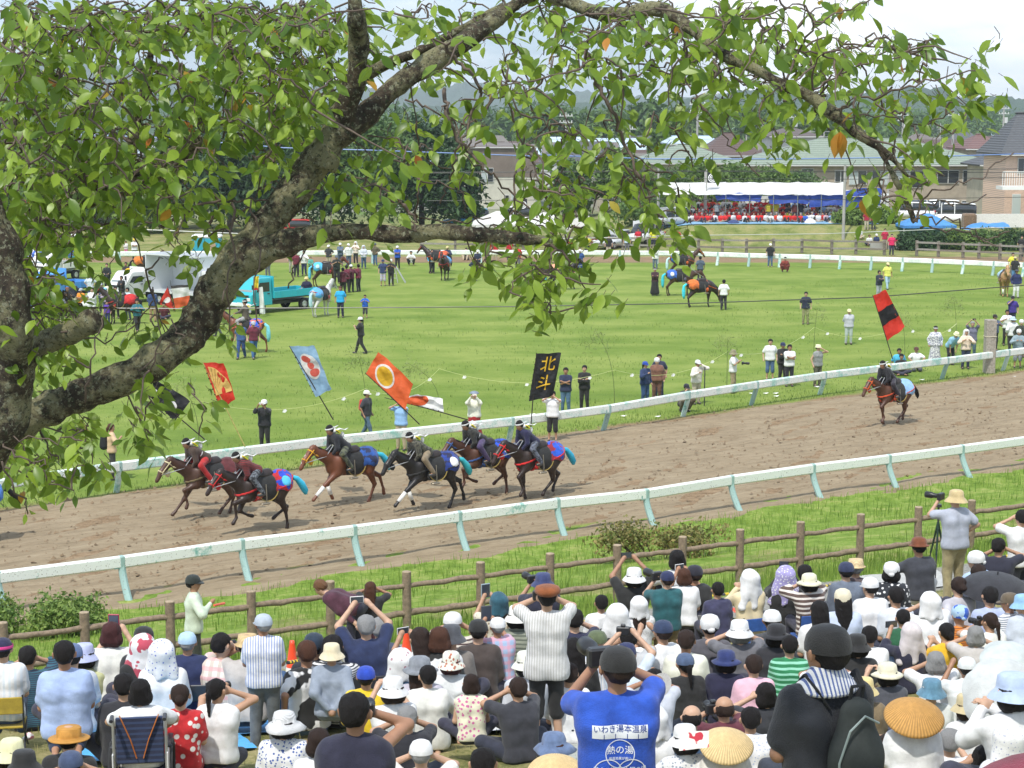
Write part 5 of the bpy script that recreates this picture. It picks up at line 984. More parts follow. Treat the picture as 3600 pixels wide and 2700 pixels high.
def shirt(J, res, sleeve='short', loose=1.0, hem=.0, seed=0):
 lo, hi = bounds(J, .18); s = SDF(lo, hi, res); f = J['fat'] * loose; U, F, X = J['U'], J['F'], V_(1, 0, 0); g = .021
 for q in (-1, 1):
  o = X * q * .08; b = J['P'] - U * (.02 + hem) + o * (1.05 + hem); s.cap(b, J['W'] + o * .9, (.108 + hem * .25) * f + g, .100 * f + g, .05); s.cap(J['W'] + o * .9, J['C'] + o * 1.1, .100 * f + g, .106 * f + g, .05); s.cap(J['C'] + o * 1.1, J['N'] - U * .07 + o * .85, .106 * f + g, .075 + g, .05)
 s.cap(J['SL'] - U * .012, J['SR'] - U * .012, .056 + g * .6, .056 + g * .6, .06)
 s.cap(J['N'] - U * .05, J['N'] - U * .008, .078, .066, .03)
 if sleeve != 'none':
  k = {'short': .72, 'half': 1.0, 'long': 1.0}[sleeve]
  for nm in 'LR':
   S, E, A = J['S' + nm], J['E' + nm], J['A' + nm]; s.cap(S, S + (E - S) * k, .062 + g * .6, .056 + g * .9, .03)
   if sleeve == 'long': s.cap(E, A, .048 + g * .6, .034 + g * .4, .03)
   elif sleeve == 'half': s.cap(E, E + (A - E) * .35, .052 + g, .050 + g, .03)
 s.cap(J['P'] - X * .07 - U * .03, J['P'] + X * .07 - U * .03, .115 * f + g, None, .05); gx, gy, gz = s.grid()
 ba = J['P'] - U * (.085 + hem); s.isect(-((gx - ba[0]) * U[0] + (gy - ba[1]) * U[1] + (gz - ba[2]) * U[2]))
 if sleeve in ('short',):
  pass
 m_ = wrinkle(s.mesh(), .007 if res < .03 else .003, 10, seed); return wrinkle(m_, .0035, 30, seed + 9) if res < .022 else m_
def trousers(J, res, ln='long', seed=0, skirt=0.0):
 lo, hi = bounds(J, .18); s = SDF(lo, hi, res); f = J['fat']; U, X = J['U'], V_(1, 0, 0); g = .012
 s.cap(J['P'] - X * .08 + U * .08, J['P'] + X * .08 + U * .08, .100 * f + g, None, .04); s.cap(J['P'] - X * .085 - U * .03, J['P'] + X * .085 - U * .03, .104 * f + g, None, .04)
 for nm in 'LR':
  h, k_, ft = J['h' + nm], J['k' + nm], J['f' + nm]; s.cap(h, k_, .090 * f + g, .062 + g + skirt * .08, .04)
  if ln == 'long': s.cap(k_, ft + (k_ - ft) * .04, .060 + g + skirt * .08, .048 + g + skirt * .05, .03)
  elif ln == 'half': s.cap(k_, k_ + (ft - k_) * .25, .066 + g, .07 + g, .03)
  elif ln == 'skirt': s.cap(J['P'] + (k_ - J['P']) * .3, ft + (k_ - ft) * .35, .13, .17, .1)
 return wrinkle(s.mesh(), .004, 9, seed)
def sdfm(fn, lo, hi, res): s = SDF(lo, hi, res); fn(s); return s.mesh()
def face_cut(s, zc=.035, y0=.035, side=.2):
 gx, gy, gz = s.grid(); s.isect(-np.maximum(y0 + .35 * np.clip(gz, 0, .2) - gy + 0 * gx, gz - zc + 0 * gx + 0 * gy))
def h_short(s):
 s.cap((0, -.018, .035), (0, .012, .018), .101, .093, .02); s.cap((0, -.05, -.02), (0, -.04, -.05), .075, .062, .03); face_cut(s, .05, .030); gx, gy, gz = s.grid(); s.isect(-.075 - gz + 0 * gx + 0 * gy)
def h_bald(s):
 s.cap((0, -.018, .0), (0, -.01, -.02), .099, .092, .02); s.cap((0, -.05, -.03), (0, -.04, -.055), .072, .06, .03); face_cut(s, .01, .005); gx, gy, gz = s.grid(); s.isect(-.07 - gz + 0 * gx + 0 * gy); s.isect(gz - .045 + 0 * gx + 0 * gy)
def h_bob(s):
 s.cap((0, -.02, .035), (0, .01, .01), .106, .102, .02); s.cap((-.05, -.03, -.06), (.05, -.03, -.06), .078, None, .04); face_cut(s, .045, .028)
def h_long(s):
 s.cap((0, -.02, .03), (0, .01, .01), .104, .100, .02); s.cap((-.04, -.05, -.05), (-.06, -.085, -.30), .072, .045, .04); s.cap((.04, -.05, -.05), (.06, -.085, -.30), .072, .045, .04); s.cap((0, -.07, -.05), (0, -.10, -.33), .06, .04, .04); face_cut(s, .045, .028)
def h_pony(s):
 s.cap((0, -.018, .03), (0, .012, .015), .099, .094, .02); s.cap((0, -.05, -.02), (0, -.04, -.04), .07, .06, .03); face_cut(s, .045, .028); s.cap((0, -.10, .0), (0, -.125, -.02), .030, .034, .01); s.cap((0, -.125, -.03), (.01, -.13, -.24), .036, .018, .01)
def h_bun(s):
 s.cap((0, -.018, .03), (0, .012, .015), .099, .094, .02); s.cap((0, -.05, -.02), (0, -.04, -.04), .07, .06, .03); face_cut(s, .045, .028); s.cap((0, -.115, .0), (0, -.125, -.01), .042, None, .01)
HAIRF = {'short': h_short, 'bald': h_bald, 'bob': h_bob, 'long': h_long, 'pony': h_pony, 'bun': h_bun}
HCACHE = {}
def shared(key, fn):
 if key not in HCACHE: me = fn(); me['shared'] = 1; HCACHE[key] = me
 return HCACHE[key]
def cropped(f):
 def g(s): f(s); gx, gy, gz = s.grid(); s.isect(gz - .035 - .25 * gy * 0 + 0 * gx)
 return g
def hairmesh(st, near, cut=False): return shared(('h', st, near, cut), lambda: wrinkle(sdfm(cropped(HAIRF[st]) if cut else HAIRF[st], (-.13, -.19, -.36), (.13, .14, .16), .008 if near else .02), .0062 if near else .001, 55, 3))
def dome(s, r=.112, z0=.0, h=.10): return [(r, z0), (r * 1.0, z0 + h * .25), (r * .93, z0 + h * .55), (r * .72, z0 + h * .85), (r * .4, z0 + h * .98), (.002, z0 + h)]
def visor(mb, y0=.075, l=.085, w_=.085, z=.015, drop=.02, n=10):
 V, F = [], []
 for i in range(n + 1):
  a = math.pi * i / n; V += [(math.cos(a) * .108, y0 - .075 + math.sin(a) * .106, z), (math.cos(a) * w_ * 1.02, y0 + math.sin(a) * l, z - drop * math.sin(a)), (math.cos(a) * w_ * 1.02, y0 + math.sin(a) * l, z - drop * math.sin(a) - .005), (math.cos(a) * .106, y0 - .075 + math.sin(a) * .104, z - .006)]
 for i in range(n):
  for j in range(4): a = 4 * i + j; b = 4 * i + (j + 1) % 4; F.append((a, a + 4, b + 4, b))
 mb.add(V, F)
def hat_mesh(st):
 mb = MB(); n = 28
 if st == 'cap': mb.lathe(dome(0, .109, .005, .118), n, (0, -.012, 0), .95, 1.06); visor(mb); mb.lathe([(.0, .127), (.010, .126), (.012, .120)], 8, (0, -.012, 0))
 elif st == 'backcap': mb.lathe(dome(0, .109, .005, .118), n, (0, -.012, 0), .95, 1.06)
 elif st == 'bucket': mb.lathe([(.190, -.045), (.165, -.012), (.127, .02), (.122, .05), (.112, .105), (.09, .122), (.002, .126)], n, (0, -.01, 0), .95, 1.06, .05)
 elif st == 'wide': mb.lathe([(.20, -.02), (.205, -.012), (.16, .012), (.127, .02), (.126, .05), (.115, .105), (.08, .128), (.002, .132)], n, (0, -.01, 0), 1, 1.06, .08)
 elif st == 'sun': mb.lathe([(.215, -.05), (.22, -.042), (.17, .005), (.128, .022), (.126, .06), (.106, .11), (.07, .125), (.002, .128)], 32, (0, -.01, 0), 1, 1.05, .14)
 elif st == 'boater': mb.lathe([(.205, .0), (.21, .006), (.20, .012), (.128, .016), (.126, .03), (.124, .095), (.11, .108), (.002, .110)], 36, (0, -.01, 0), 1, 1.06, .02)
 elif st == 'fedora': mb.lathe([(.155, .012), (.158, .018), (.145, .008), (.126, .012), (.124, .05), (.11, .115), (.07, .12), (.03, .105), (.002, .104)], n, (0, -.01, 0), .95, 1.1, .06)
 elif st == 'bowler': mb.lathe([(.145, .022), (.15, .026), (.13, .012), (.109, .014), (.109, .07), (.095, .12), (.05, .142), (.002, .145)], n, (0, -.01, 0), .95, 1.1)
 elif st == 'cone': mb.lathe([(.245, -.045), (.248, -.04), (.235, -.02), (.16, .045), (.09, .09), (.045, .115), (.002, .125)], 44, (0, -.01, .01), 1, 1, .01)
 elif st == 'beret': mb.lathe([(.098, .03), (.125, .05), (.132, .075), (.115, .11), (.07, .128), (.002, .132)], n, (0, -.02, 0), 1, 1.06, .05)
 elif st == 'beanie': mb.lathe([(.106, -.01), (.108, .03), (.106, .07), (.085, .115), (.04, .138), (.002, .14)], n, (0, -.012, 0), .95, 1.05, .02)
 elif st == 'band':
  mb.lathe([(.103, .018), (.106, .02), (.106, .052), (.101, .055)], n, (0, -.006, 0), .94, 1.06); mb.box((0, -.12, .035), (.05, .03, .04), bev=.01); mb.box((-.01, -.20, .03), (.035, .14, .008)); mb.box((.03, -.18, .0), (.03, .11, .008))
 elif st == 'cloth': mb.lathe([(.10, -.02), (.112, .02), (.108, .07), (.085, .115), (.04, .135), (.002, .136)], n, (0, -.014, 0), .96, 1.06, .05); mb.ball((0, -.115, -.02), (.04, .03, .03), 6)
 elif st == 'kasa': mb.lathe([(.16, .03), (.165, .035), (.12, .075), (.06, .10), (.002, .11)], 24, (0, 0, .02), 1, 1.25, .05)
 elif st == 'tophat': mb.lathe([(.16, .01), (.165, .015), (.112, .02), (.109, .06), (.105, .10), (.002, .108)], n, (0, -.01, 0), .95, 1.06, .03)
 return mb.mesh(True)
def hood_mesh(st):
 def f(s):
  dz = {'hood': -.16, 'towel': -.22, 'shawl': -.34}[st]; s.cap((0, -.018, .035), (0, .005, .01), .118, .112, .02); w_ = {'hood': .10, 'towel': .12, 'shawl': .17}[st]
  s.cap((-.03, -.03, 0), (-w_, -.045, dz), .10, .055, .04); s.cap((.03, -.03, 0), (w_, -.045, dz), .10, .055, .04); s.cap((0, -.05, 0), (0, -.085, dz), .09, .06, .05); s.cap((0, -.03, .02), (0, -.03, dz * .6), .1, .09, .04)
  gx, gy, gz = s.grid(); s.isect(-(np.maximum(.045 - gy + 0 * gx + 0 * gz, np.maximum(np.abs(gx) - .075 + 0 * gy + 0 * gz, gz - .06 + 0 * gx + 0 * gy)))); s.isect(dz - .02 - gz + .02 * np.sin(gx * 40) + 0 * gy)
 return wrinkle(sdfm(f, (-.24, -.2, -.42), (.24, .16, .17), .0125), .004, 24, 5)
def face_mesh():
 mb = MB()
 for s in (-1, 1): mb.ball((s * .032, .086, .010), (.014, .006, .0085), 5); mb.box((s * .034, .090, .032), (.034, .012, .007))
 mb.box((0, .088, -.052), (.042, .012, .008)); return mb.mesh()
DK = mat((.02, .012, .01), 'plastic')
HC = {'black': (.012, .010, .010), 'brown': (.07, .030, .018), 'dark': (.03, .018, .014), 'grey': (.25, .25, .25), 'maroon': (.06, .02, .02), 'light': (.14, .07, .035)}
HATTOP = {'cap': .0, 'backcap': .0, 'bucket': .0, 'wide': .005, 'sun': .0, 'boater': -.01, 'fedora': .0, 'bowler': .02, 'cone': .005, 'beret': .005, 'beanie': .015, 'band': 0, 'cloth': .01, 'kasa': .005, 'tophat': .0, 'hood': .02, 'towel': .02, 'shawl': .02}
def cmat(c, seed=0):
 """colour spec: 'rrggbb' | ('rrggbb', kind, 'rrggbb', scale)"""
 if isinstance(c, (tuple, list)) and len(c) > 1 and isinstance(c[1], str): return mat(lin(c[0]), c[1], lin(c[2]) if len(c) > 2 and c[2] else None, c[3] if len(c) > 3 else 1.0)
 return mat(lin(c))
def lin(c): r = hexc(c); return tuple(max(.016, min(.72, x)) for x in r)
NPER = [0]; PCACHE = {}
def person(loc, face, pose='sit', arms='lap', top='ffffff', bot='333344', sleeve='short', legs='long', hair='short', hc='black', hat=None, hatc='ffffff', skin=None, lean=None, yaw=0, nod=0, fat=1.0, s=1.0, label='', group=None, res=None, loose=1.0, hem=0.0, shoe=None, face_on=None, share=None, band=None, extra=None):
 NPER[0] += 1; sd_ = NPER[0]; skin = (0, 2, 0, 1, 2)[sd_ % 5] if skin is None else skin; d = math.hypot(loc[0], loc[1]);
 if res is None: res = max(.0125, min(.03, .0009 * d))
 near = res < .03; key = share
 yr = rad(yaw)
 if key and key in PCACHE: J, bm_, sm_, tm_ = PCACHE[key]
 else:
  J = skel(pose, arms, lean, yr, nod, fat); bm_ = body(J, res); sm_ = shirt(J, res, sleeve, loose, hem, sd_); tm_ = trousers(J, res, legs, sd_ + 1)
  if key:
   for q in (bm_, sm_, tm_): q['shared'] = 1
   PCACHE[key] = (J, bm_, sm_, tm_)
 o = link('person', bm_, SKN[skin], None, loc, rad(face), sc=s); tag(o, label, 'person', group)
 link('shirt', sm_, cmat(top), o); link('trousers' if legs != 'skirt' else 'skirt', tm_, cmat(bot), o)
 hr = (-J['nod'], 0, yr); H = tuple(J['H']); rot = (Matrix.Rotation(yr, 3, 'Z') @ Matrix.Rotation(-J['nod'], 3, 'X')).to_euler()
 if hair: link('hair', hairmesh(hair, near, hat not in (None, 'band')), mat(HC[hc], 'hair'), o, H, rot=rot)
 if hat:
  hm = shared(('hat', hat), (lambda: hood_mesh(hat)) if hat in ('hood', 'towel', 'shawl') else (lambda: hat_mesh(hat)))
  hcm = cmat(hatc) if not (isinstance(hatc, tuple) and hatc[1] in ('straw', 'straw_radial')) else mat(lin(hatc[0]), hatc[1])
  hs_ = .86 if hat in ('wide', 'sun', 'boater', 'bucket', 'fedora') else 1.0; ho = link({'band': 'headband', 'hood': 'head_towel', 'towel': 'head_towel', 'shawl': 'head_towel', 'cloth': 'head_cloth'}.get(hat, 'hat'), hm, hcm, o, H, rot=rot, sc=(hs_, hs_, 1) if hs_ < 1 else None)
  if band: link('hat_band', shared('hband', lambda: MB().lathe([(.1135, .022), (.1145, .024), (.1135, .05), (.1125, .052)], 30, (0, -.01, 0), 1, 1.06).mesh(True)), cmat(band), ho)
 if (face_on if face_on is not None else (abs((face + yaw + 180) % 360 - 180) > 60 and d < 110)): link('face', shared('face', face_mesh), DK, o, H, rot=rot)
 if pose in ('stand', 'walk', 'stoop', 'bend', 'squat', 'lean', 'kneel', 'sitk', 'rideup', 'ride') and d < 130 and (pose != 'stand' or near or True):
  m2 = MB()
  for nm in 'LR':
   a, b = J['f' + nm] + V_(0, 0, -.035), J['t' + nm]; m2.tube([a - (b - a) * .35, a, (a + b) / 2 , b + (b - a) * .25], [.03, .042, .042, .028], 8)
  m2.obj('shoes', cmat(shoe) if shoe else SHOE, o, True)
 return o, J
def wpt(o, p, s=1.0):
 """local point of a person to world"""
 m = Matrix.Translation(o.location) @ Matrix.Rotation(o.rotation_euler.z, 4, 'Z') @ Matrix.Scale(o.scale[0], 4); return m @ Vector(tuple(map(float, p)))
def hold(o, J, kind, label, off=(0, 0, 0), rz=None, col=None, hand=None):
 a = J['AL'] * .5 + J['AR'] * .5 if hand is None else J['A' + hand]; dl = (J['A' + (hand or 'R')] - J['E' + (hand or 'R')]); dl /= np.linalg.norm(dl); p = wpt(o, a + dl * .07 + V_(*off)); z = o.rotation_euler.z + (J['yaw'] if rz is None else rad(rz)); near = math.hypot(p.x, p.y) < 40
 c = col or (.02, .02, .022)
 if kind == 'camera':
  r = empty('camera_body', p, z); tag(r, label, 'camera'); MB().box((0, 0, 0), (.14, .06, .095), bev=.012).box((0, .0, .06), (.05, .05, .03), bev=.008).obj('camera_case', mat(c, 'plastic'), r)
  mb = MB().lathe([(.036, 0), (.038, .05), (.034, .055), (.036, .10), (.03, .105), (.001, .10)], 16, (0, .03, 0), M=Matrix.Rotation(-math.pi / 2, 4, 'X')); autosm(mb.obj('lens', mat((.015, .015, .017), 'plastic'), r))
 elif kind == 'tele':
  r = empty('camera_body', p, z); tag(r, label, 'camera'); MB().box((0, 0, 0), (.15, .07, .11), bev=.012).obj('camera_case', mat(c, 'plastic'), r)
  autosm(MB().lathe([(.035, 0), (.04, .10), (.05, .12), (.052, .22), (.046, .23), (.001, .21)], 16, (0, .03, 0), M=Matrix.Rotation(-math.pi / 2, 4, 'X')).obj('lens', mat((.015, .015, .017), 'plastic'), r))
 elif kind == 'phone':
  r = empty('phone', p, z); tag(r, label, 'phone'); MB().box((0, 0, .03), (.15, .010, .076), bev=.004).obj('phone_case', mat(c, 'plastic'), r); MB().box((0, -.0065, .03), (.135, .002, .066)).obj('screen', mat((.05, .06, .07), 'glass'), r)
 elif kind == 'tablet':
  r = empty('tablet', p, z); tag(r, label, 'tablet'); MB().box((0, 0, .06), (.13, .012, .19), bev=.005).obj('tablet_case', mat(c, 'plastic'), r); MB().box((0, -.0075, .06), (.112, .002, .165)).obj('screen', mat((.05, .06, .08), 'glass'), r)
 return r
SCY = ([1700, 1900, 2000, 2100, 2200, 2300, 2400, 2450, 2550, 2650], [225, 245, 265, 293, 333, 368, 410, 435, 465, 510])
def FP(x, y, pose, label, face=0, sc=None, group='spectators on the bank', hold_=None, hl='', extra=0.0, hoff=(0, 0, 0), hcol=None, hhand=None, arms='lap', s=1.0, **kw):
 """spectator on the bank placed by the top of the head"""
 sc = sc or float(np.interp(y, *SCY)); p = D(x, y, 6510 / sc)
 J = skel(pose, arms, kw.get('lean'), 0, kw.get('nod', 0)); tp = J['top'] + (HATTOP.get(kw.get('hat'), 0) if kw.get('hat') else .005); g = float(zt(p[0], p[1])); s0 = s; s = max(.86, min(1.06, (p[2] - g - extra) / tp)); s = s if s0 == 1 else s0
 if not kw.get('fat') and (kw.get('hair') in ('bob', 'long', 'pony', 'bun') or kw.get('hat') in ('hood', 'shawl')): kw['fat'] = .9
 o_ = Matrix.Rotation(rad(face), 3, 'Z') @ Vector((float(J['H'][0]), float(J['H'][1]), 0)) * s
 p = (p[0] - o_.x, p[1] - o_.y, p[2] - tp * s); NPER.append((label[:30], round(s, 2), round(p[2] - g, 2)))
 if hat_c := kw.get('hat') == 'cone': kw['nod'] = -.5
 o, J = person(p, face, pose, arms, s=s, label=label, group=group, **kw)
 o['sx'], o['sy'] = float(x), float(y)
 if hold_: hold(o, J, hold_, hl, hoff, col=hcol, hand=hhand)
 return o, J
# spectators on the bank
W = 'f2f2ee'; BKc = '17171b'; NV = '161f38'; GR = '8d929c'
FP(7, 2242, 'chair', 'man in navy cap with pink band, cyan neck towel, white shirt, at left edge', 10, top=('e6eaf0', 'stripe', 'cfd6e2', 9), bot='4a5a78', hat='backcap', hatc='1a1f45', band='d8408a')
FP(96, 2269, 'sit', 'person in teal and navy striped shirt holding a camera beside the left bush', 20, sc=320, arms='cam', yaw=-25, top=('2a5a6c', 'hstripe', '16243c', 26), sleeve='half', hair='short', hold_='camera', hl='black camera held by the teal-striped shirt wearer')
FP(224, 2250, 'seiza', 'broad man in pale blue short-sleeved shirt with green checked neck towel', 12, sc=385, arms='lap', top='9fb2d8', bot='26344f', hair='short', fat=1.12)
FP(252, 2262, 'sit', 'person in faded blue cap half hidden behind the pale blue shirt man', 10, top='b8bcc4', hat='backcap', hatc='5a6d94')
FP(294, 2262, 'sit', 'woman in lavender bucket hat, white towel on shoulders, pale khaki cardigan', 5, sc=330, top='b9bb8e', sleeve='long', hair='bob', hat='bucket', hatc='b4bbdf')
FP(391, 2187, 'sit', 'maroon-haired woman in cream blouse lifting a red phone case', 15, arms='phone', yaw=-20, top='e3ddd6', hair='bob', hc='maroon', hold_='tablet', hl='dark red tablet case held up by the maroon-haired woman', hcol=(.35, .02, .06))
FP(504, 2202, 'sit', 'person in plain black beanie in front of the log fence', 5, top='2c2c30', hat='beanie', hatc='1b1b1e')
FP(502, 2228, 'sit', 'person in black under a white hood towel with red and black print', 15, yaw=-30, top=BKc, hair=None, hat='shawl', hatc=('e8ecf2', 'patch', 'b8485a', .5))
FP(569, 2247, 'seiza', 'large figure in white with white towel hood dotted blue', 10, yaw=-15, top=W, sleeve='long', hair=None, hat='towel', hatc=('eef0f6', 'dots', '6b78b8', 1.2), fat=1.15)
FP(658, 2221, 'chair', 'man in pale blue cap and navy polo shirt', 5, top='1c2e58', hair='short', hc='grey', hat='backcap', hatc='a9c6ee', fat=1.1)
FP(779, 2223, 'sit', 'black-haired man in beige checked shirt raising a camera, left of the striped standing man', -15, arms='cam', yaw=-30, top=('ddd6cc', 'plaid', 'b9aba0', 9), hold_='camera', hl='black camera raised by the beige checked shirt man')
FP(868, 2228, 'sit', 'person in beige straw hat and grey shirt tucked behind the standing striped-shirt man', 5, arms='cam', top='b9b4b0', hat='fedora', hatc=('d8bd8c', 'straw'), hold_='camera', hl='compact camera held under the beige straw hat')
o, J = FP(680, 2020, 'stand', 'uniformed guard in dark green cap and pale green shirt standing at the log fence', -80, sc=244, arms=('hips', 'hold'), yaw=-10, top='c3d0bb', sleeve='long', bot='343a30', hair='short', hat='cap', hatc='1c2a26', extra=0, face_on=False)
b = MB().tube([(0, 0, 0), (.10, .30, -.05)], [.018, .02], 8).obj('traffic_baton', mat((.75, .12, .05), 'plastic'), loc=wpt(o, J['AR'] + V_(.02, .06, -.02))); tag(b, 'orange traffic baton in the hand of the uniformed guard', 'baton')
FP(434, 2366, 'sit', 'stocky man in plain black shirt behind the wheelchair', 10, sc=380, top='26262c', sleeve='long', hair='short', fat=1.15)
o_wc, J_wc = FP(492, 2387, 'chair', 'woman with black bob in white puff-sleeved blouse sitting in a wheelchair', 8, sc=425, arms='knee', top='f1eeea', bot='3b3b44', hair='bob', fat=1.12)
FP(632, 2402, 'seiza', 'woman in red yukata with white blossom print and brown bun', 5, top=('c01828', 'floral', 'f4d8d4', .55), sleeve='short', bot='b01828', hair='bun', hc='dark')
FP(762, 2382, 'seiza', 'woman in white sleeveless top, black ponytail and flowered scarf, with raised camera', -5, arms='cam', yaw=-30, top='ece9f2', sleeve='none', hair='pony', hold_='camera', hl='camera raised by the woman in the white sleeveless top', fat=1.05)
FP(924, 2158, 'stand', 'standing man in blue and white striped shirt and grey flat cap', 5, sc=360, arms='lap', top=('e9ecf6', 'stripe', '8d9cc8', 17), bot='5f6263', hair='short', hc='grey', hat='cap', hatc='aeb8c4', fat=1.05, yaw=30)
FP(241, 2552, 'sit', 'person under a golden straw boater with black band, lower left', 0, top='1d1d22', hat='boater', hatc=('c8903e', 'straw'), band='221a16')
FP(39, 2597, 'sit', 'person in cream bucket hat and mustard top in the bottom left corner', 0, top='c79a22', hat='bucket', hatc='ecd9ae', hair='bob')
FP(82, 2638, 'sit', 'person in black bucket hat cut off by the bottom edge at far left', 0, top='1c1c20', hat='bucket', hatc='1a1a1c')
FP(248, 2640, 'sit', 'person in slate blue cap with both hands up at the bottom left', 0, arms='cam', top='22252e', hat='backcap', hatc='3c4b6b', hold_='camera', hl='small camera held in front of the slate blue cap')
FP(1303, 2043, 'stand', 'woman with long brown ponytail, black T-shirt and maroon skirt standing at the fence', -10, sc=238, arms='cam', top='1d1e24', bot='4a1f30', legs='skirt', hair='long', hc='brown', hold_='camera', hl='camera raised by the ponytailed woman at the fence')
o, J = person((-2.33, 27.1, float(zt(-2.33, 27.1))), 72, 'bend', 'ground', top='4a2133', sleeve='long', bot='1d2236', hair='short', hc='light', label='man in maroon jumper bending over by the fence, brown hair', lean=1.30, skin=2)
FP(1103, 2225, 'sit', 'person in dark blue knitted cap in front of the bending man', 10, top='23242c', hat='beanie', hatc='1e3346')
FP(1076, 2250, 'sitk', 'tanned youth with reddish dyed hair and black T-shirt with white print, sitting sideways', 25, arms='prop', top=('17171b', 'patch', 'e8e8e8', .35), bot='3b5a82', hair='short', hc='brown', skin=1)
FP(1165, 2262, 'chair', 'man in beige bucket hat and grey-blue jacket with hands clasped behind his back', 5, arms='back', top='8d97a6', sleeve='long', bot='767d88', hair='short', hat='bucket', hatc='dccfae')
FP(1170, 2232, 'sit', 'dark-haired woman in black and white striped sleeves behind the beige bucket hat', -10, arms='phone', top=('f0f0f0', 'hstripe', '20202a', 22), sleeve='half', hair='bob')
FP(1286, 2160, 'chair', 'grey-haired man in navy T-shirt raising a white-cased phone', 15, sc=340, arms='up', top='222f55', hair='short', hc='grey', hold_='phone', hl='white-cased phone raised by the grey-haired man', hcol=(.75, .73, .7), fat=1.12)
FP(1336, 2168, 'sit', 'second grey-haired man, half hidden behind the navy T-shirt', -10, top='3a4358', hair='short', hc='grey')
FP(1409, 2279, 'sit', 'woman in white printed headscarf and blue denim shirt', 5, top='6f93b4', sleeve='long', hair='bob', hat='hood', hatc=('ece9ec', 'dots', 'b08890', .7))
FP(1474, 2203, 'sit', 'woman with long straight dark brown hair and white T-shirt filming with a phone', 12, arms='phone', yaw=20, top='f0eeec', hair='long', hc='dark', hold_='phone', hl='phone held by the woman with long straight hair', hcol=(.6, .6, .62))
FP(1544, 2204, 'sit', 'short brown-haired woman in black T-shirt with white lettering arc', 5, top=('1a1a1d', 'patch', 'dddddd', .3), hair='bob', hc='brown')
FP(1586, 2197, 'sit', 'person in charcoal grey sun hat behind the black lettered T-shirt', 5, top='77706a', hat='bucket', hatc='4a4c52')
FP(1592, 2151, 'sit', 'man in white cap and brown and white striped shirt shading his eyes', -15, arms='cam', top=('c9c2b6', 'hstripe', '4a3838', 14), hat='backcap', hatc='efece6', hair='short', hc='grey')
FP(1681, 2177, 'sit', 'person in plain black cap beside the grey fence post', 5, top='463c38', sleeve='long', hat='backcap', hatc='1a1a1e')
FP(1751, 2081, 'kneel', 'woman under a teal hood towel holding up a tablet', 10, arms='phone', yaw=20, top=('c9c2b0', 'floral', '8a7a66', 1.0), bot='4a443c', hair='long', hc='dark', hat='hood', hatc='2c5a6b', hold_='tablet', hl='silver tablet held by the woman in the teal hood', hcol=(.3, .38, .42))
o_pl, _ = FP(1749, 2170, 'kneel', 'kneeling man in white cap, pink and blue plaid shirt and pale grey trousers', 12, arms='phone', yaw=10, top=('9fb6d4', 'plaid', 'd8a0b4', 8), bot='b9b9c6', hair='short', hc='grey', hat='backcap', hatc='f0f0f0', hold_='tablet', hl='dark tablet held up by the plaid-shirted kneeling man', hcol=(.08, .08, .09), fat=1.12, shoe='c8c84a')
FP(1585, 2291, 'seiza', 'woman in cream floral sun hat and very pale blue blouse', 0, top='d9e2f4', hair='bob', hc='maroon', hat='bucket', hatc=('efe7cf', 'floral', 'b06a50', .9), sleeve='short', fat=1.05)
FP(1474, 2308, 'sit', 'woman in grey brimmed hat with ribbon and lilac-grey top', 5, top='b8b4c0', hair='long', hc='dark', hat='wide', hatc='858a92', sleeve='long')
FP(1503, 2337, 'seiza', 'black-haired man in loose off-white long-sleeved shirt', 5, arms='hold', top='e2e0d6', sleeve='long', hair='short', bot='2a2a30', loose=1.12, hem=.06, yaw=15, fat=1.05)
FP(1286, 2341, 'seiza', 'person in royal blue cap and bright yellow jacket', 0, arms='lap', top='e8bc08', sleeve='long', hair='short', hat='backcap', hatc='1c46b4')
FP(1247, 2431, 'kneel', 'heavy man in navy sleeveless shirt raising a small camera, bottom centre left', 5, sc=600, arms=('lap', 'cam'), yaw=-18, top='1a2138', sleeve='none', bot='22232c', hair='short', fat=1.2, skin=1, hold_='camera', hl='small black camera at the face of the sleeveless man', hhand='R')
FP(996, 2500, 'sit', 'woman in wide white woven sun hat and blue floral blouse', 0, top=('e9edf5', 'floral', '3f5ca0', 1.5), hair='bob', hat='sun', hatc=('f4f1ea', 'straw'))
FP(1698, 2628, 'sit', 'black-haired head at the bottom edge left of the conical hat', 0, sc=555, top='d8d8d0', hair='short')
FP(1655, 2370, 'sit', 'child in pink and yellow floral dress beside the kneeling man', 10, arms='lap', top=('ecd8c0', 'floral', 'c86a9a', .8), sleeve='none', hair='bob', hc='dark', s=.7)
FP(1909, 2014, 'kneel', 'photographer in navy bucket hat behind the beret', 15, arms='tele', yaw=10, top='20243a', hat='bucket', hatc='36406e', hold_='tele', hl='long-lens camera of the photographer in the navy bucket hat')
FP(1923, 2055, 'stand', 'standing woman in caramel beret, white pinstriped blouse and black culottes, camera raised', 5, sc=385, arms='cam', top=('efede6', 'stripe', '9a9890', 34), bot='19191d', legs='half', hair='short', hc='black', hat='beret', hatc='8a4c1c', loose=1.08, fat=.92, hem=.08, shoe='e8e8e8', hold_='camera', hl='camera raised by the woman in the caramel beret', skin=2)
FP(1819, 2129, 'sit', 'person in off-white hat and grey-green striped shirt left of the beret woman', 0, top=('8f9484', 'hstripe', '5d6458', 12), sleeve='long', hat='bucket', hatc='e6e1d6', hair='bob')
FP(2017, 2240, 'sit', 'person in black with long black hair right of the beret woman', 5, top='17161a', sleeve='long', bot='17161a', hair='long', hc='black', s=1.08)
FP(2020, 2140, 'sit', 'person in navy shirt with yellow cuff stripes raising one hand', 10, arms=('lap', 'cam'), top=('1b2440', 'hstripe', '1b2440', 10), hair='short')
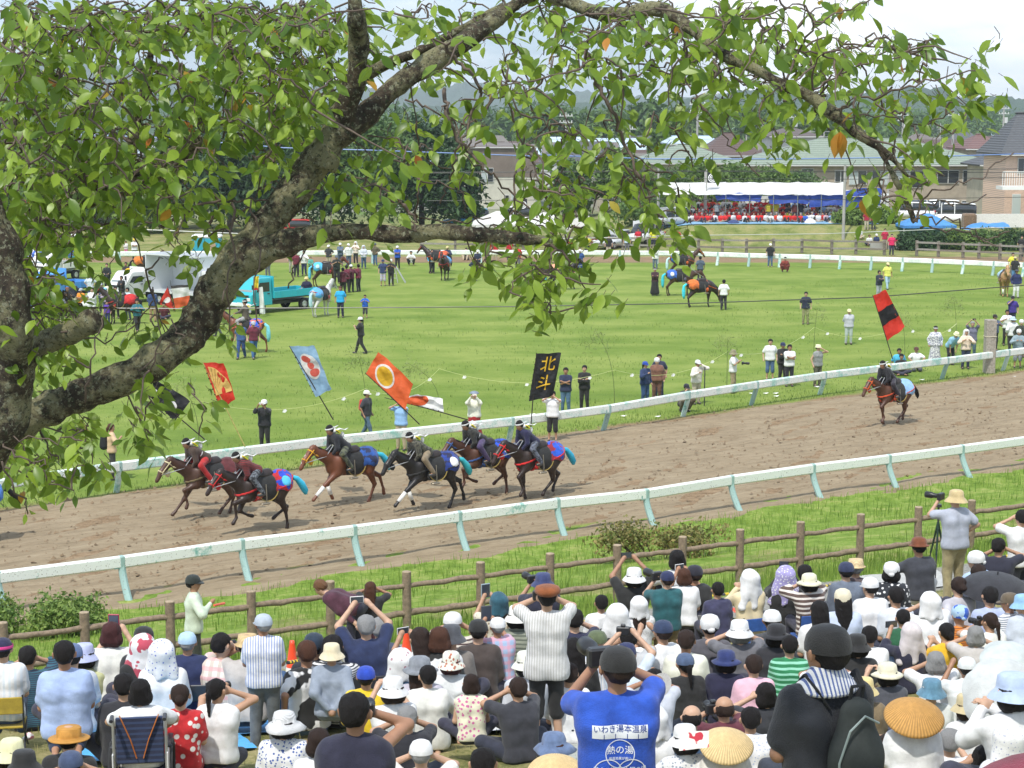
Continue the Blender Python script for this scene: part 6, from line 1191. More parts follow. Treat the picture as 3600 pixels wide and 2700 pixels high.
FP(2114, 2090, 'kneel', 'short black-haired man in plain white shirt', 12, top='eeeef6', hair='short', arms='lap')
FP(2229, 1996, 'kneel', 'woman in pinkish white bucket hat and black T-shirt holding a phone up high', 10, arms='up', top='1b1b1f', hair='bob', hat='bucket', hatc='f0e2e0', hold_='phone', hl='phone held high by the woman in the pinkish white hat')
FP(2171, 2122, 'sit', 'person in black under a pointed white towel with red symbols', -5, top='17171b', sleeve='long', hair=None, hat='shawl', hatc=('f2f0f0', 'patch', 'f2f0f0', .4))
FP(2246, 2095, 'kneel', 'woman in white towel hood and white lace blouse', 5, top=('e9e7ea', 'dots', 'a8a4ac', 2.2), hair='long', hc='dark', hat='hood', hatc='f3f0ee')
FP(2345, 2007, 'stand', 'man in navy cap and teal polo standing with a camera, khaki trousers', 12, sc=290, arms='tele', yaw=15, top='155a60', bot='7a6844', hair='short', hc='dark', hat='backcap', hatc='1d2c54', hold_='tele', hl='long-lens camera of the teal polo man', fat=1.08)
FP(2379, 1933, 'sitk', 'youth with bowl-cut black hair and white T-shirt seated against the fence', 15, top='f0f0f0', hair='bob', hc='black', arms='knee', extra=.4)
FP(2442, 1986, 'chair', 'broad man in black cap with white emblem and black T-shirt', 5, arms='phone', yaw=25, top='16181f', hair='short', hc='dark', hat='cap', hatc='18202f', hold_='phone', hl='white phone held by the man in the emblem cap', hcol=(.7, .7, .7), fat=1.1)
FP(2405, 1998, 'sit', 'reddish-haired child between the teal polo and the black T-shirt', 5, top='e0dde0', hair='bob', hc='brown', s=.9, extra=.3)
FP(2523, 2045, 'chair', 'black-haired boy in purple shirt beside the hooded clapping woman', 20, top='3a3a58', hair='short', s=.85)
FP(2634, 2001, 'chair', 'woman in white towel hood and frilled beige jacket clapping, on a blue folding chair', 20, arms='clap', yaw=15, top='d8c8a2', sleeve='long', bot='1b1b1f', hair=None, hat='shawl', hatc='f2f1f0')
FP(2495, 2160, 'sit', 'person in white towel tied as a hood and dark grey shirt', 5, top='55535a', sleeve='long', hair='short', hat='cloth', hatc='f4f3f4')
FP(2413, 2213, 'sit', 'brown-haired man in cream T-shirt seated behind the fan', -5, top='e8e0cc', hair='short', hc='dark')
FP(2099, 2216, 'sit', 'person in olive cap with white neck towel and pale striped shirt', 12, top=('dfe4ee', 'stripe', 'b8c2d4', 20), sleeve='long', hair=None, hat='backcap', hatc='5b6748')
FP(2210, 2204, 'sit', 'short black-haired man in pale grey shirt behind the navy cap', 5, top='b4b6b8', hair='short', arms='cam')
FP(2203, 2259, 'sit', 'man in dark navy cap and pale blue shirt raising a camera with both arms', -5, arms='up', top='c3cfec', hat='backcap', hatc='1b2c58', hair='short', hold_='camera', hl='camera held by the pale blue shirt man in the navy cap')
o_bl, J_bl = FP(2171, 2271, 'stand', 'big man in black cap and royal blue T-shirt with white Japanese lettering', 4, sc=670, arms=('tele', 'cam'), yaw=14, top='1450b8', bot='2a2c33', hair='short', hc='dark', hat='backcap', hatc='19191c', fat=1.15, skin=1, hold_='tele', hl='black camera held to the eye of the blue T-shirt man', hhand='L')
FP(2408, 2296, 'sit', 'woman in slate blue cap with long black ponytail and black top holding a paper fan', 20, arms=('reach', 'lap'), top='1a1a1e', sleeve='long', bot='3e5c7c', hair='pony', hat='backcap', hatc='4d5f7e')
FP(2552, 2286, 'sit', 'person in navy wide-brimmed hat and navy hooded top', -5, top='161e40', sleeve='long', hair='bob', hat='wide', hatc='26346a')
FP(2545, 2445, 'sit', 'balding man in maroon shirt with a camera', 20, arms='cam', top='5e2634', hair='bald', hc='dark', hold_='camera', hl='camera held by the balding man in maroon')
FP(2432, 2476, 'sit', 'man with thinning black hair and denim jacket right of the blue T-shirt', 5, top='2f4a68', sleeve='long', hair='bald', hc='black')
FP(2639, 2484, 'sit', 'black-haired person in pale patterned shirt left of the backpack man', 5, top=('dfe3ee', 'dots', 'a8b4cc', 1.5), hair='short')
FP(2408, 2549, 'sit', 'child in white bucket hat holding a colourful flyer', 15, arms='hold', top=('e8e8ee', 'floral', '9098a8', 1.4), hat='bucket', hatc='eef0f2', hair='bob', s=.9)
FP(2552, 2554, 'sit', 'person under a large pale conical straw hat with a knotted top, near the bottom', 0, top='d8d4cc', hat='cone', hatc=('dcbf8a', 'straw_radial'), s=1.0)
FP(1954, 2648, 'sit', 'person under a conical straw hat cut off at the bottom left of the blue T-shirt', 0, top='d8d4cc', hat='cone', hatc=('dcbf8a', 'straw_radial'))
FP(1945, 2575, 'sit', 'person in dusty blue floppy hat left of the blue T-shirt man', 0, top='8a8f9c', hair='bob', hc='brown', hat='sun', hatc='64789c')
FP(2763, 1988, 'sit', 'woman in purple and white flowered headscarf and black clothes', -10, arms='phone', top='1a1a1e', sleeve='long', hair=None, hat='shawl', hatc=('9c94c4', 'floral', 'e8e6f0', 1.6), hold_='tablet', hl='dark tablet held by the woman in the flowered headscarf')
FP(2830, 1984, 'sit', 'dark-haired person in black sunglasses behind the beige hat', -5, top='22222a', hair='short')
FP(2845, 2016, 'chair', 'woman in floppy beige hat and brown, white patterned shirt on a blue chair', 12, arms='cam', top=('5a4740', 'hstripe', 'd8d0c8', 8), sleeve='half', hair='bob', hat='wide', hatc='ead8bc', s=.95)
FP(3009, 1963, 'sit', 'man in straw fedora and grey-brown waistcoat', 5, top='5a4e50', sleeve='none', hair='short', hc='grey', hat='fedora', hatc=('e2c498', 'straw'))
FP(2975, 1975, 'sit', 'person in navy cap and slate shirt just behind the straw fedora', 10, top='6a7484', hat='backcap', hatc='2a3352', sleeve='long')
FP(3134, 1975, 'sit', 'woman in white bandana and black and white floral blouse', -10, top=('22262e', 'floral', 'e0e4e4', .9), sleeve='half', hair='bob', hat='cloth', hatc='f4f4f6', fat=1.08)
FP(3231, 1887, 'sit', 'man in brown bowler hat and dark grey T-shirt leaning on his arm', 20, arms='knee', top='3a3c44', bot='c9c6c4', hair='short', hat='bowler', hatc='7a4428', fat=1.05, extra=.22)
o_ph, J_ph = FP(3362, 1722, 'stand', 'photographer in khaki bucket hat, grey waistcoat and blue sleeves standing at a tripod', 25, sc=232, arms=('tele', 'hips'), yaw=25, top='a9aebb', sleeve='short', bot='a09470', hair='short', hc='grey', hat='bucket', hatc='c4b083', fat=1.08, hold_='tele', hl='black telephoto camera of the standing photographer', hhand='L')
FP(3431, 1936, 'sit', 'man with glasses and white head cloth behind the black umbrella', 30, yaw=30, top='a9c0dc', hair='short', hat='cloth', hatc='f1f1f0')
FP(3438, 1982, 'sit', 'man with short greying black hair left above the black umbrella', 20, top='4a5060', hair='short', hc='dark', skin=1)
FP(3512, 1890, 'sit', 'dark-haired person in navy shirt beyond the umbrella looking through binoculars', -15, arms='cam', yaw=-30, top='1d2334', hair='short', extra=.2)
FP(2963, 2069, 'sit', 'woman in beige knitted hat, long black hair, pale blue hooded top', 5, top='bac6e4', sleeve='long', hair='long', hat='beanie', hatc='d9d0b6')
FP(3059, 2029, 'sit', 'man in white cap and white shirt with pale towel round his neck', 15, yaw=15, top='e9e8f4', sleeve='long', hair='short', hat='cap', hatc='f2f3f2', fat=1.08)
FP(3175, 2141, 'sit', 'child with dark hair in green shirt behind the beige towel hood', 5, top='1c5c3c', hair='short', s=.85, extra=.1)
FP(3370, 2025, 'sit', 'woman with dark bun tied in white ribbon and pale grey top, arm stretched', 20, arms=('prop', 'lap'), top='b4b2ba', sleeve='half', hair='bun', hc='dark')
FP(3375, 2127, 'sit', 'person in blue and white patterned hood and orange striped shirt', 15, top=('cf7a1c', 'hstripe', '8a4c14', 22), sleeve='long', hair=None, hat='cloth', hatc=('a8c4f0', 'patch', '2a5ac0', .45))
FP(3549, 2083, 'sit', 'man in brown cap, glasses and white striped shirt at the right', 35, yaw=30, top=('eceae8', 'hstripe', '7a8494', 20), hair='short', hc='grey', hat='cap', hatc='675a48', skin=1)
FP(3596, 2090, 'sit', 'person in light blue bucket hat at the right edge below the black umbrella', 25, yaw=20, top='c2cad6', hair='short', hat='bucket', hatc='8db8da')
FP(3481, 2151, 'sit', 'woman with dark ponytail and cream blouse raising a camera near the right edge', 25, arms='cam', yaw=15, top='e9e4d6', hair='pony', hc='dark', hold_='camera', hl='camera raised by the woman in the cream blouse')
FP(3327, 2187, 'sit', 'woman with black ponytail and bright yellow T-shirt', 20, arms='clap', top='e8b010', sleeve='half', hair='pony', hem=.04)
FP(3202, 2187, 'sitk', 'woman under a greige shawl hood, navy top and pale jeans, holding a phone', 18, arms=('phone', 'lap'), top='161c38', sleeve='half', bot='9ab4d4', hair=None, hat='shawl', hatc='c8c0c0', hold_='phone', hl='phone held by the woman in the greige shawl', hhand='L', hcol=(.03, .03, .04))
o_bp, J_bp = FP(2907, 2194, 'stand', 'tall man in black cap and charcoal shirt with striped neck towel and black backpack', 18, sc=745, arms='lap', yaw=18, top='22252c', bot='2a2a30', hair='short', hat='backcap', hatc='17171b', fat=1.0, skin=1)
FP(3014, 2230, 'sit', 'child in black sun hat and black top right of the backpack man', 10, top='1c1c1f', hair='bob', hat='bucket', hatc='17181c', s=.95)
FP(3057, 2199, 'sit', 'person with tousled black hair and white shirt', 5, top='f0f0f0', hair='short', hc='black')
FP(2777, 2233, 'sit', 'curly black-haired man in green polo with thin white stripes', 0, top=('1d7a4c', 'hstripe', '8ccab0', 9), hair='short', fat=1.08)
FP(2729, 2194, 'sit', 'person in black mesh sun hat behind the green polo', 0, top='2a2a30', hair='bob', hat='wide', hatc='232328')
FP(3211, 2447, 'sit', 'person under the big brown conical straw hat, in pale lilac shirt, bottom right', 0, sc=490, top='dfe1f2', sleeve='short', hat='cone', hatc=('c0904c', 'straw_radial'))
FP(3276, 2387, 'seiza', 'person in blue hat with white band, pale grey shirt and dark shoulder strap', 5, top='c9ccc8', hair='short', hat='bucket', hatc='5f8ba4', band='eceadc')
FP(3038, 2382, 'sit', 'person in small straw-yellow hat behind the backpack', 5, top='7a6a50', hat='bucket', hatc='d8c488')
FP(3560, 2366, 'sit', 'woman in pale blue bucket hat clapping under the white parasol', 20, sc=520, arms='clap', top='f0eef2', sleeve='long', hair='bob', hat='bucket', hatc='aebfe6')
FP(3544, 2541, 'sit', 'person in white lace hood at the bottom right corner', 10, sc=540, top='d8d8e0', hair=None, hat='towel', hatc=('eeeef4', 'dots', 'a8acc0', 1.6))
FP(2714, 2143, 'sit', 'person in small white cap behind the black mesh hat', 5, top='40444c', hat='backcap', hatc='f0f2f2')
FP(3592, 1790, 'stand', 'person in white shirt and dark trousers standing at the right edge by the fence', 20, sc=235, arms='cam', top='f2f0ee', bot='22242e', hair='short')
FP(3480, 2060, 'sit', 'person in lavender shirt sitting under the black umbrella', 15, top='a9b4d4', sleeve='long', hair='short')
FP(2650, 2300, 'sit', 'person with pink towel over the shoulder behind the navy wide hat', 10, top='e0b0c0', hair='short', hc='dark', s=.9)
WPL = mat((.75, .74, .72), 'cloth'); BMT = mat((.03, .25, .55), 'tarp')
def snap(me, target, M, depth=.6, off=.004):
 """press a flat mesh (x right, z up, seen from behind) on to the target object"""
 from mathutils.bvhtree import BVHTree
 bt = BVHTree.FromPolygons([v.co for v in target.data.vertices], [tuple(p.vertices) for p in target.data.polygons])
 for v in me.vertices:
  o = M @ v.co; h = bt.ray_cast(o, Vector((0, 1, 0)), depth)
  v.co = h[0] - Vector((0, off, 0)) if h[0] else o + Vector((0, .2, 0))
 me.update()
def text_mesh(s, size):
 cu = bpy.data.curves.new('lettering', 'FONT'); cu.body = s; cu.size = size; cu.align_x = 'CENTER'; cu.align_y = 'CENTER'; cu.resolution_u = 3; cu.offset = size * .006
 to_ = bpy.data.objects.new('lettering', cu); COL.objects.link(to_); dg = bpy.context.evaluated_depsgraph_get(); me = bpy.data.meshes.new_from_object(to_.evaluated_get(dg)); bpy.data.objects.remove(to_); bpy.data.curves.remove(cu)
 for v in me.vertices: v.co = Vector((v.co.x, 0, v.co.y))
 return me
def on_back(person_o, shirt_name, parts):
 sh = [c for c in person_o.children if c.name.startswith(shirt_name)][0]
 for nm, me, x, z, m in parts:
  snap(me, sh, Matrix.Translation((x, -.6, z)), .75, .004 if nm != 'panel' else .002); link(nm, me, m, sh)
def gridq(w_, h_, nx, nz): return pm([(-w_ / 2 + w_ * i / nx, 0, -h_ / 2 + h_ * j / nz) for j in range(nz + 1) for i in range(nx + 1)], [(j * (nx + 1) + i, j * (nx + 1) + i + 1, (j + 1) * (nx + 1) + i + 1, (j + 1) * (nx + 1) + i) for j in range(nz) for i in range(nx)], True)
def circ(r, t=.005, n=40): return pm([(math.cos(2 * math.pi * i / n) * q, 0, math.sin(2 * math.pi * i / n) * q) for i in range(n) for q in (r - t, r)], [(2 * i, 2 * i + 1, (2 * i + 3) % (2 * n), (2 * i + 2) % (2 * n)) for i in range(n)], True)
WL = mat((.72, .74, .78), 'text'); BLt = mat((.02, .05, .25), 'text')
try:
 zc = 1.235
 on_back(o_bl, 'shirt', [('panel', gridq(.31, .075, 30, 6), .0, zc, WL), ('lettering', text_mesh('いわき湯本温泉', .043), .0, zc + .015, BLt), ('emblem_ring', circ(.082), .0, zc - .125, WL), ('emblem_ring', circ(.082), -.066, zc - .235, WL), ('emblem_ring', circ(.082), .066, zc - .235, WL),
  ('lettering', text_mesh('熱の湯', .050), .0, zc - .105, WL), ('lettering', text_mesh('保温効果が高い', .018), .0, zc - .150, WL), ('lettering', text_mesh('美人の湯', .032), -.085, zc - .215, WL), ('lettering', text_mesh('心臓の湯', .032), .085, zc - .215, WL)] + [('divider', gridq(.004, .03, 1, 3), q, zc - .025, BLt) for q in (-.09, -.025, .04, .10)])
except Exception as e: print('LETTER', e)
lt = MB().lathe([(.060, .095), (.085, .06), (.11, .025), (.135, -.01), (.130, -.025), (.10, -.01)], 28, tuple(J_bp['N'] - V_(0, .01, .0)), 1.15, .9, .04).obj('neck_towel', mat(lin('e8eaf2'), 'stripe', lin('5a6a9c'), 26), o_bp, True)
bk = empty('backpack', wpt(o_bp, J_bp['C'] + V_(.06, -.19, -.08)), o_bp.rotation_euler.z); tag(bk, 'black and dark green backpack on the back of the charcoal shirt man', 'backpack')
PK1, PK2 = mat((.028, .034, .032), 'backpack'), mat((.012, .013, .015), 'backpack')
def packf(s):
 s.cap((0, 0, -.17), (0, 0, -.05), .135, .13, .03, el=(.95, 1.35, 1)); s.cap((0, 0, -.05), (0, .01, .16), .13, .085, .05, el=(1, 1.3, 1)); s.cap((-.09, .0, -.24), (.09, .0, -.24), .06, None, .04)
link('pack_body', wrinkle(sdfm(packf, (-.2, -.15, -.34), (.2, .15, .28), .011), .004, 18, 3), PK1, bk)
link('front_pocket', wrinkle(sdfm(lambda s: (s.cap((-.06, -.09, -.20), (.06, -.09, -.20), .06, None, .03), s.cap((-.05, -.10, -.12), (.05, -.10, -.12), .045, None, .03)), (-.16, -.17, -.3), (.16, .0, -.02), .010), .003, 20, 4), PK2, bk)
MB().tube([(-.12, -.06, -.22), (-.125, -.07, -.05), (-.08, -.085, .11), (0, -.08, .175), (.08, -.07, .13)], .006, 6).obj('zip', mat((.22, .27, .26), 'plastic'), bk); MB().tube([(-.03, .02, .22), (-.03, .0, .30), (.03, .0, .30), (.03, .02, .22)], .011, 6).obj('top_handle', PK2, bk)
for s in (-1, 1):
 N_ = J_bp['N'] - J_bp['C']; MB().tube([(s * .07 - .03, .09, .17), (s * .12 - .04, .10, .26), (s * .13 - .04, .20, .31), (s * .14 - .04, .31, .20), (s * .15 - .04, .33, .0)], [.022] * 5, 8, sq=.35).obj('strap', PK2, bk)
MB().box((.03, -.165, -.08), (.03, .008, .02)).obj('zip_pull', mat((.3, .02, .02), 'plastic'), bk)
p = T(3290, 2085, 0); r = empty('tripod', p); tag(r, 'black and green tripod standing in front of the photographer in khaki', 'tripod'); h = 1.62
MB().tube([(0, 0, h - .35), (0, 0, h)], .018, 8).box((0, 0, h), (.09, .09, .05)).obj('centre_column', DKP, r)
for a in (.3, 2.3, 4.4):
 lg = MB().tube([(0, 0, h - .3), (math.cos(a) * .14, math.sin(a) * .14, h * .45)], [.020, .018], 8).obj('leg', mat((.03, .06, .045), 'metal'), r); MB().tube([(math.cos(a) * .13, math.sin(a) * .13, h * .47), (math.cos(a) * .30, math.sin(a) * .30, 0)], [.013, .011], 8).obj('lower_leg', DKP, lg)
wr = empty('wheelchair', o_wc.location, o_wc.rotation_euler.z); tag(wr, 'wheelchair with navy checked back and orange straps, under the woman in white', 'wheelchair'); wr.scale = (.95, .95, .82); CHR = mat((.45, .45, .45), 'metal')
sheetq = MB().box((0, -.19, .70), (.42, .03, .50), bev=.01).obj('backrest', mat((.015, .022, .06), 'hstripe', (.03, .05, .12), 9), wr); MB().box((0, .06, .33), (.42, .44, .05), bev=.01).obj('seat', mat((.02, .025, .06), 'cloth'), wr)
for s in (-1, 1):
 MB().tube([(s * .23, -.20, .30), (s * .23, -.21, .95), (s * .23, -.30, 1.0), (s * .23, -.36, .99)], .013, 8).obj('frame_tube', CHR, wr); MB().tube([(s * .23, -.28, 1.0), (s * .23, -.40, .99)], .019, 8).obj('push_handle', DKP, wr)
 MB().tube([(s * .27, .02 + math.cos(a) * .29, .30 + math.sin(a) * .29) for a in np.linspace(0, 2 * math.pi, 29)], .016, 6, cap=False).obj('wheel', TYR, wr); MB().box((s * .25, .08, .58), (.05, .34, .035), bev=.01).obj('armrest', DKP, wr)
 MB().tube([(s * .17, -.225, .98), (s * .08, -.225, .72), (s * .03, -.225, .52)], [.014] * 3, 6, sq=.4).obj('strap', mat(lin('b86a24'), 'plastic'), wr); MB().box((s * .24, -.10, .42), (.012, .30, .30)).obj('side_guard', mat((.6, .6, .6), 'plastic'), wr)
def umbrella(label, loc, R0, h, m, rim='umbrella', tilt=(0, 0, 0), stick=.8, sh='umbrella'):
 r = empty(rim, loc); r.rotation_euler = tilt; tag(r, label, 'umbrella'); n = 8; V = [(0, 0, h)]; F = []; K = 6
 for k_ in range(1, K + 1):
  f = k_ / K
  for i in range(n * 4):
   a = 2 * math.pi * i / (n * 4); sc = 1 - .07 * abs(math.sin(a * n / 2)) * f * f if 0 else 1 - .06 * f * f * (1 - abs(math.cos(a * n / 2))); V.append((math.cos(a) * R0 * math.sin(f * 1.35) / math.sin(1.35) * sc, math.sin(a) * R0 * math.sin(f * 1.35) / math.sin(1.35) * sc, h * (math.cos(f * 1.35) - math.cos(1.35)) / (1 - math.cos(1.35))))
 nn = n * 4
 for i in range(nn): F.append((0, 1 + i, 1 + (i + 1) % nn))
 for k_ in range(K - 1):
  for i in range(nn): a = 1 + k_ * nn + i; b = 1 + k_ * nn + (i + 1) % nn; F.append((a, a + nn, b + nn, b))
 link('canopy', pm(V, F, True), m, r); MB().tube([(0, 0, h + .05), (0, 0, -stick)], .009, 6).obj('shaft', DKP, r)
 for i in range(n): a = 2 * math.pi * i / n; MB().tube([(0, 0, h - .01)] + [(math.cos(a) * R0 * math.sin(f * 1.35) / math.sin(1.35) * .98, math.sin(a) * R0 * math.sin(f * 1.35) / math.sin(1.35) * .98, h * (math.cos(f * 1.35) - math.cos(1.35)) / (1 - math.cos(1.35)) - .006) for f in (.3, .6, 1)], .004, 4).obj('rib', DKP, r)
def TD(x, y, h): p = T(x, y, h); return (p[0], p[1], p[2] + h)
umbrella('black umbrella with wavy edge held over a seated person at the right', TD(3500, 2080, .80), .50, .24, mat((.022, .022, .028), 'cloth'), tilt=(.12, .05, 0))
umbrella('large white parasol beside the yellow T-shirt at the right edge', TD(3530, 2460, .60), .36, .20, mat((.50, .52, .51), 'cloth'), tilt=(.95, -.25, .3), stick=.5); umbrella('second white parasol overlapping behind the first at the right edge', TD(3570, 2360, .70), .34, .18, mat((.48, .52, .51), 'cloth'), tilt=(.5, .35, 0), stick=.5)
umbrella('dark red parasol rim in the bottom right corner', tuple(D(3700, 2900, 4.6)), .36, .10, mat((.18, .01, .03), 'cloth'), tilt=(.15, -.28, 0))
p = T(2300, 2390, .78); pz = p[2] + .62; r = empty('paper_fan', (p[0], p[1], pz), .3); tag(r, 'round white paper fan with grey print held by the ponytailed woman', 'fan'); link('fan_blade', pm([(0, 0, .12)] + [(math.cos(a) * .10, 0, .12 + math.sin(a) * .115) for a in np.linspace(0, 2 * math.pi, 25)[:-1]], [(0, 1 + i, 1 + (i + 1) % 24) for i in range(24)], False), mat((.70, .68, .66), 'dots', (.45, .43, .42), 4), r); MB().tube([(0, 0, .02), (0, 0, -.12)], .008, 6).obj('handle', WHT, r); r.rotation_euler = (0, .5, .3)
p = T(2440, 2640, .5); o = link('flyer', pm([(-.11, 0, 0), (.11, .02, .02), (.12, .1, .12), (-.10, .08, .12)], [(0, 1, 2, 3)]), mat(lin('e8d8d0'), 'patch', lin('b83040'), .6), None, (p[0], p[1], p[2] + .5)); tag(o, 'colourful printed flyer held by the child in the white bucket hat', 'flyer')
def cone(label, x, y):
 p = T(x, y, 0); r = empty('traffic_cone', p); tag(r, label, 'traffic cone', 'orange traffic cones'); MB().lathe([(.15, .03), (.12, .05), (.035, .66), (.03, .70), (.001, .70)], 16).obj('cone_body', mat((.75, .07, .02), 'plastic'), r, True); MB().box((0, 0, .015), (.36, .36, .03), bev=.01).obj('base', mat((.70, .06, .02), 'plastic'), r); MB().lathe([(.097, .25), (.08, .36)], 16).obj('white_band', WHT, r)
cone('orange cone beside the reddish-haired youth', 1030, 2440); cone('orange cone behind the woman with straight brown hair', 1430, 2400); cone('orange cone by the path at the right', 2610, 2150)
def cbar(label, x0, y0, x1, y1, h=.62):
 a, b = np.array(T(x0, y0, h)), np.array(T(x1, y1, h)); r = empty('barrier_bar', a); tag(r, label, 'barrier', 'yellow and black barrier bars'); n = 9; a[2] += h; b[2] += h; o = np.array(r.location)
 for i in range(n): MB().tube([a + (b - a) * i / n - o, a + (b - a) * (i + 1) / n - o], .022, 6).obj('stripe', mat((.75, .52, .01), 'plastic') if i % 2 else DKP, r)
cbar('yellow and black bar along the path below the right-hand bush', 2480, 2098, 2600, 2082); cbar('yellow and black bar behind the straw fedora', 2880, 2065, 2940, 2052); cbar('yellow and black bar behind the black umbrella', 3455, 1968, 3600, 1945); cbar('yellow and black bar left of the white-shirted black-haired man', 2040, 2190, 2120, 2165)
cbar('yellow and black bar beside the cone left of centre', 1010, 2330, 1060, 2322)
def blob(name, label, cat, x, y, sz, m, grp=None, seed=0):
 p = T(x, y, 0); me = wrinkle(sdfm(lambda s: (s.cap((-sz[0] * .3, 0, sz[2] * .4), (sz[0] * .3, 0, sz[2] * .4), sz[2] * .5, None, .05), s.cap((0, -sz[1] * .2, sz[2] * .5), (0, sz[1] * .2, sz[2] * .4), sz[2] * .42, None, .05), s.cap((0, 0, .04), (.02, 0, sz[2]), sz[2] * .28, .03, .05)), (-sz[0], -sz[1], -.05), (sz[0], sz[1], sz[2] * 1.3), .02), .016, 16, seed); o = link(name, me, m, None, p, R_.uniform(0, 3)); tag(o, label, cat, grp)
GB = 'bags on the ground among the spectators'
for i, (x, y, sz, c, lb) in enumerate([(1405, 2500, (.3, .2, .34), ('8a7ab8', 'patch', 'e0b8d8', 1.0), 'violet, pink and navy geometric print bag beside the off-white shirt man'), (1340, 2430, (.12, .12, .30), 'e4ead8', 'white plastic carrier bag hanging behind the blue cap'), (710, 2420, (.2, .16, .22), 'eef0f2', 'white plastic bag beside the flowered scarf woman'), (3105, 2480, (.22, .18, .30), ('4c3a2c', 'patch', '6a6244', 1.2), 'brown camouflage backpack on the ground left of the brown conical hat'),
 (3220, 2140, (.14, .10, .08), 'f0f0f0', 'white crumpled bag on the grass in the right of the crowd'), (2670, 2250, (.2, .16, .14), 'e9e7e4', 'white bag on the ground right of the beige jacket woman'), (2660, 2350, (.2, .16, .12), 'f2f2f2', 'white paper bag beside the pink towel'), (1870, 2480, (.2, .16, .2), 'e8eef4', 'white bag with pale blue edge left of the black culottes'), (100, 2600, (.2, .12, .06), ('e8e4e4', 'patch', 'd88a9a', 1), 'pink and white crumpled towel left of the boater'),
 (1330, 2560, (.16, .12, .10), '18a45c', 'small bright green bag behind the yellow jacket'), (2690, 2330, (.22, .2, .16), '1b1c20', 'black bag right of the navy wide hat'), (3420, 2560, (.3, .2, .24), '1a1c24', 'black bag by the strap of the pale grey shirt'), (140, 2420, (.16, .12, .10), ('e4dcdc', 'patch', 'c8506a', 1), 'white and red wrapped bundle behind the pale blue shirt'), (2050, 2480, (.2, .15, .16), 'c9bda8', 'tan cloth bag left of the blue T-shirt man'), (620, 2600, (.2, .2, .12), '2a5cb8', 'blue bundle beside the red yukata')]): blob('bag', lb, 'bag', x, y, sz, cmat(c), GB, i)
def gmat(label, x, y, w_, d_, m, rz=.3):
 p = T(x, y, 0); V, F = [], []; n = 8; c, s = math.cos(rz), math.sin(rz)
 for j in range(n + 1):
  for i in range(n + 1):
   a, b = (i / n - .5) * w_, (j / n - .5) * d_; X, Y = p[0] + a * c - b * s, p[1] + a * s + b * c; V.append((X, Y, float(zt(X, Y)) + .03 + R_.uniform(0, .012)))
 o = link('picnic_mat', pm(V, [(j * (n + 1) + i, j * (n + 1) + i + 1, (j + 1) * (n + 1) + i + 1, (j + 1) * (n + 1) + i) for j in range(n) for i in range(n)], True), m); tag(o, label, 'picnic mat', 'picnic mats')
SM = mat((.70, .71, .72), 'cloth')
for a in [('light blue picnic sheet beside the red yukata', 560, 2640, 1.8, 1.2, mat((.06, .38, .75), 'cloth')), ('silver picnic sheet under the kneeling man in plaid', 1600, 2560, 1.8, 1.4, SM), ('blue picnic sheet under the white sun hat', 880, 2560, 1.8, 1.4, mat((.05, .28, .6), 'cloth')), ('dark checked picnic sheet right of the hooded clapping woman', 2700, 2200, 2.2, 1.4, mat((.25, .27, .27), 'plaid', (.5, .5, .48), 4)), ('turquoise picnic sheet behind the cream T-shirt', 2450, 2230, 1.4, 1.0, mat((.02, .45, .65), 'cloth')), ('white picnic sheet at the right of the crowd', 3480, 2330, 1.8, 1.3, SM), ('grey picnic sheet near the brown bowler hat', 3200, 2060, 2.0, 1.4, mat((.4, .4, .38), 'cloth')), ('tan picnic sheet in front of the standing photographer', 3400, 2120, 1.8, 1.2, mat((.5, .42, .3), 'cloth')), ('red and navy checked picnic sheet behind the wide sun hat', 860, 2500, 1.2, .9, mat((.45, .05, .04), 'plaid', (.03, .05, .12), 5)), ('grey-green sheet near the bottom centre', 2300, 2640, 2.0, 1.3, mat((.35, .37, .33), 'cloth'))]: gmat(*a)
def fchair(label, person_o, m):
 r = empty('folding_chair', person_o.location, person_o.rotation_euler.z); tag(r, label, 'chair', 'low folding chairs'); MB().box((0, -.0, .30), (.42, .36, .025), bev=.008).obj('seat', m, r); MB().box((0, -.22, .55), (.42, .02, .18), bev=.008).obj('backrest', m, r)
 for s in (-1, 1): MB().tube([(s * .21, -.22, .66), (s * .21, -.2, .3), (s * .21, .18, 0)], .011, 6).obj('leg', DKP, r); MB().tube([(s * .205, .18, .30), (s * .205, -.24, 0)], .011, 6).obj('leg', DKP, r)
PB = {o['label']: o for o in COL.objects if o.name.startswith('person') and 'label' in o}
def fnd(t): return [o for l, o in PB.items() if t in l][0]
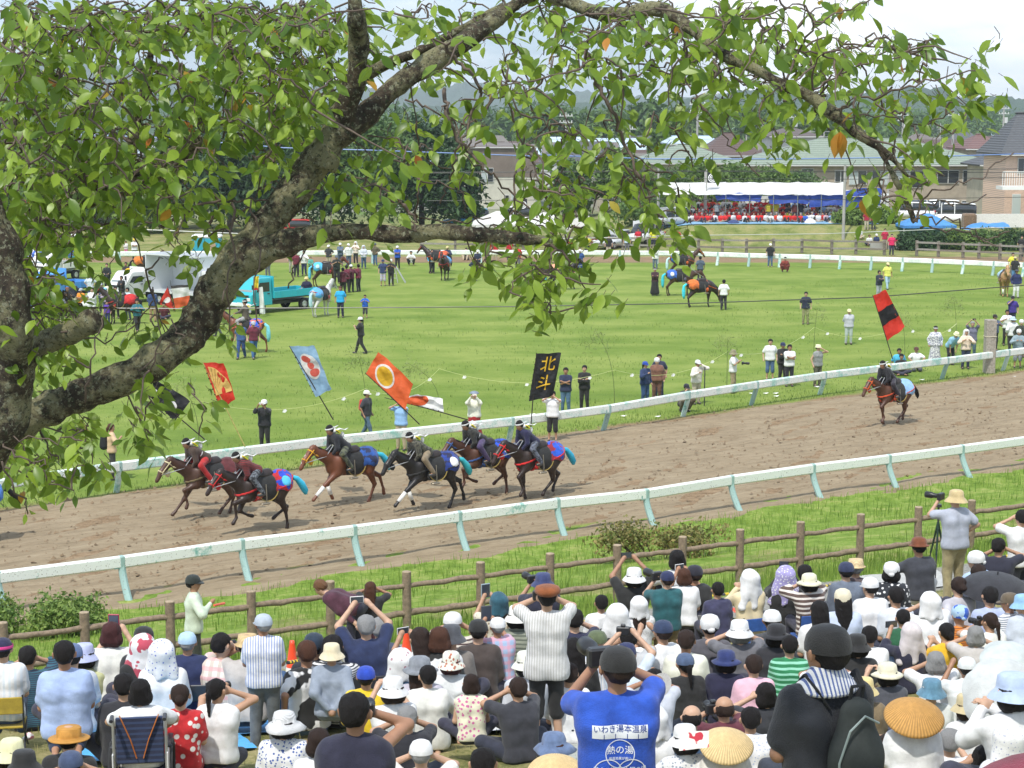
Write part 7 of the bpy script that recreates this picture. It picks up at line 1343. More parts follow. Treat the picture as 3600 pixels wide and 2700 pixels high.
FILL = [(1120, 2560, 'e9e6e0', 'bob', None), (1180, 2620, '2a2c36', 'short', None), (1480, 2600, 'd8d4cc', 'short', ('cap', 'f0f0f0')), (1820, 2380, '33343c', 'short', None), (1850, 2290, 'c9ccd4', 'bob', ('bucket', 'e8e0d0')), (2000, 2330, 'dfe2ea', 'short', None), (2300, 2350, 'b8bcc6', 'short', None), (2690, 2400, '2b2d33', 'bob', None), (2330, 2180, 'e8e8ea', 'short', ('cap', '2a3a5a')),
(2600, 2180, '6a6a70', 'bob', ('bucket', 'f0ece4')), (2880, 2110, 'e4e2de', 'long', None), (2920, 2300, 'f0f0f0', 'short', None), (3120, 2330, '4a4c54', 'bob', ('wide', 'e2d6bc')), (3150, 2060, 'cfd4de', 'short', None), (3270, 2080, 'e9e9ec', 'bob', ('hood', 'f4f4f4')), (3290, 2290, 'f2f0ee', 'bob', None), (3400, 2310, 'd9dfe9', 'short', ('cap', 'd8dce4')), (3430, 2200, 'b9b4b0', 'bob', None), (3120, 2580, '24262e', 'short', None), (3400, 2440, 'ece8e4', 'bob', ('bucket', 'c8b890')), (2760, 2560, '3c4250', 'short', None), (2300, 2480, 'f0f0f2', 'bob', ('hood', 'e8e8ee')), (3340, 2560, 'e6e6ea', 'short', None), (3460, 2620, 'c8ccd4', 'bob', None),
(1380, 2380, 'e4e4ec', 'bob', ('bucket', 'f0f0f0')), (1430, 2480, '20222a', 'short', None)]
def clip_(l):
 w_ = l.split(',')[0].split()[:7]
 while w_[-1] in ('and', 'in', 'with', 'of', 'the', 'right', 'left', 'a', 'raising', 'behind', 'long', 'wide', 'small', 'tied', 'black', 'pale', 'green'): w_.pop()
 return ' '.join(w_)
for (x, y, c, h, t) in FILL:
 cn = {'e': 'white', 'f': 'white', 'd': 'pale', 'c': 'pale grey', 'b': 'grey', '2': 'dark', '3': 'charcoal', '4': 'slate', '5': 'slate', '6': 'grey'}[c[0]]; tn_ = {'cap': 'cap', 'bucket': 'bucket hat', 'wide': 'wide hat', 'hood': 'towel hood', 'cloth': 'head cloth'}[t[0]] if t else {'short': 'short dark hair', 'bob': 'dark bobbed hair', 'long': 'long dark hair'}[h]
 nb = min((o for o in COL.objects if o.name.startswith('person') and 'label' in o and 'beside' not in o['label'] and 'sx' in o), key=lambda o: math.hypot(o['sx'] - x, o['sy'] - y)); FP(x, y, 'sit', ('%s top and %s, by the %s' % (cn, tn_, clip_(nb['label']))), R_.uniform(-5, 25), top=c, hair=h, hc=R_.choice(['black', 'dark', 'grey']), arms=R_.choice(['lap', 'lap', 'cam', 'phone']), bot='2c3040', **({'hat': t[0], 'hatc': t[1]} if t else {}))
for o in list(COL.objects):
 for k_ in ('sx', 'sy'):
  if k_ in o: del o[k_]
fchair('blue-framed folding chair with mustard seat at the left edge', fnd('pink band'), mat((.42, .30, .03), 'cloth')); fchair('blue folding chair under the clapping woman in the beige jacket', fnd('frilled beige'), mat((.02, .10, .38), 'cloth')); fchair('navy folding chair under the brown patterned shirt', fnd('patterned shirt on a blue'), mat((.02, .08, .3), 'cloth')); fchair('black folding chair under the grey-haired man in navy', fnd('white-cased'), DKP); fchair('dark folding chair under the navy polo man', fnd('navy polo'), DKP); fchair('grey folding chair under the black T-shirt man', fnd('white emblem'), mat((.2, .2, .2), 'cloth'))
# horses
RUN = math.degrees(math.atan2(eu[0], -eu[1]))
COAT = {'bay': (.085, .032, .016), 'dark': (.030, .016, .012), 'black': (.013, .010, .010), 'chestnut': (.16, .052, .022), 'grey': (.55, .54, .51), 'palomino': (.42, .24, .11), 'brown': (.075, .034, .02)}
FSTD = [(.48, .95), (.50, .53), (.50, .18), (.55, .05)]; HSTD = [(-.50, 1.2), (-.38, .95), (-.68, .54), (-.62, .18), (-.56, .05)]
GAL = {
'reach': dict(F=[[(.55, .98), (.95, .66), (1.22, .40), (1.32, .30)], [(.50, .92), (.72, .62), (.62, .34), (.56, .22)]], H=[[(-.50, 1.2), (-.45, .92), (-.66, .50), (-.52, .14), (-.46, .03)], [(-.52, 1.2), (-.55, .88), (-1.0, .66), (-1.12, .28), (-1.14, .14)]]),
'fold': dict(F=[[(.55, .98), (.90, .86), (.82, .48), (.86, .38)], [(.52, .96), (.80, .56), (1.05, .28), (1.14, .20)]], H=[[(-.50, 1.2), (-.30, .90), (-.50, .52), (-.20, .22), (-.12, .12)], [(-.52, 1.2), (-.42, .88), (-.72, .50), (-.60, .14), (-.56, .03)]]),
'tuck': dict(F=[[(.55, .98), (.92, .88), (.88, .50), (.98, .36)], [(.50, .92), (.66, .60), (.40, .46), (.28, .42)]], H=[[(-.50, 1.2), (-.36, .90), (-.56, .50), (-.62, .14), (-.60, .03)], [(-.52, 1.2), (-.40, .86), (-.74, .52), (-.42, .34), (-.34, .28)]]),
'gather': dict(F=[[(.55, .98), (.82, .72), (.66, .36), (.76, .20)], [(.50, .92), (.46, .52), (.42, .16), (.40, .05)]], H=[[(-.50, 1.2), (-.30, .88), (-.40, .50), (-.10, .22), (-.04, .12)], [(-.52, 1.2), (-.44, .86), (-.80, .58), (-.62, .24), (-.60, .14)]]),
'stand': dict(F=[FSTD, [(.48, .95), (.44, .53), (.42, .18), (.46, .05)]], H=[HSTD, [(-.50, 1.2), (-.42, .95), (-.78, .54), (-.76, .18), (-.70, .05)]]),
'walk': dict(F=[[(.5, .95), (.66, .54), (.72, .18), (.78, .05)], [(.48, .95), (.40, .52), (.26, .22), (.22, .12)]], H=[[(-.50, 1.2), (-.30, .92), (-.50, .54), (-.34, .18), (-.28, .05)], [(-.52, 1.2), (-.46, .92), (-.86, .56), (-.90, .2), (-.86, .06)]])}
def horse_sdf(gait, neck, res):
 g = GAL[gait]; s = SDF((-.45, -1.35, -.03), (.45, 1.95, 2.15), res); E = (1.18, 1, 1)
 s.cap((0, .42, 1.16), (0, -.12, 1.13), .31, .32, .08, el=E); s.cap((0, -.12, 1.14), (0, -.52, 1.25), .31, .29, .08, el=E); s.cap((0, .60, 1.10), (0, .45, 1.2), .22, .28, .08, el=E); s.cap((0, .45, 1.36), (0, .35, 1.40), .14, .12, .12); s.cap((0, -.4, 1.36), (0, -.70, 1.28), .17, .13, .1)
 if neck == 'up': nk = [(0, .55, 1.28), (0, .88, 1.60), (0, 1.08, 1.84)]; hd = [(0, 1.12, 1.83), (0, 1.34, 1.58), (0, 1.46, 1.40)]
 elif neck == 'gallop': nk = [(0, .58, 1.28), (0, .98, 1.50), (0, 1.22, 1.68)]; hd = [(0, 1.26, 1.67), (0, 1.50, 1.40), (0, 1.62, 1.20)]
 elif neck == 'graze': nk = [(0, .60, 1.20), (0, 1.00, .85), (0, 1.18, .52)]; hd = [(0, 1.20, .50), (0, 1.30, .22), (0, 1.32, .07)]
 else: nk = [(0, .58, 1.26), (0, .98, 1.36), (0, 1.25, 1.40)]; hd = [(0, 1.30, 1.39), (0, 1.48, 1.12), (0, 1.56, .96)]
 s.cap(nk[0], nk[1], .235, .155, .1, el=(1.35, 1, 1)); s.cap(nk[1], nk[2], .155, .115, .06, el=(1.35, 1, 1))
 h0, h1, h2 = [np.array(q, float) for q in hd]; d = (h2 - h0) / np.linalg.norm(h2 - h0); bk_ = np.array([0, -d[2], d[1]]) * (-1 if neck != 'graze' else -1)
 s.cap(h0, h1, .098, .078, .05, el=(1.1, 1, 1)); s.cap(h1, h2, .076, .056, .04); s.cap(h2, h2 + d * .03, .056, .052, .02); jw = np.array([0, d[2], -d[1]]); jw = jw if jw[1] < 0 or jw[2] < 0 else -jw
 s.cap(h0 + d * .08 + jw * .05, h0 + d * .2 + jw * .05, .085, .06, .04, el=(1.2, 1, 1))
 up = -jw
 for q in (-1, 1): s.cap(h0 + np.array([q * .055, 0, 0]) - d * .06, h0 + np.array([q * .068, 0, 0]) - d * .18 + up * .02, .030, .010, .02)
 for q, F in ((-1, g['F'][0]), (1, g['F'][1])):
  a = [np.array((q * .15 if i == 0 else q * .12, y, z)) for i, (y, z) in enumerate(F)]; s.cap((q * .12, .46, 1.28), a[0], .17, .125, .08); s.cap(a[0], a[1], .105, .058, .05); s.cap(a[1], a[1], .062, None, .02); s.cap(a[1], a[2], .046, .034, .02); s.cap(a[2], a[2], .046, None, .015); s.cap(a[2], a[3], .040, .055, .02)
 for q, H in ((-1, g['H'][0]), (1, g['H'][1])):
  a = [np.array((q * (.16, .17, .13, .12, .12)[i], y, z)) for i, (y, z) in enumerate(H)]; s.cap(a[0], a[1], .22, .15, .08); s.cap(a[1], a[2], .125, .062, .05); s.cap(a[2] + np.array([0, -.03, .02]), a[2], .05, .058, .02); s.cap(a[2], a[3], .050, .037, .02); s.cap(a[3], a[3], .048, None, .015); s.cap(a[3], a[4], .042, .056, .02)
 return s, nk, hd, jw, up
HB = {}
def hshell(s, off, reg, wr=.004, seed=1):
 t = s.copy(s.a - off); gx, gy, gz = t.grid(); t.isect(reg(gx, gy, gz)); return wrinkle(t.mesh(), wr, 14, seed)
def box_reg(y0, y1, z0, z1): return lambda x, y, z: np.maximum(np.maximum(y0 - y, y - y1) + 0 * x + 0 * z, np.maximum(z0 - z, z - z1) + 0 * x + 0 * y)
def slab(p, n, t, y0=-9, y1=9, z0=-9, z1=9):
 n = np.array(n, float); n /= np.linalg.norm(n); return lambda x, y, z: np.maximum(np.abs((y - p[0]) * n[0] + (z - p[1]) * n[1] + 0 * x) - t, np.maximum(np.maximum(y0 - y, y - y1) + 0 * x + 0 * z, np.maximum(z0 - z, z - z1) + 0 * x + 0 * y))
def horse(x, y, label, face=None, gait='stand', neck='up', coat='bay', tack='5a0f14', rump='2a5cc0', rump2=None, tailbag='2fb0d6', bridle='c01818', girth='1a1a1a', blaze=False, socks=(), res=None, saddle=True, group='race horses on the sand track', sc=1.0, mane='black', scale=1.0):
 p = G(x, y); d = math.hypot(p[0], p[1]); res = res or (.034 if d < 80 else .045); key = (gait, neck, res)
 if key not in HB: HB[key] = horse_sdf(gait, neck, res)
 s, nk, hd, jw, up = HB[key]; nk = [np.array(q, float) for q in nk]; hd = [np.array(q, float) for q in hd]; cm = mat(COAT[coat], 'coat')
 if (key, 'm') not in HB: m_ = s.copy().mesh(); m_['shared'] = 1; HB[(key, 'm')] = m_
 f = RUN if face is None else face; o = link('horse', HB[(key, 'm')], cm, None, p, rad(f), sc=scale); tag(o, label, 'horse', group)
 mm = mat(HC['black'] if mane == 'black' else COAT['palomino'] if mane == 'pale' else (.6, .6, .58), 'hair')
 mb = MB(); n = 9; cre = [nk[0] + (nk[1] - nk[0]) * t for t in np.linspace(.1, 1, 5)] + [nk[1] + (nk[2] - nk[1]) * t for t in np.linspace(.25, 1, 4)] + [hd[0] + (hd[1] - hd[0]) * .15]
 rr = [.235, .215, .195, .175, .155, .145, .135, .12, .08]
 nv = nk[2] - nk[0]; nv /= np.linalg.norm(nv); bkk = np.array([0, -nv[2], nv[1]]);
 if bkk[2] < 0 and neck != 'graze': bkk = -bkk
 if neck == 'graze': bkk = np.array([0, abs(nv[2]), abs(nv[1])])
 pts = [c + bkk * (r * .92) for c, r in zip(cre, rr + [.08] * (len(cre) - len(rr)))];
 for q in (-1, 1): mb.tube([p_ + np.array([q * .03, 0, -.03]) for p_ in pts], [.035, .05, .055, .055, .055, .05, .05, .045, .03][:len(pts)] + [.03] * (len(pts) - 9), 6, sq=1.0)
 me = mb.mesh(True); wrinkle(me, .012, 40, 3); link('mane', me, mm, o)
 fast = gait not in ('stand', 'walk'); tb_ = [(0, -.82, 1.32), (0, -.98, 1.27 if fast else 1.2), (0, -1.13 if fast else -1.0, 1.10 if fast else .95), (.02, -1.24 if fast else -1.0, .92 if fast else .68), (.03, -1.27 if fast else -.98, .80 if fast else .5)]
 link('tail', wrinkle(MB().tube(tb_, [.05, .07, .085, .075, .02] if not tailbag else [.05, .06, .05, .04, .02], 10).mesh(True), .01, 30, 2), mm, o)
 if tailbag: link('tail_bag', wrinkle(MB().tube([(a, b - .01, c + .0) for a, b, c in tb_], [.06, .085, .105, .10, .045], 14, noise=.1).mesh(True), .012, 12, 5), cmat(tailbag), o)
 ey = MB(); e0 = hd[0] + (hd[1] - hd[0]) * .38 + up * .045
 for q in (-1, 1): ey.ball((q * .082, e0[1], e0[2]), (.018, .02, .02), 5)
 ey.obj('eyes', DK, o)
 if blaze: MB().tube([hd[0] + (hd[1] - hd[0]) * .3 + up * .075, hd[1] + up * .066, hd[2] + up * .045], [.022, .026, .016], 6, sq=.5).obj('blaze', mat((.75, .73, .7), 'coat'), o, True)
 g = GAL[gait]
 for kd, ix in socks:
  L_ = g[kd][ix]; a, b = L_[-3], L_[-2]; q = -1 if ix == 0 else 1; A, B = np.array((q * .12, *a)), np.array((q * .12, *b)); MB().tube([A + (B - A) * .15, A + (B - A) * .5, B], [.058, .056, .058], 10).obj('leg_bandage', mat((.78, .77, .75), 'cloth'), o, True)
 if rump:
  bl = link('rump_cloth', hshell(s, .035, lambda x_, y_, z_: box_reg(-.80, -.18, 1.06 , 1.75)(x_, y_, z_) + .04 * np.sin(y_ * 14) , .014, 3), cmat(rump), o)
  if rump2:
   for q in (-1, 1):
    t = s.copy(s.a - .042); gx, gy, gz = t.grid(); t.isect(np.sqrt((gy + .48) ** 2 + (gz - 1.32) ** 2) - .13 + 0 * gx); t.isect(.1 - gx * q + 0 * gy + 0 * gz); link('crest', t.mesh(), cmat(rump2), bl)
 if saddle:
  link('saddle_flap', hshell(s, .045, lambda x_, y_, z_: np.maximum(box_reg(-.22, .36, .86, 1.60)(x_, y_, z_), np.sqrt(((y_ - .07) / 1.0) ** 2 + ((z_ - 1.22) / 1.25) ** 2) - .33 + 0 * x_), .004, 4), cmat(('15171a', 'cloth')), o)
  tr_ = MB().tube([(s_ * .36, .07 + math.cos(a) * .30, 1.17 + math.sin(a) * .31) for s_ in (-1, 1) for a in np.linspace(-2.9, -.2, 9)][:9], .014, 5); tr_.obj('saddle_trim', mat((.30, .22, .06), 'plastic'), o)
  sd_ = MB().tube([(0, -.22, 1.56), (0, -.14, 1.50), (0, .05, 1.47), (0, .25, 1.50), (0, .32, 1.60)], [.10, .15, .16, .14, .06], 10).mesh(True); link('saddle', sd_, mat((.03, .02, .018), 'coat'), o)
  for q in (-1, 1): MB().tube([(q * .33, .12, 1.30), (q * .39, .14, .95), (q * .40, .16, .84)], .014, 5).box((q * .41, .20, .82), (.11, .26, .05), bev=.02).obj('stirrup', mat((.30, .26, .20), 'metal'), o)
 if tack:
  tm = cmat(tack)
  link('breast_strap', hshell(s, .022, slab((.62, 1.12), (.35, 1), .030, .30, .95, .85, 1.35), .002), tm, o); link('girth_strap', hshell(s, .024, slab((.30, 1.1), (1, .0), .045, .1, .5, .6, 1.6), .002), tm, o); link('crupper', hshell(s, .045, slab((-.6, 1.28), (.45, 1), .022, -.9, -.2, 1.1, 1.6), .002), tm, o)
  for q, c in enumerate(((.0, .70, .98), (.30, .30, 1.02), (-.30, .30, 1.02))): link('tassel', wrinkle(MB().ball(c, (.06, .09, .13), 7).mesh(True), .02, 50, q), tm, o)
 if bridle:
  bm_ = cmat(bridle); hdn = (hd[2] - hd[0]); hdn /= np.linalg.norm(hdn)
  for t_, w_ in ((.12, .022), (.62, .02)):
   c = hd[0] + (hd[2] - hd[0]) * t_; link('bridle_band', hshell(s, .018, (lambda c_: lambda x_, y_, z_: np.maximum(np.abs((y_ - c_[1]) * hdn[1] + (z_ - c_[2]) * hdn[2] + 0 * x_) - .022, np.sqrt((y_ - c_[1]) ** 2 + (z_ - c_[2]) ** 2) - .24 + 0 * x_))(c), .001), bm_, o)
  MB().tube([hd[0] + np.array([.10, 0, 0]), hd[1] + np.array([.085, 0, 0]), hd[0] + (hd[2] - hd[0]) * .7 + np.array([.07, 0, 0])], .013, 5).tube([hd[0] + np.array([-.10, 0, 0]), hd[1] + np.array([-.085, 0, 0]), hd[0] + (hd[2] - hd[0]) * .7 + np.array([-.07, 0, 0])], .013, 5).obj('cheek_straps', bm_, o)
  if fast:
   me = wrinkle(MB().ball(tuple(hd[0] + (hd[2] - hd[0]) * .5 + jw * .16), (.07, .09, .10), 7).mesh(True), .02, 50, 7); link('throat_tassel', me, bm_, o)
 if saddle and neck != 'graze':
  c = hd[0] + (hd[2] - hd[0]) * .72
  for q in (-1, 1): MB().tube([c + np.array([q * .06, 0, 0]), (q * .12, .9, 1.45), (q * .06, .62, 1.72)], .012, 5).obj('rein', mat((.35, .36, .38), 'cloth'), o)
 return o
def rider(h, label, top='20222a', bot='3a3c3a', band='f2f2f2', up=False, lean=.98, P=(0, .24, 1.64), sash='f0f0f0', armr=None, towel=True, sleeve='long', s=1.0, hat='band'):
 z = h.rotation_euler.z; m = Matrix.Translation(h.location) @ Matrix.Rotation(z, 4, 'Z'); pw = m @ Vector(P);
 if up: P = (0, .02, 1.60); pw = m @ Vector(P)
 o, J = person(tuple(pw), math.degrees(z), 'rideup' if up else 'ride', 'rein', top, bot, sleeve, hat=hat, hatc=band, lean=None if up else lean, nod=-.25 if not up else 0, label=label, group='riders in samurai dress', skin=1, face_on=True, res=.026, s=s * 1.07, loose=1.06)
 if sash:
  t = SDF(*bounds(J, .15), .026); U, X = J['U'], V_(1, 0, 0)
  for q in (-1, 1): t.cap(J['P'] + X * q * .08 + U * .20, J['P'] + X * q * .08 + U * .24, .125, None, .05)
  gx, gy, gz = t.grid(); c = J['P'] + U * .22; t.isect(np.abs((gx - c[0]) * U[0] + (gy - c[1]) * U[1] + (gz - c[2]) * U[2]) - .045); link('sash', wrinkle(t.mesh(), .003, 20, 2), cmat(sash), o)
  MB().box(tuple(J['P'] + J['U'] * .24 - J['F'] * .20), (.10, .10, .16), bev=.04).obj('sash_knot', cmat(sash), o, True)
 if armr:
  t = SDF(*bounds(J, .15), .026); U, X = J['U'], V_(1, 0, 0)
  for q in (-1, 1): t.cap(J['P'] + X * q * .08 + U * .25, J['C'] + X * q * .09 + U * .04, .128, .128, .05)
  link('body_armour', wrinkle(t.mesh(), .003, 20, 2), cmat(armr), o)
 if towel:
  c = J['N'] - J['F'] * .06; me = wrinkle(MB().ball(tuple(c - J['F'] * .07 + J['U'] * .02), (.11, .08, .07), 8).tube([c - J['F'] * .08, c - J['F'] * .14 - V_(.02, .10, .0), c - V_(.03, .34, -.06), c - V_(.02, .46, -.10)], [.05, .06, .045, .02], 8, sq=.4).mesh(True), .008, 25, 8); link('white_scarf', me, cmat('f4f4f6'), o)
  MB().box(tuple(c - J['F'] * .10 + V_(-.10, -.02, -.02)), (.13, .14, .02), M=Matrix.Rotation(.7, 4, 'X')).obj('yellow_tag', mat((.75, .60, .02), 'plastic'), o)
 return o, J
def banner(label, Y, base, tip, C, m, patches=(), amp=.05, nx=22, ny=22, polem=None, rip=(9, 4), cat='banner'):
 """base, tip: pole ends (photo x, y); C: cloth corners as photo points, order: along pole top, pole bottom, free bottom, free top"""
 A, B = D(*tip, Y), D(*base, Y); r = empty('banner', B); o = np.array(r.location); tag(r, label, cat, 'banners carried by the riders'); MB().tube([B - o, (A * .5 + B * .5) - o + np.array([0, 0, .02]), A - o], [.018, .015, .010], 6).obj('pole', polem or mat((.03, .02, .015), 'wood'), r)
 c = [D(x, y, Y) - o for x, y in C]; ph = R_.uniform(0, 6)
 def S(u, v, off=0.0):
  p = (c[0] * (1 - v) + c[1] * v) * (1 - u) + (c[3] * (1 - v) + c[2] * v) * u; w_ = amp * u ** .6 * (math.sin(u * rip[0] + v * rip[1] + ph) + .5 * math.sin(v * 13 - u * 5 + ph) + .25 * math.sin(u * 23 + v * 17)); return p + np.array([0, w_ - off, .25 * w_])
 V = [S(i / nx, j / ny) for j in range(ny + 1) for i in range(nx + 1)]; F = [(j * (nx + 1) + i, j * (nx + 1) + i + 1, (j + 1) * (nx + 1) + i + 1, (j + 1) * (nx + 1) + i) for j in range(ny) for i in range(nx)]
 cl = link('cloth', pm(V, F, True), m, r)
 for nm, uv, fc, pmn, lay in patches:
  for sgn in (1, -1): link(nm, pm([S(u, v, sgn * (.006 + .004 * lay)) for u, v in uv], fc, True), pmn, cl)
 for j in range(1, 9): MB().box(tuple(S(0, j / 9)), (.03, .03, .03)).obj('tie', DK, cl)
 return r
def disc(cu, cv, ru, rv, n=32, k=6):
 uv = [(cu, cv)]; fc = []
 for q in range(1, k + 1):
  for i in range(n): a = 2 * math.pi * i / n; uv.append((cu + math.cos(a) * ru * q / k, cv + math.sin(a) * rv * q / k))
 fc += [(0, 1 + i, 1 + (i + 1) % n) for i in range(n)]
 for q in range(k - 1):
  for i in range(n): a = 1 + q * n + i; b = 1 + q * n + (i + 1) % n; fc.append((a, a + n, b + n, b))
 return uv, fc
def rect(u0, u1, v0, v1, n=10): return [(u0 + (u1 - u0) * i / n, v0 + (v1 - v0) * j / n) for j in range(n + 1) for i in range(n + 1)], [(j * (n + 1) + i, j * (n + 1) + i + 1, (j + 1) * (n + 1) + i + 1, (j + 1) * (n + 1) + i) for j in range(n) for i in range(n)]
def glyph(s, cu, cv, su, sv): me = text_mesh(s, 1.0); return [(cu + v.co.x * su, cv - v.co.z * sv) for v in me.vertices], [tuple(p.vertices) for p in me.polygons]
ORG = mat((.78, .13, .03), 'tarp'); REDT = mat((.68, .035, .015), 'tarp'); BLKT = mat((.012, .012, .014), 'tarp'); GLD = mat((.80, .48, .02), 'tarp'); SKB = mat((.26, .42, .58), 'tarp'); WHT2 = mat((.82, .82, .80), 'tarp'); YLT = mat((.80, .55, .16), 'tarp')
h1 = horse(750, 1818, 'dark bay racehorse leading the gallop, cream cheek straps, nearest the left', gait='fold', neck='gallop', coat='brown', tack='6a5c3c', bridle='cfc39a', rump='5a1a26', tailbag=None)
r1, J1 = rider(h1, 'rider in red and brown armour bent low on the leading dark bay', top='4a3a30', bot='b01420', armr=('5c2420', 'hstripe', '2a1a18', 16))
h2 = horse(930, 1868, 'near-black racehorse with bright red harness and cyan tail bag, nearest to the camera', gait='tuck', neck='gallop', coat='dark', tack='c01020', bridle='c81420', rump=('1b46c0', 'patch', 'b01828', .25), rump2='4fb4e8', tailbag='2fb8e4', blaze=True)
r2, J2 = rider(h2, 'rider in crimson armour sleeves crouching on the red-harnessed horse', top=('7a1c26', 'hstripe', '3a1418', 14), bot=('2a2e34', 'patch', '6a7078', 1.0), armr=('7a1a26', 'hstripe', '2a1014', 16), lean=1.08)
h3 = horse(1238, 1772, 'chestnut racehorse with a white blaze and yellow browband, third from the left', gait='reach', neck='gallop', coat='chestnut', tack=None, bridle='d8a010', rump=('15509a', 'patch', '1b2a4a', .3), tailbag='2fb0cc', blaze=True, socks=[('F', 0), ('F', 1)])
r3, J3 = rider(h3, 'rider in black armour and camouflage trousers on the chestnut racehorse', top='20242c', bot=('5c6048', 'patch', '2c3026', .8), armr='16181d', lean=.85)
h4 = horse(1522, 1792, 'black racehorse with white leg bandages, fourth from the left', gait='reach', neck='gallop', coat='black', tack='16161a', bridle='23221f', rump=('123c8c', 'patch', '142448', .3), rump2='e8eef4', tailbag='2fb0bc', socks=[('F', 0), ('F', 1)])
r4, J4 = rider(h4, 'rider in grey and red armour with tan trousers on the black racehorse', top=('5c5a4c', 'patch', '30302a', .9), bot='8a7a62', armr='2a2c30')
h5 = horse(1712, 1742, 'dark red-bay racehorse with blue face cover, behind the others', gait='tuck', neck='gallop', coat='bay', tack='31518c', bridle='3a5f9c', rump=('1c50c0', 'patch', '12306c', .3), rump2='e4ecf4', tailbag=None)
r5, J5 = rider(h5, 'rider in dark armour with purple trousers on the blue-faced horse', top=('3a3a34', 'patch', '22221e', .9), bot='4a3c62', armr='2a2622')
h6 = horse(1895, 1752, 'black-brown racehorse in vivid red harness, last of the close group', gait='gather', neck='gallop', coat='dark', tack='d01018', bridle='d81818', rump=('1c54c4', 'patch', '8a1430', .25), tailbag='2aa8cc')
r6, J6 = rider(h6, 'rider in navy robe and grey patterned trousers, last of the close group', top='1b2048', bot=('6a7080', 'patch', '3a3e4a', 1.2), armr=None, lean=.85)
h7 = horse(3142, 1494, 'dark bay racehorse with orange harness galloping alone at the right', gait='gather', neck='gallop', coat='bay', tack='c84a10', bridle='d8600c', rump='8ab0d8', tailbag=None)
r7, J7 = rider(h7, 'rider in black robe on the lone racehorse at the right', top='1e2228', bot='2a2430', armr=None, lean=.8)
h0 = horse(-95, 1915, 'dark racehorse with blue rump cloth half outside the left edge', gait='tuck', neck='gallop', coat='dark', tack=None, bridle=None, rump='3a78c8', tailbag=None)
r0, J0 = rider(h0, 'rider on the racehorse leaving the frame at the left edge', top='2a2c34')
def hy(h): return h.location[1]
banner('black banner with white discs on a long pole, half behind leaves at left', hy(h1), (720, 1545), (478, 1345), [(484, 1352), (614, 1482), (668, 1412), (560, 1338)], BLKT, [('white_disc', *disc(.45, .72, .17, .13), WHT2, 1), ('white_disc', *disc(.35, .28, .12, .10), WHT2, 1)])
banner('red banner with a cream folding-fan crest', hy(h2), (862, 1572), (712, 1272), [(714, 1275), (776, 1442), (828, 1402), (786, 1276)], REDT, [('fan_crest', [(.04 + .0, .70)] + [(.10 + math.cos(a) * .86 * q, .68 + math.sin(a) * .60 * q) for q in (.33, .66, 1) for a in np.linspace(-1.50, .15, 14)], [(0, 1 + i, 2 + i) for i in range(13)] + [(1 + q * 14 + i, 1 + (q + 1) * 14 + i, 2 + (q + 1) * 14 + i, 2 + q * 14 + i) for q in (0, 1) for i in range(13)], YLT, 1)] +
 [('fan_rib', [(.10 + math.cos(a) * .1, .68 + math.sin(a) * .08), (.10 + math.cos(a) * .84, .68 + math.sin(a) * .585), (.10 + math.cos(a + .035) * .84, .68 + math.sin(a + .035) * .585)], [(0, 1, 2)], mat((.45, .22, .05), 'tarp'), 2) for a in np.linspace(-1.35, .05, 8)], amp=.035, polem=mat((.45, .40, .12), 'wood'))
cm_ = mat((.78, .76, .70), 'tarp'); cr_ = mat((.70, .12, .08), 'tarp')
banner('sky blue banner with a red crest on a white oval', hy(h3), (1172, 1476), (1017, 1216), [(1018, 1217), (1110, 1396), (1166, 1368), (1104, 1217)], SKB, [('white_oval', *disc(.48, .42, .38, .27), cm_, 1), ('red_crest', *disc(.42, .27, .20, .075), cr_, 2), ('red_crest', *disc(.50, .41, .15, .07), cr_, 2), ('red_crest', *disc(.54, .56, .22, .08), cr_, 2)], amp=.05)
banner('orange banner with a golden sun disc ringed in white', hy(h4), (1475, 1492), (1284, 1312), [(1286, 1314), (1424, 1442), (1452, 1348), (1330, 1236)], ORG, [('disc_ring', *disc(.46, .36, .40, .235), WHT2, 1), ('gold_disc', *disc(.46, .36, .33, .195), GLD, 2)], amp=.045)
banner('white banner with an orange half disc blown back flat', hy(h5), (1645, 1476), (1352, 1398), [(1392, 1408), (1560, 1449), (1556, 1404), (1470, 1384)], WHT2, [('orange_disc', *disc(.45, .32, .5, .26), ORG, 1)], amp=.04)
banner('black banner with two orange Japanese characters', hy(h6), (1862, 1560), (1886, 1240), [(1886, 1243), (1859, 1411), (1944, 1392), (1973, 1240)], BLKT, [('lettering', *glyph('北', .55, .26, .62, .36), GLD, 1), ('lettering', *glyph('斗', .50, .68, .62, .36), GLD, 1)], amp=.03)
banner('red banner with a black middle band over the lone rider', hy(h7), (3138, 1262), (3068, 1038), [(3069, 1040), (3119, 1198), (3182, 1150), (3114, 1018)], REDT, [('black_band', *rect(0, 1, .36, .68), BLKT, 1)], amp=.05)
SG = 'horses waiting on the infield'
ha = horse(868, 1240, 'chestnut horse with orange harness led across the infield with a rider', face=84, gait='walk', neck='up', coat='chestnut', tack='d8704c', bridle='e07a50', rump=('1d56c4', 'patch', 'c86a50', .35), tailbag='78c8d4', group=SG)
ra, Ja = rider(ha, 'upright rider in white and black armour on the led chestnut horse', top='5c5448', bot='9a9a9a', up=True, armr='2a2420', towel=True)
horse(1146, 1010, 'bay horse covered in a light blue rump cloth facing the maroon-shirted group', face=-88, coat='bay', tack='8c1828', bridle='b04030', rump='4fb0e0', rump2='b8dcf0', tailbag='5cc0e0', group=SG)
horse(1130, 1112, 'grey-white horse seen from behind beside the turquoise truck', face=-28, coat='grey', tack='b01828', bridle='402020', rump='58a4dc', tailbag='a8ccd4', group=SG, mane='white')
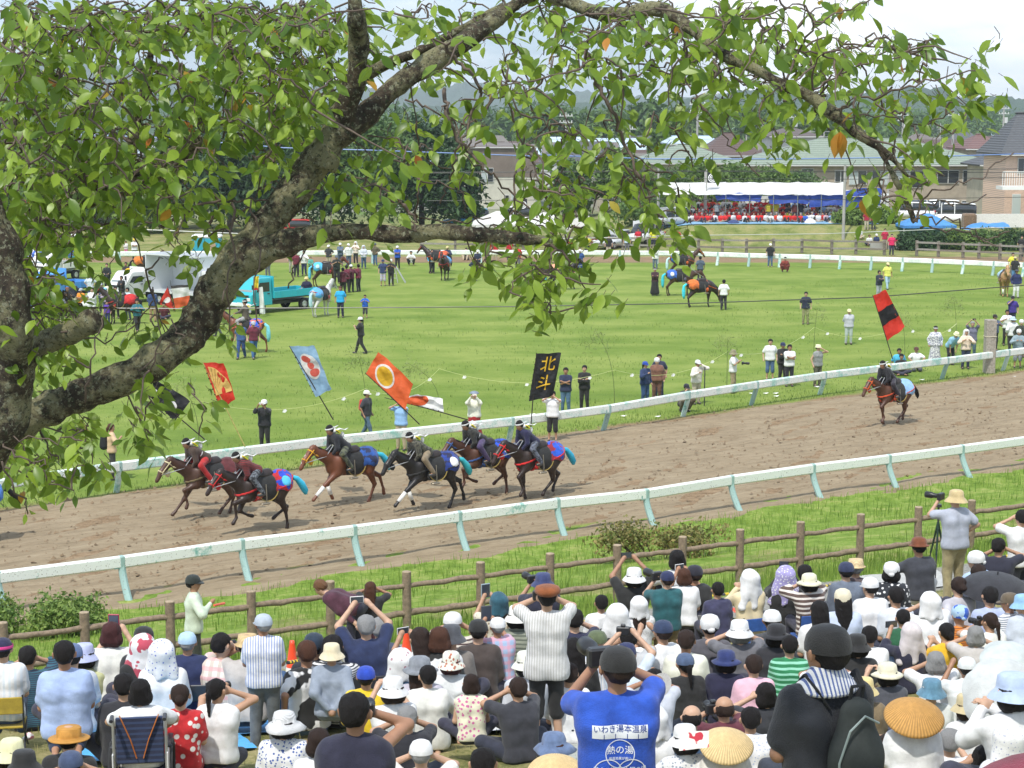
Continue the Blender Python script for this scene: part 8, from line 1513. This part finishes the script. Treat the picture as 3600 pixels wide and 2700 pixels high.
horse(1563, 985, 'bay horse in red harness facing the camera beyond the infield middle', face=172, coat='dark', tack='b81424', bridle='c01424', rump='5a9cd0', tailbag=None, group=SG); horse(1538, 962, 'dark horse with orange saddle cloth partly behind the red-harnessed one', face=70, coat='dark', tack='c05028', bridle='d8603c', rump='d05a34', tailbag=None, group=SG)
horse(1975, 1018, 'black horse with salmon pink covers half hidden by hanging leaves', face=-92, gait='walk', coat='black', tack='e0a080', bridle='f0b890', rump='e09c7c', tailbag='5cc4d8', group=SG)
horse(2398, 976, 'brown horse with pale tail bag, farthest of the three at right', face=-88, coat='brown', tack='c05c24', bridle='d8801c', rump='1f5cc0', tailbag='bcdcec', group=SG)
horse(2388, 1040, 'brown horse in blue rump cloth, middle of the three at right', face=-86, neck='low', coat='brown', tack='5a5464', bridle=None, rump='3a68c0', rump2='e6eaf2', tailbag='38c0d0', group=SG)
horse(2462, 1080, 'dark horse in orange cover grazing, nearest of the three at right', face=-74, neck='graze', coat='dark', tack='c85c20', bridle='c05a1c', rump='d8702c', tailbag='38c8dc', group=SG)
horse(3530, 1042, 'palomino horse facing the camera near the right edge', face=172, coat='palomino', tack='8a5a3a', bridle='c8a070', rump='9ab8cc', tailbag=None, group=SG, mane='pale', socks=[('F', 1)])
horse(430, 1140, 'dark horse in red harness and red rump cloth among the people at the left', face=88, coat='dark', tack='c01c28', bridle='c82030', rump='c01820', tailbag=None, group=SG); horse(515, 985, 'brown horse with orange cover behind the white light truck', face=-80, coat='brown', tack='c86a24', bridle=None, rump='d0742a', tailbag=None, group=SG)
# people on the field
G2, G3, G4 = 'people standing on the infield', 'people by the infield rail', 'people along the far rail'
def Q(x, y, face, label, pose='stand', arms='down', group=G2, extra=0.0, **kw):
 J = skel(pose, arms, kw.get('lean')); s = kw.get('s', 1.0); tp = (J['top'] + .01 + HATTOP.get(kw.get('hat'), 0)) * s + extra; p = T(x, y, tp); o_ = Matrix.Rotation(rad(face), 3, 'Z') @ Vector((float(J['H'][0]), float(J['H'][1]), 0)) * s
 return person((p[0] - o_.x, p[1] - o_.y, p[2] + extra), face, pose, arms, label=label, group=group, **kw)
Q(391, 1487, -75, 'woman with brown ponytail, beige blouse and black backpack walking at the left', arms=('down', 'hold'), top='c9ab88', sleeve='half', bot='3a3a36', hair='pony', hc='brown', group=G3)
o, J = Q(928, 1403, 170, 'man in white cap and black shirt taking a photo over the rail', arms='phone', top='1d2028', sleeve='half', bot='17181c', hat='cap', hatc='e8e4e4', group=G3); hold(o, J, 'phone', 'phone held by the man in the white cap at the rail', col=(.6, .6, .62))
o, J = Q(1290, 1370, -115, 'man in white-fronted cap and charcoal polo with a red bag walking', pose='walk', top='34343a', bot='4c6478', hat='cap', hatc='e0d8cc', group=G3, skin=1); b = link('red_bag', shared('sb', lambda: sdfm(lambda s: s.cap((0, 0, -.1), (0, 0, .12), .11, .08), (-.15, -.15, -.25), (.15, .15, .25), .025)), mat((.6, .03, .02), 'cloth'), None, wpt(o, (-.05, -.20, 1.15))); tag(b, 'small red bag on the back of the man in charcoal polo', 'bag')
Q(1409, 1400, 160, 'person in light blue shirt behind the orange banner', arms='cam', top='8db4e0', bot='b4a48a', hair='short', hat='cap', hatc='f0ece0', group=G3); o, J = Q(1667, 1373, 178, 'woman in white kimono top, red hakama and feathered grey headdress photographing', arms='phone', top='e8e2cc', sleeve='long', bot='a01824', legs='skirt', hat='kasa', hatc='7c8898', group=G3, loose=1.1); hold(o, J, 'phone', 'phone held by the woman in the white kimono top', col=(.7, .66, .6))
Q(1943, 1373, 168, 'man in white T-shirt, black shorts and sandals behind the black banner', arms='cam', top='e9e8ec', bot='1c1a1c', legs='half', hair='short', group=G3); Q(1989, 1291, 172, 'man in navy T-shirt with folded arms and blue towel', arms='cross', top='232c48', bot='4c6c88', hair='short', group=G3); Q(2055, 1283, 165, 'slim youth in black with white neck towel and folded arms', arms='cross', top='15151a', bot='17171b', sleeve='half', hair='short', group=G3)
Q(2269, 1269, -140, 'woman in blue cap with red peak and navy cardigan', arms=('down', 'hold'), top='22355c', sleeve='long', bot='2c4a74', hat='cap', hatc='2046a0', hair='pony', group=G3); Q(2310, 1256, 175, 'stout man in brown samurai jacket, baggy trousers and white headscarf', top='7a5444', sleeve='long', bot='6c4a3c', hat='cloth', hatc='f4f4f4', fat=1.2, loose=1.12, group=G3, hair=None); Q(2318, 1244, 170, 'man in navy shirt just behind the brown samurai jacket', top='2a3048', bot='2a3048', hair='short', group=G3)
o, J = Q(2454, 1264, -150, 'photographer in white jacket leaning on a black monopod', arms=('cam', 'hold'), top='dcd6cc', sleeve='long', bot='b4aa94', hat='cap', hatc='d8dce4', group=G3, lean=.15); r = tag(MB().tube([(0, 0, 0), (0, 0, 1.45)], .02, 6).obj('monopod', DKP, loc=(o.location.x + .28, o.location.y - .3, 0)), 'black monopod of the photographer in the white jacket', 'monopod')
Q(2414, 1348, -150, 'photographer in black cap and black shirt crouching at the rail', pose='squat', arms='cam', top='1c1a20', sleeve='half', bot='5c5040', hat='cap', hatc='20242c', group=G3)
o, J = Q(2579, 1229, -110, 'man in olive bush hat, white T-shirt and khaki shorts holding a big camera', arms='hold', top='f2f2f2', bot='9c8c6c', legs='half', hat='bucket', hatc='8a8468', group=G3); hold(o, J, 'tele', 'large black camera held by the man in the bush hat', off=(.05, .1, -.1))
Q(2709, 1191, 178, 'man in white T-shirt, blue shorts with a white shoulder towel', top='f2f2f4', bot='4c688c', legs='half', hair='short', group=G3); Q(2753, 1202, -165, 'man in navy cap and black shirt with green lanyard, arms folded', arms='cross', top='1b1e22', sleeve='long', bot='1e2024', hat='cap', hatc='232c50', group=G3, fat=1.08); Q(2777, 1210, -170, 'youth in white T-shirt and dark trousers beside the folded-arm man', arms='cross', top='f0f0f0', bot='20222c', hair='short', group=G3)
o, J = Q(2877, 1210, -150, 'woman in cream straw hat and grey sleeveless top raising a phone', arms=('cam', 'down'), top='8f9290', sleeve='none', bot='5c5a48', hat='fedora', hatc='ecdfb8', group=G3);
Q(3162, 1224, 178, 'man in turquoise shirt seated by the rail behind the lone rider', pose='sit', top='4cb0d8', hair='short', group=G3, skin=1); Q(3170, 1243, 175, 'man in black shirt seated low behind the lone rider', pose='sit', top='1c1c20', hair='short', group=G3, skin=1); Q(3222, 1218, 178, 'man in flat brown cap and white polo sitting on the grass', pose='seiza', arms='knee', top='e8e4de', bot='4c5058', hat='cap', hatc='5a3c30', group=G3)
Q(3290, 1145, 178, 'samurai in white patterned robe with black chest plate and white headband', top=('e9e9ee', 'patch', '8a8a9c', 1.6), sleeve='long', bot=('e9e9ee', 'patch', '8a8a9c', 1.6), hat='band', group=G3, fat=1.18, loose=1.12, legs='skirt'); Q(3363, 1167, 200, 'man in cream hat and pale blue polo bending forward with hands on knees', pose='stoop', arms='knee', top='8fc0ec', bot='1c1c2c', hat='fedora', hatc='f0e4b4', group=G3, lean=.8)
Q(3398, 1156, 178, 'woman under white hood towel in beige top clasping her hands', arms='hold', top='dcc8b4', sleeve='half', bot='2a3450', hat='hood', hatc='f4ecea', hair=None, group=G3); o, J = Q(3420, 1129, 170, 'man with grey hair and grey polo photographing above the hooded woman', arms='up', top='6c6c80', bot='4a6270', hair='short', hc='grey', group=G3); hold(o, J, 'phone', 'camera phone raised by the grey-haired man in grey polo')
Q(3499, 1104, -160, 'man in black cap and grey-blue shirt beside the wooden post', arms='hold', top='55627c', bot='22202c', hat='cap', hatc='2a1e22', group=G3); Q(3542, 1088, 175, 'man in white shirt with diagonal strap right of the wooden post', arms='hold', top='ecece4', bot='1a1c22', hair='short', group=G3); Q(3561, 1112, 10, 'woman in pale blue sun hat and white blouse seen from behind', top='ecece6', sleeve='half', bot='17171b', hat='wide', hatc='b8ccec', group=G3); Q(3583, 1156, 172, 'man in white headband, grey robe and shorts at the right edge', arms='hold', top='8a9ca4', sleeve='long', bot='8a9098', legs='half', hat='cloth', hair=None, group=G3, lean=.2); Q(3592, 1122, 175, 'samurai in dark patterned robe and white headscarf at the right edge', top=('3c4438', 'patch', '20241c', 1), sleeve='long', hat='cloth', hair=None, group=G3)
Q(3561, 1039, 165, 'man in purple T-shirt and black cap holding a phone to his ear', arms=('down', 'mouth'), top='3c2a84', bot='202438', hat='cap', hatc='17171b'); Q(3575, 947, 178, 'handler in dark hat, navy jacket and white trousers beside the palomino', top='1c2c5c', sleeve='long', bot='e4e0dc', hat='kasa', hatc='3a3c48'); Q(3569, 901, 5, 'person in black T-shirt with a white number, seen from behind', top='16161c', bot='5a86b8', hat='cap', hatc='c8b88c')
Q(2986, 1085, 178, 'official in cream cap, pale grey shirt and trousers with black boots', arms='back', top='b4b6be', sleeve='long', bot='a9b4b0', hat='cap', hatc='e4d8a8', fat=1.08, shoe='17171b'); Q(2834, 1025, 170, 'man in navy shirt and khaki trousers standing behind a bamboo cane', top='202a40', bot='8c8a62', hair='short'); Q(3092, 950, -150, 'person in dark navy top and grey trousers above the red banner', arms='cross', top='262c3c', sleeve='half', bot='a0a4ac', hair='short'); Q(3122, 922, -170, 'person in lemon yellow shirt and pale jeans walking', pose='walk', top='e4dc6c', bot='9cb8cc', hat='cap', hatc='d4c898')
Q(2709, 855, 178, 'person in white cap, black waistcoat and jeans by the far rail', top=('1b1c26'), bot='4c6888', hat='cap', hatc='f0e8d8', group=G4); Q(2761, 903, 178, 'man in rust red robe squatting on the far grass slope', pose='squat', top='8c3c34', sleeve='long', bot='7c342c', hat='band', group=G4); Q(2545, 982, 5, 'person in white T-shirt with cross-body bag, seen from behind', top='f2f2f6', bot='1c1e28', hair='short'); Q(2462, 900, 10, 'handler in grey shirt and black trousers behind the far brown horse', top='4c5a6a', bot='1c2028', hair='short')
Q(2303, 940, 178, 'samurai with white headband, dark top and long black skirt trousers, arms folded', arms='cross', top='3c2028', sleeve='long', bot='1a1c20', legs='skirt', hat='band'); Q(2304, 861, 160, 'woman in white tunic standing at the far rail', top='e8e4e0', sleeve='long', bot='5c7080', hair='short', group=G4, hem=.1, arms='cross'); Q(2039, 875, 178, 'handler in blue robe behind the hanging leaves', top='2a4c8c', bot='24407c', hat='cap', hatc='e0e0e0')
Q(1266, 1113, 80, 'woman in white visor and all black walking left on the grass', pose='walk', arms='hold', top='15171a', bot='14151a', hair='pony', hat='cap', hatc='f0f0f2'); Q(1283, 1036, 178, 'small boy in blue T-shirt and dark shorts holding a yellow cup', arms='hold', top='1f5cc0', bot='3c3c44', legs='half', hair='short', s=.74); Q(1196, 1005, 178, 'youth in turquoise polo and navy trousers beside the grey-white horse', top='14a0dc', bot='1c2440', hair='short', hc='brown'); Q(1077, 972, 178, 'man in straw hat and navy polo sitting in the turquoise truck bed', pose='sit', top='1c2440', bot='6c7488', hat='fedora', hatc='dcc890', extra=.85)
Q(765, 1063, 60, 'person in dark blue jacket walking behind the large limb', pose='walk', top='2a3440', sleeve='long', bot='3a4438', hair='short'); Q(890, 1128, -160, 'handler in maroon T-shirt, jeans and grey cap leading the chestnut horse', pose='walk', top='6a2438', bot='3c6494', hat='cap', hatc='a8aeb8'); Q(846, 1128, 170, 'person in jeans on the far side of the led chestnut horse', pose='walk', top='3c5a8c', bot='2c4a84', hair='short')
for a in [(1218, 931, 5, 'person in maroon jacket with a round back crest facing the bay horse', 'arms', 'reach', '6a1c38', '1c1a24', None), (1234, 929, -20, 'person in white cap and maroon jacket in the middle of the maroon group', 'arms', 'hold', '5c1c34', '1c1c28', 'f0f0f0'), (1259, 928, 60, 'person in maroon jacket reaching towards the bay horse from the right', 'arms', 'reach', '701c38', '22222a', None), (1205, 940, 10, 'fourth person in maroon jacket beside the bay horse shoulder', 'arms', 'hold', '5c1a30', '1c1a20', None)]: Q(a[0], a[1], a[2], a[3], arms=a[5], top=a[6], sleeve='long', bot=a[7], hair='short', **({'hat': 'backcap', 'hatc': a[8]} if a[8] else {}))
Q(1346, 911, 178, 'man in navy cap, navy polo and checked shorts', arms=('hips', 'down'), top='2c3c64', bot=('8aa0bc', 'plaid', 'dfe4ec', 8), legs='half', hat='cap', hatc='2a3658'); Q(1374, 910, 175, 'man in white headscarf and black T-shirt leaning on a stepladder', arms='hold', top='1b1a1e', bot='1c1c22', hat='cloth', hair=None)
r = empty('stepladder', G(1392, 994)); tag(r, 'small aluminium stepladder beside the man in the white headscarf', 'ladder')
for s in (-1, 1): MB().tube([(s * .05 - .1, 0, 1.05), (s * .22 - .1, -.15, 0)], .03, 5).obj('leg', RIM, r); MB().tube([(.0, s * .1, 1.05), (.62, s * .25, 0)], .03, 5).obj('leg', RIM, r)
for z in (.3, .6, .9): MB().box((-.1, -.08, z), (.36, .08, .03)).obj('step', RIM, r)
FR = [(1041, 883, 'man in maroon jacket beneath the large limb', '701c34', '22242c', None, ''), (1068, 880, 'person in black waistcoat over white shirt under the limb', 'e4e0e4', '222c54', None, ''), (1092, 902, 'small child in teal T-shirt under the limb', '5ca898', '20242c', None, 'c'), (1155, 860, 'man in white headscarf, dark jacket and khaki baggy trousers', '2c3034', 'a89c84', 'f2f2f2', ''), (1196, 853, 'person in white cap and grey-blue overalls at the far rail', '5c6c80', '44546c', 'f2f2f2', ''), (1225, 855, 'person in white cap and white T-shirt left of the pink hood', 'e8e8dc', '4c5c78', 'f4f4f4', ''),
 (1250, 848, 'woman in white hood and pale pink top', 'f0ccc0', '22242c', 'f4ece0', 'h'), (1278, 861, 'woman in pale grey hood and grey top', 'c4c8d4', '3c5878', 'c8ccd8', 'h'), (1318, 854, 'person in helmet-like cap and olive jacket with red scarf', '5c5440', '4c6c90', '4a5260', ''), (1397, 863, 'person in white cap and blue top facing right', '2054b8', '1c1c24', 'f0f0f0', ''), (1519, 876, 'handler in light blue sleeves beside the orange-saddled horse', '4cb4e0', '20222c', None, ''), (1573, 864, 'person in tan cap and navy jacket behind the camera-facing bay', '2c3450', '3c5878', 'c8bc84', ''),
 (1679, 877, 'man in white cap, navy polo and khaki trousers', '222c44', 'b8a888', 'f0f0f4', ''), (1668, 905, 'person in navy overalls holding a lead rope', '28344c', '2c4058', None, 's'), (442, 847, 'girl in pink and white beside the man in yellow cap', 'f0dcd8', 'e880a0', None, 'c'), (472, 837, 'man in yellow cap and white T-shirt with folded arms', 'f4f4f4', '2c3034', 'e4c040', ''), (355, 829, 'person in dark navy by the left far rail', '20243a', '1c1c28', None, ''), (375, 925, 'person in black standing alone behind the light truck', '24282c', '1c1e20', None, ''), (456, 927, 'person in bright yellow shirt seen from behind near the orange cover horse', 'f0b408', '50442c', None, 'b'),
 (442, 921, 'dark-clothed person left of the yellow shirt', '2c2428', '24202c', None, ''), (405, 1006, 'man in black polo behind the red-harnessed horse at left', '1c1a22', '22202a', None, ''), (447, 1010, 'man in pale blue shirt beside the white truck bumper', 'b8d4e4', '3c4450', None, ''), (323, 1010, 'man in white T-shirt with folded arms in the left group', 'f4f4f6', '5c6070', None, 'x'), (305, 1038, 'grey-haired man in white V-neck T-shirt in front of the left group', 'f4f2f6', '3c4048', None, 'g'), (284, 1012, 'person with orange scarf and navy trousers in the left group', 'd88820', '20243c', 'a0a8b0', ''), (256, 987, 'tall man in black T-shirt and beige trousers in the left group', '232736', 'b8b498', None, ''),
 (236, 1008, 'person in brown hat and black top with white towel', '1e1c26', '1c1c24', '7a4c3c', ''), (357, 992, 'person in grey cap behind the white T-shirts', '4c5470', '3c4250', 'b8bcc8', ''), (380, 989, 'woman in cream sun hat seated behind the truck group', 'dcd4c4', '8a8c88', 'f4e8bc', ''), (369, 1010, 'child in light blue cap holding pink cloth', 'b8a4c0', '4c5468', '8ccaf0', 's'), (376, 1058, 'child in purple T-shirt leading the red-harnessed horse', '5c38a0', '28345c', None, 'c'), (481, 1051, 'person in teal top hugging the red-covered horse', '2c6c78', '1c1a20', None, 'w'), (535, 1015, 'person in navy with a backpack seen from behind beside the red banner', '2c4470', 'a48a68', None, 'b'), (316, 962, 'person in white cap and pale shirt sitting in a truck bed', 'ccd4e8', '3c4c70', 'f4f4f4', ''), (426, 969, 'person in black bending near the truck', '22242a', '1c1c22', None, ''),
 (1024, 872, 'person in grey trousers mostly behind the limb', '7c8078', 'a09c8c', None, ''), (1183, 896, 'mounted rider head and shoulders above the light blue covered bay', '20281c', '1c1c1c', '5c6470', 'r'), (940, 885, 'person in blue patterned shirt behind the limb near the truck', '4c6cb0', '6c7078', None, ''), (120, 1020, 'person in blue between the trunk and the left group', '3c5c9c', '2c3450', None, ''), (170, 1000, 'person in white cap at the far left behind the leaves', 'dcdce4', '30343c', 'f0f0f0', ''), (210, 1030, 'person in grey shirt half hidden by leaves at left', '8c9098', '343840', None, '')]
for i, (x, y, lb, tp_, bt_, ht, fl) in enumerate(FR):
 kw = dict(top=tp_, bot=bt_, hair='short' if 'h' not in fl else None); kw['s'] = .72 if 'c' in fl else .9 if 's' in fl else R_.uniform(.96, 1.03)
 if ht: kw.update(hat='hood' if 'h' in fl else 'cap', hatc=ht)
 if 'g' in fl: kw['hc'] = 'grey'
 if 'r' in fl: kw['extra'] = .75
 Q(x, y, (5 if 'b' in fl else 178 - (i * 37 % 60) + 30), lb, arms=('cross' if 'x' in fl or i == 15 else ('down', 'hips', 'hold', 'cross', 'lap')[i * 7 % 5]), pose='walk' if 'w' in fl else 'stand', sleeve=('short', 'long', 'half')[i % 3], group=G4 if y < 905 else G2, **kw)
Q(1445, 882, 178, 'man in white T-shirt squatting on the slope below the far rail', pose='squat', arms='hold', top='eceef4', bot='20222c', hair='short', group=G4); Q(1639, 871, 170, 'person in black vest sitting on the slope right of centre', pose='sitk', arms='knee', top='1c1a20', bot='b8aa90', hair='short', group=G4); Q(575, 1062, 178, 'person in dark red lounging beside the red banner at left', pose='sit', top='5c2428', hair='short')
BR = [(2064, 823, 'person in yellow vest by the board fence', 'd8cc30', 's'), (2091, 827, 'person in red shirt with yellow badge crouching at the board fence', 'd01c1c', 'q'), (2140, 826, 'person in black behind the television camera', '1c1a20', 's'), (2186, 796, 'cameraman in white cap behind the board fence', '4c5c7c', 's'), (2205, 815, 'person in pale blue bending beside the cameraman', 'b8ccec', 's'), (2244, 802, 'person in red waistcoat with a white mark behind the fence', 'c81c38', 's'), (2297, 801, 'person in yellow polo reading behind the fence', 'e8e020', 's'), (2382, 804, 'person in red waistcoat below the end of the long tent', 'd01c30', 's'), (2010, 832, 'person in red seated behind the fence left', 'c82020', 'q'), (2030, 834, 'person in bright yellow seated behind the fence', 'e8dc28', 'q'), (1820, 862, 'person in red behind the horizontal bough', 'c41820', 's'), (1740, 838, 'person in blue trousers and red shirt left of the low tents', 'c01c20', 's'), (1715, 838, 'person in red shirt with blue trousers at the low tents', 'c81820', 's'), (1790, 838, 'person in red shirt beside the white tent pole', 'b81c24', 's'),
 (3022, 800, 'man in blue cap and white T-shirt sitting on the concrete wall', 'f0f0f4', 'q'), (3057, 824, 'person in white T-shirt sitting low on the bank', 'f2f2f4', 'q'), (3082, 821, 'man in white cap and navy jacket with white towel on the bank', '2c3c64', 'q'), (3112, 803, 'person in grey cap and crimson coat standing on the bank', 'b41c44', 's'), (3136, 822, 'person in bright pink happi coat and white cap on the bank', 'e82060', 's'), (3158, 824, 'person in pink happi coat right of the brightest one', 'd81c50', 'q'), (3174, 833, 'person in pink coat and grey cap at the hedge end', 'e0285c', 'q'), (3593, 828, 'person in black leaning on the fence at the right edge', '1c1c22', 's'), (3562, 888, 'person in yellow and blue behind the black number shirt', 'd8d040', 's'),
 (2407, 716, 'man in white cap and pale turquoise shirt standing at the left tent pole', '78c4cc', 's'), (2521, 708, 'person in grey shirt standing under the tent', '8c9498', 's'), (2703, 708, 'left one of two people in olive yellow standing under the tent', 'b4a828', 's'), (2727, 707, 'right one of two people in olive yellow standing under the tent', 'b8ac28', 's'), (2795, 710, 'person in maroon standing in the tent shade', '5c1824', 's'), (2816, 708, 'person in dark clothes standing in the tent shade', '20182c', 's'), (3048, 738, 'person in crimson coat with white towel near the right tent end', 'a81840', 's'), (3072, 738, 'second person in crimson coat at the right tent end', 'a4183c', 's')]
for i, (x, y, lb, c, ps) in enumerate(BR):
 ex = 0.0; Q(x, y, 178, lb, pose='stand' if ps == 's' else 'sit', arms='down' if ps == 's' else 'lap', group='people beyond the far rail', top=c, bot=('2c3040', '6c6c70', 'b8b098')[i % 3], hair='short', **({'hat': 'cap', 'hatc': 'f0f0f0'} if i in (3, 14, 16, 20, 23) else {}), share=('bs' if ps == 's' else 'bq'))
CC = [('d81c14', 'bright red shirt'), ('c81418', 'red shirt'), ('e8401c', 'orange-red shirt'), ('f0f0f0', 'white shirt'), ('a81c2c', 'dark red coat'), ('f0e8e0', 'cream shirt'), ('2c64c8', 'blue shirt'), ('8cacd8', 'pale blue shirt'), ('5c5448', 'brown-grey jacket'), ('e4d838', 'yellow shirt'), ('2c2c34', 'black shirt'), ('b8a0a8', 'mauve top')]
SKF = ['front row', 'second row', 'third row', 'back row']; nn = 0; REST = []
for row, (Y, x0, x1, st) in enumerate([(156.8, 2368, 3095, 16.5), (158.2, 2372, 3090, 17), (159.8, 2380, 3080, 17.5), (161.6, 2400, 3060, 18.5)]):
 x = x0 + row * 7
 while x < x1:
  xx = x + R_.uniform(-4, 4); wr_ = 1.0 if 2400 < xx < 2760 else .35; ci = R_.choice([0, 0, 1, 1, 2, 4, 3, 5]) if R_.random() < wr_ else R_.choice([3, 5, 6, 7, 8, 9, 10, 11, 3]); p = D(xx, 800, Y); px_ = p[0]; yy = Y + R_.uniform(-.35, .35); z = float(zt(px_, yy)); c, cn = CC[ci]
  reg = 'left third' if xx < 2600 else 'middle' if xx < 2850 else 'right third'
  hk = R_.random(); kw = {}
  if hk < .25: kw = dict(hat='cap', hatc='f2f2f2')
  elif hk < .33: kw = dict(hat='bucket', hatc='e8d8b0')
  n0 = NPER[0]; res_ = person((px_, yy, z), R_.uniform(140, 215), 'sit' if nn % 3 else 'sitk', 'lap', c, R_.choice(['2c3040', '1c1c22', '8a8478']), 'short', hair='short', hc=R_.choice(['black', 'dark', 'grey']), res=.05, share='tc%d' % (nn % 3), label='%s wearer seated in the %s, %s of the tent%s' % (cn, SKF[row], reg, ', cap' if hk < .25 else ', straw hat' if hk < .33 else ''), group='seated crowd under the long tent', face_on=False)
  if n0 >= 298: REST.append(res_[0])
  nn += 1; x += st * R_.uniform(.85, 1.15)
def fuse(objs, name, label):
 V, F, MI, ms, n = [], [], [], [], 0
 for o in objs:
  mo = Matrix.Translation(o.location) @ o.rotation_euler.to_matrix().to_4x4() @ Matrix.Diagonal((*o.scale, 1))
  for c in [o] + list(o.children):
   M = mo if c is o else mo @ Matrix.Translation(c.location) @ c.rotation_euler.to_matrix().to_4x4(); m = c.material_slots[0].material
   if m not in ms: ms.append(m)
   k_ = len(c.data.vertices); co = np.empty(k_ * 3, np.float32); c.data.vertices.foreach_get('co', co); V.append(co.reshape(-1, 3) @ np.array(M.to_3x3()).T + np.array(M.translation));
   for p in c.data.polygons: F.append(tuple(v + n for v in p.vertices)); MI.append(ms.index(m))
   n += k_
 me = pm(np.concatenate(V), F, True); [me.materials.append(m) for m in ms]; me.polygons.foreach_set('material_index', MI)
 ro = bpy.data.objects.new(name, me); COL.objects.link(ro); tag(ro, label, 'crowd', kind='stuff')
 for o in objs:
  for c in list(o.children): bpy.data.objects.remove(c)
  bpy.data.objects.remove(o)
fuse(REST, 'crowd', 'rear rows of the crowd seated under the long tent')
BSK = mat((.30, .55, .80), 'tarp')
A, B = D(2330, 800, 155.6), D(3085, 800, 155.6); V = []
for i in range(61):
 X = A[0] + (B[0] - A[0]) * i / 60
 for Y in (155.0, 155.9, 163.5): V.append((X, Y, float(zt(X, Y)) + .06 + R_.uniform(0, .03)))
tag(link('ground_sheet', pm(V, [(3 * i + j, 3 * i + j + 3, 3 * i + j + 4, 3 * i + j + 1) for i in range(60) for j in (0, 1)], True), BSK), 'long blue and white ground sheet under the seated crowd', 'ground sheet')
def TU(x, y, Y): p = D(x, y, Y); return tuple(p)
umbrella('dark blue umbrella in front of the red-shirted crowd', TU(2579, 795, 156.0), .62, .5, mat((.03, .05, .16), 'cloth'), tilt=(1.0, 0, 0), stick=.6); umbrella('white umbrella resting on the bank before the tent', TU(2850, 788, 156.0), .55, .35, mat((.7, .7, .68), 'cloth'), tilt=(1.0, .3, 0), stick=.5); umbrella('beige umbrella on the bank near the right tent pole', TU(2932, 792, 156.0), .55, .4, mat((.5, .44, .34), 'cloth'), tilt=(1.0, 0, 0), stick=.5); umbrella('pale umbrella at the right end of the seated crowd', TU(3080, 772, 157), .6, .35, mat((.62, .60, .56), 'cloth'), tilt=(.9, -.3, 0), stick=.5)
def pflag(label, Y, C, m, patches=(), base=None, tip=None): return banner(label, Y, base or C[1], tip or C[0], C, m, patches, amp=.05, nx=10, ny=10)
pflag('red banner with white figure standing at the trucks on the left', G(610, 1095)[1], [(590, 1008), (615, 1090), (565, 1070), (560, 1062)], REDT, [('white_crest', *disc(.4, .5, .3, .16), WHT2, 1)], (616, 1110), (588, 1005))
pflag('black, white and red banner beside the large limb', G(640, 1095)[1], [(600, 1005), (616, 1085), (665, 1072), (668, 1000)], mat((.06, .05, .045), 'tarp'), [('white_band', *rect(0, 1, .12, .55), WHT2, 1), ('red_band', *rect(0, 1, .55, 1.0), ORG, 1)], (618, 1110), (598, 985))
pflag('narrow yellow banner hanging before the turquoise truck', G(900, 1112)[1], [(892, 972), (893, 1020), (908, 1020), (910, 970)], mat((.75, .55, .03), 'tarp'), [('red_band', *rect(0, 1, .85, 1), REDT, 1)], (900, 1100), (896, 962))
pflag('lavender blue cloth hanging between the trucks', G(850, 1100)[1], [(848, 1012), (832, 1082), (850, 1084), (853, 1014)], mat((.28, .34, .75), 'tarp'), (), (845, 1100), (850, 1005))
pflag('long white cloth hanging at the front of the turquoise truck', G(915, 1114)[1], [(910, 1010), (912, 1102), (932, 1104), (924, 1008)], WHT2, (), (912, 1112), (912, 1005))
for l, x, y, c in [('red tent roof behind leaves at the left', 60, 700, REDT), ('red cloth banner high behind the leaves at far left', 20, 745, REDT)]: p = D(x, y, 140); tag(sheet('red_cloth', l, 'banner', [p, p + np.array([2.2, 0, 0]), p + np.array([2.0, 0, -.9]), p + np.array([.1, 0, -.8])], 8, 4, c, .05, .08), l, 'banner')
w_ = [o for o in COL.objects if o.get('label', '').startswith('woman with brown ponytail, beige')][0]
b = link('backpack', sdfm(lambda s: (s.cap((0, 0, -.12), (0, 0, .12), .13, .10, el=(1, 1.2, 1))), (-.18, -.18, -.3), (.18, .18, .28), .025), PK2, None, wpt(w_, (0, -.22, 1.15))); tag(b, 'black backpack on the woman in the beige blouse at left', 'backpack')
# air
me = MB().box((0, 2000, 57), (6000, 4300, 130)).mesh(); ho = bpy.data.objects.new('haze', me); COL.objects.link(ho); ho['kind'] = 'stuff'; ho['label'] = 'pale summer air that fades the far hills to blue'; ho['category'] = 'haze'
m = bpy.data.materials.new('haze_material'); m.use_nodes = True; t = m.node_tree; t.nodes.clear(); o_ = t.nodes.new('ShaderNodeOutputMaterial'); v = t.nodes.new('ShaderNodeVolumePrincipled'); v.inputs['Color'].default_value = (.80, .91, 1.0, 1); v.inputs['Density'].default_value = .00019; v.inputs['Anisotropy'].default_value = .0; t.links.new(v.outputs[0], o_.inputs['Volume']); me.materials.append(m)
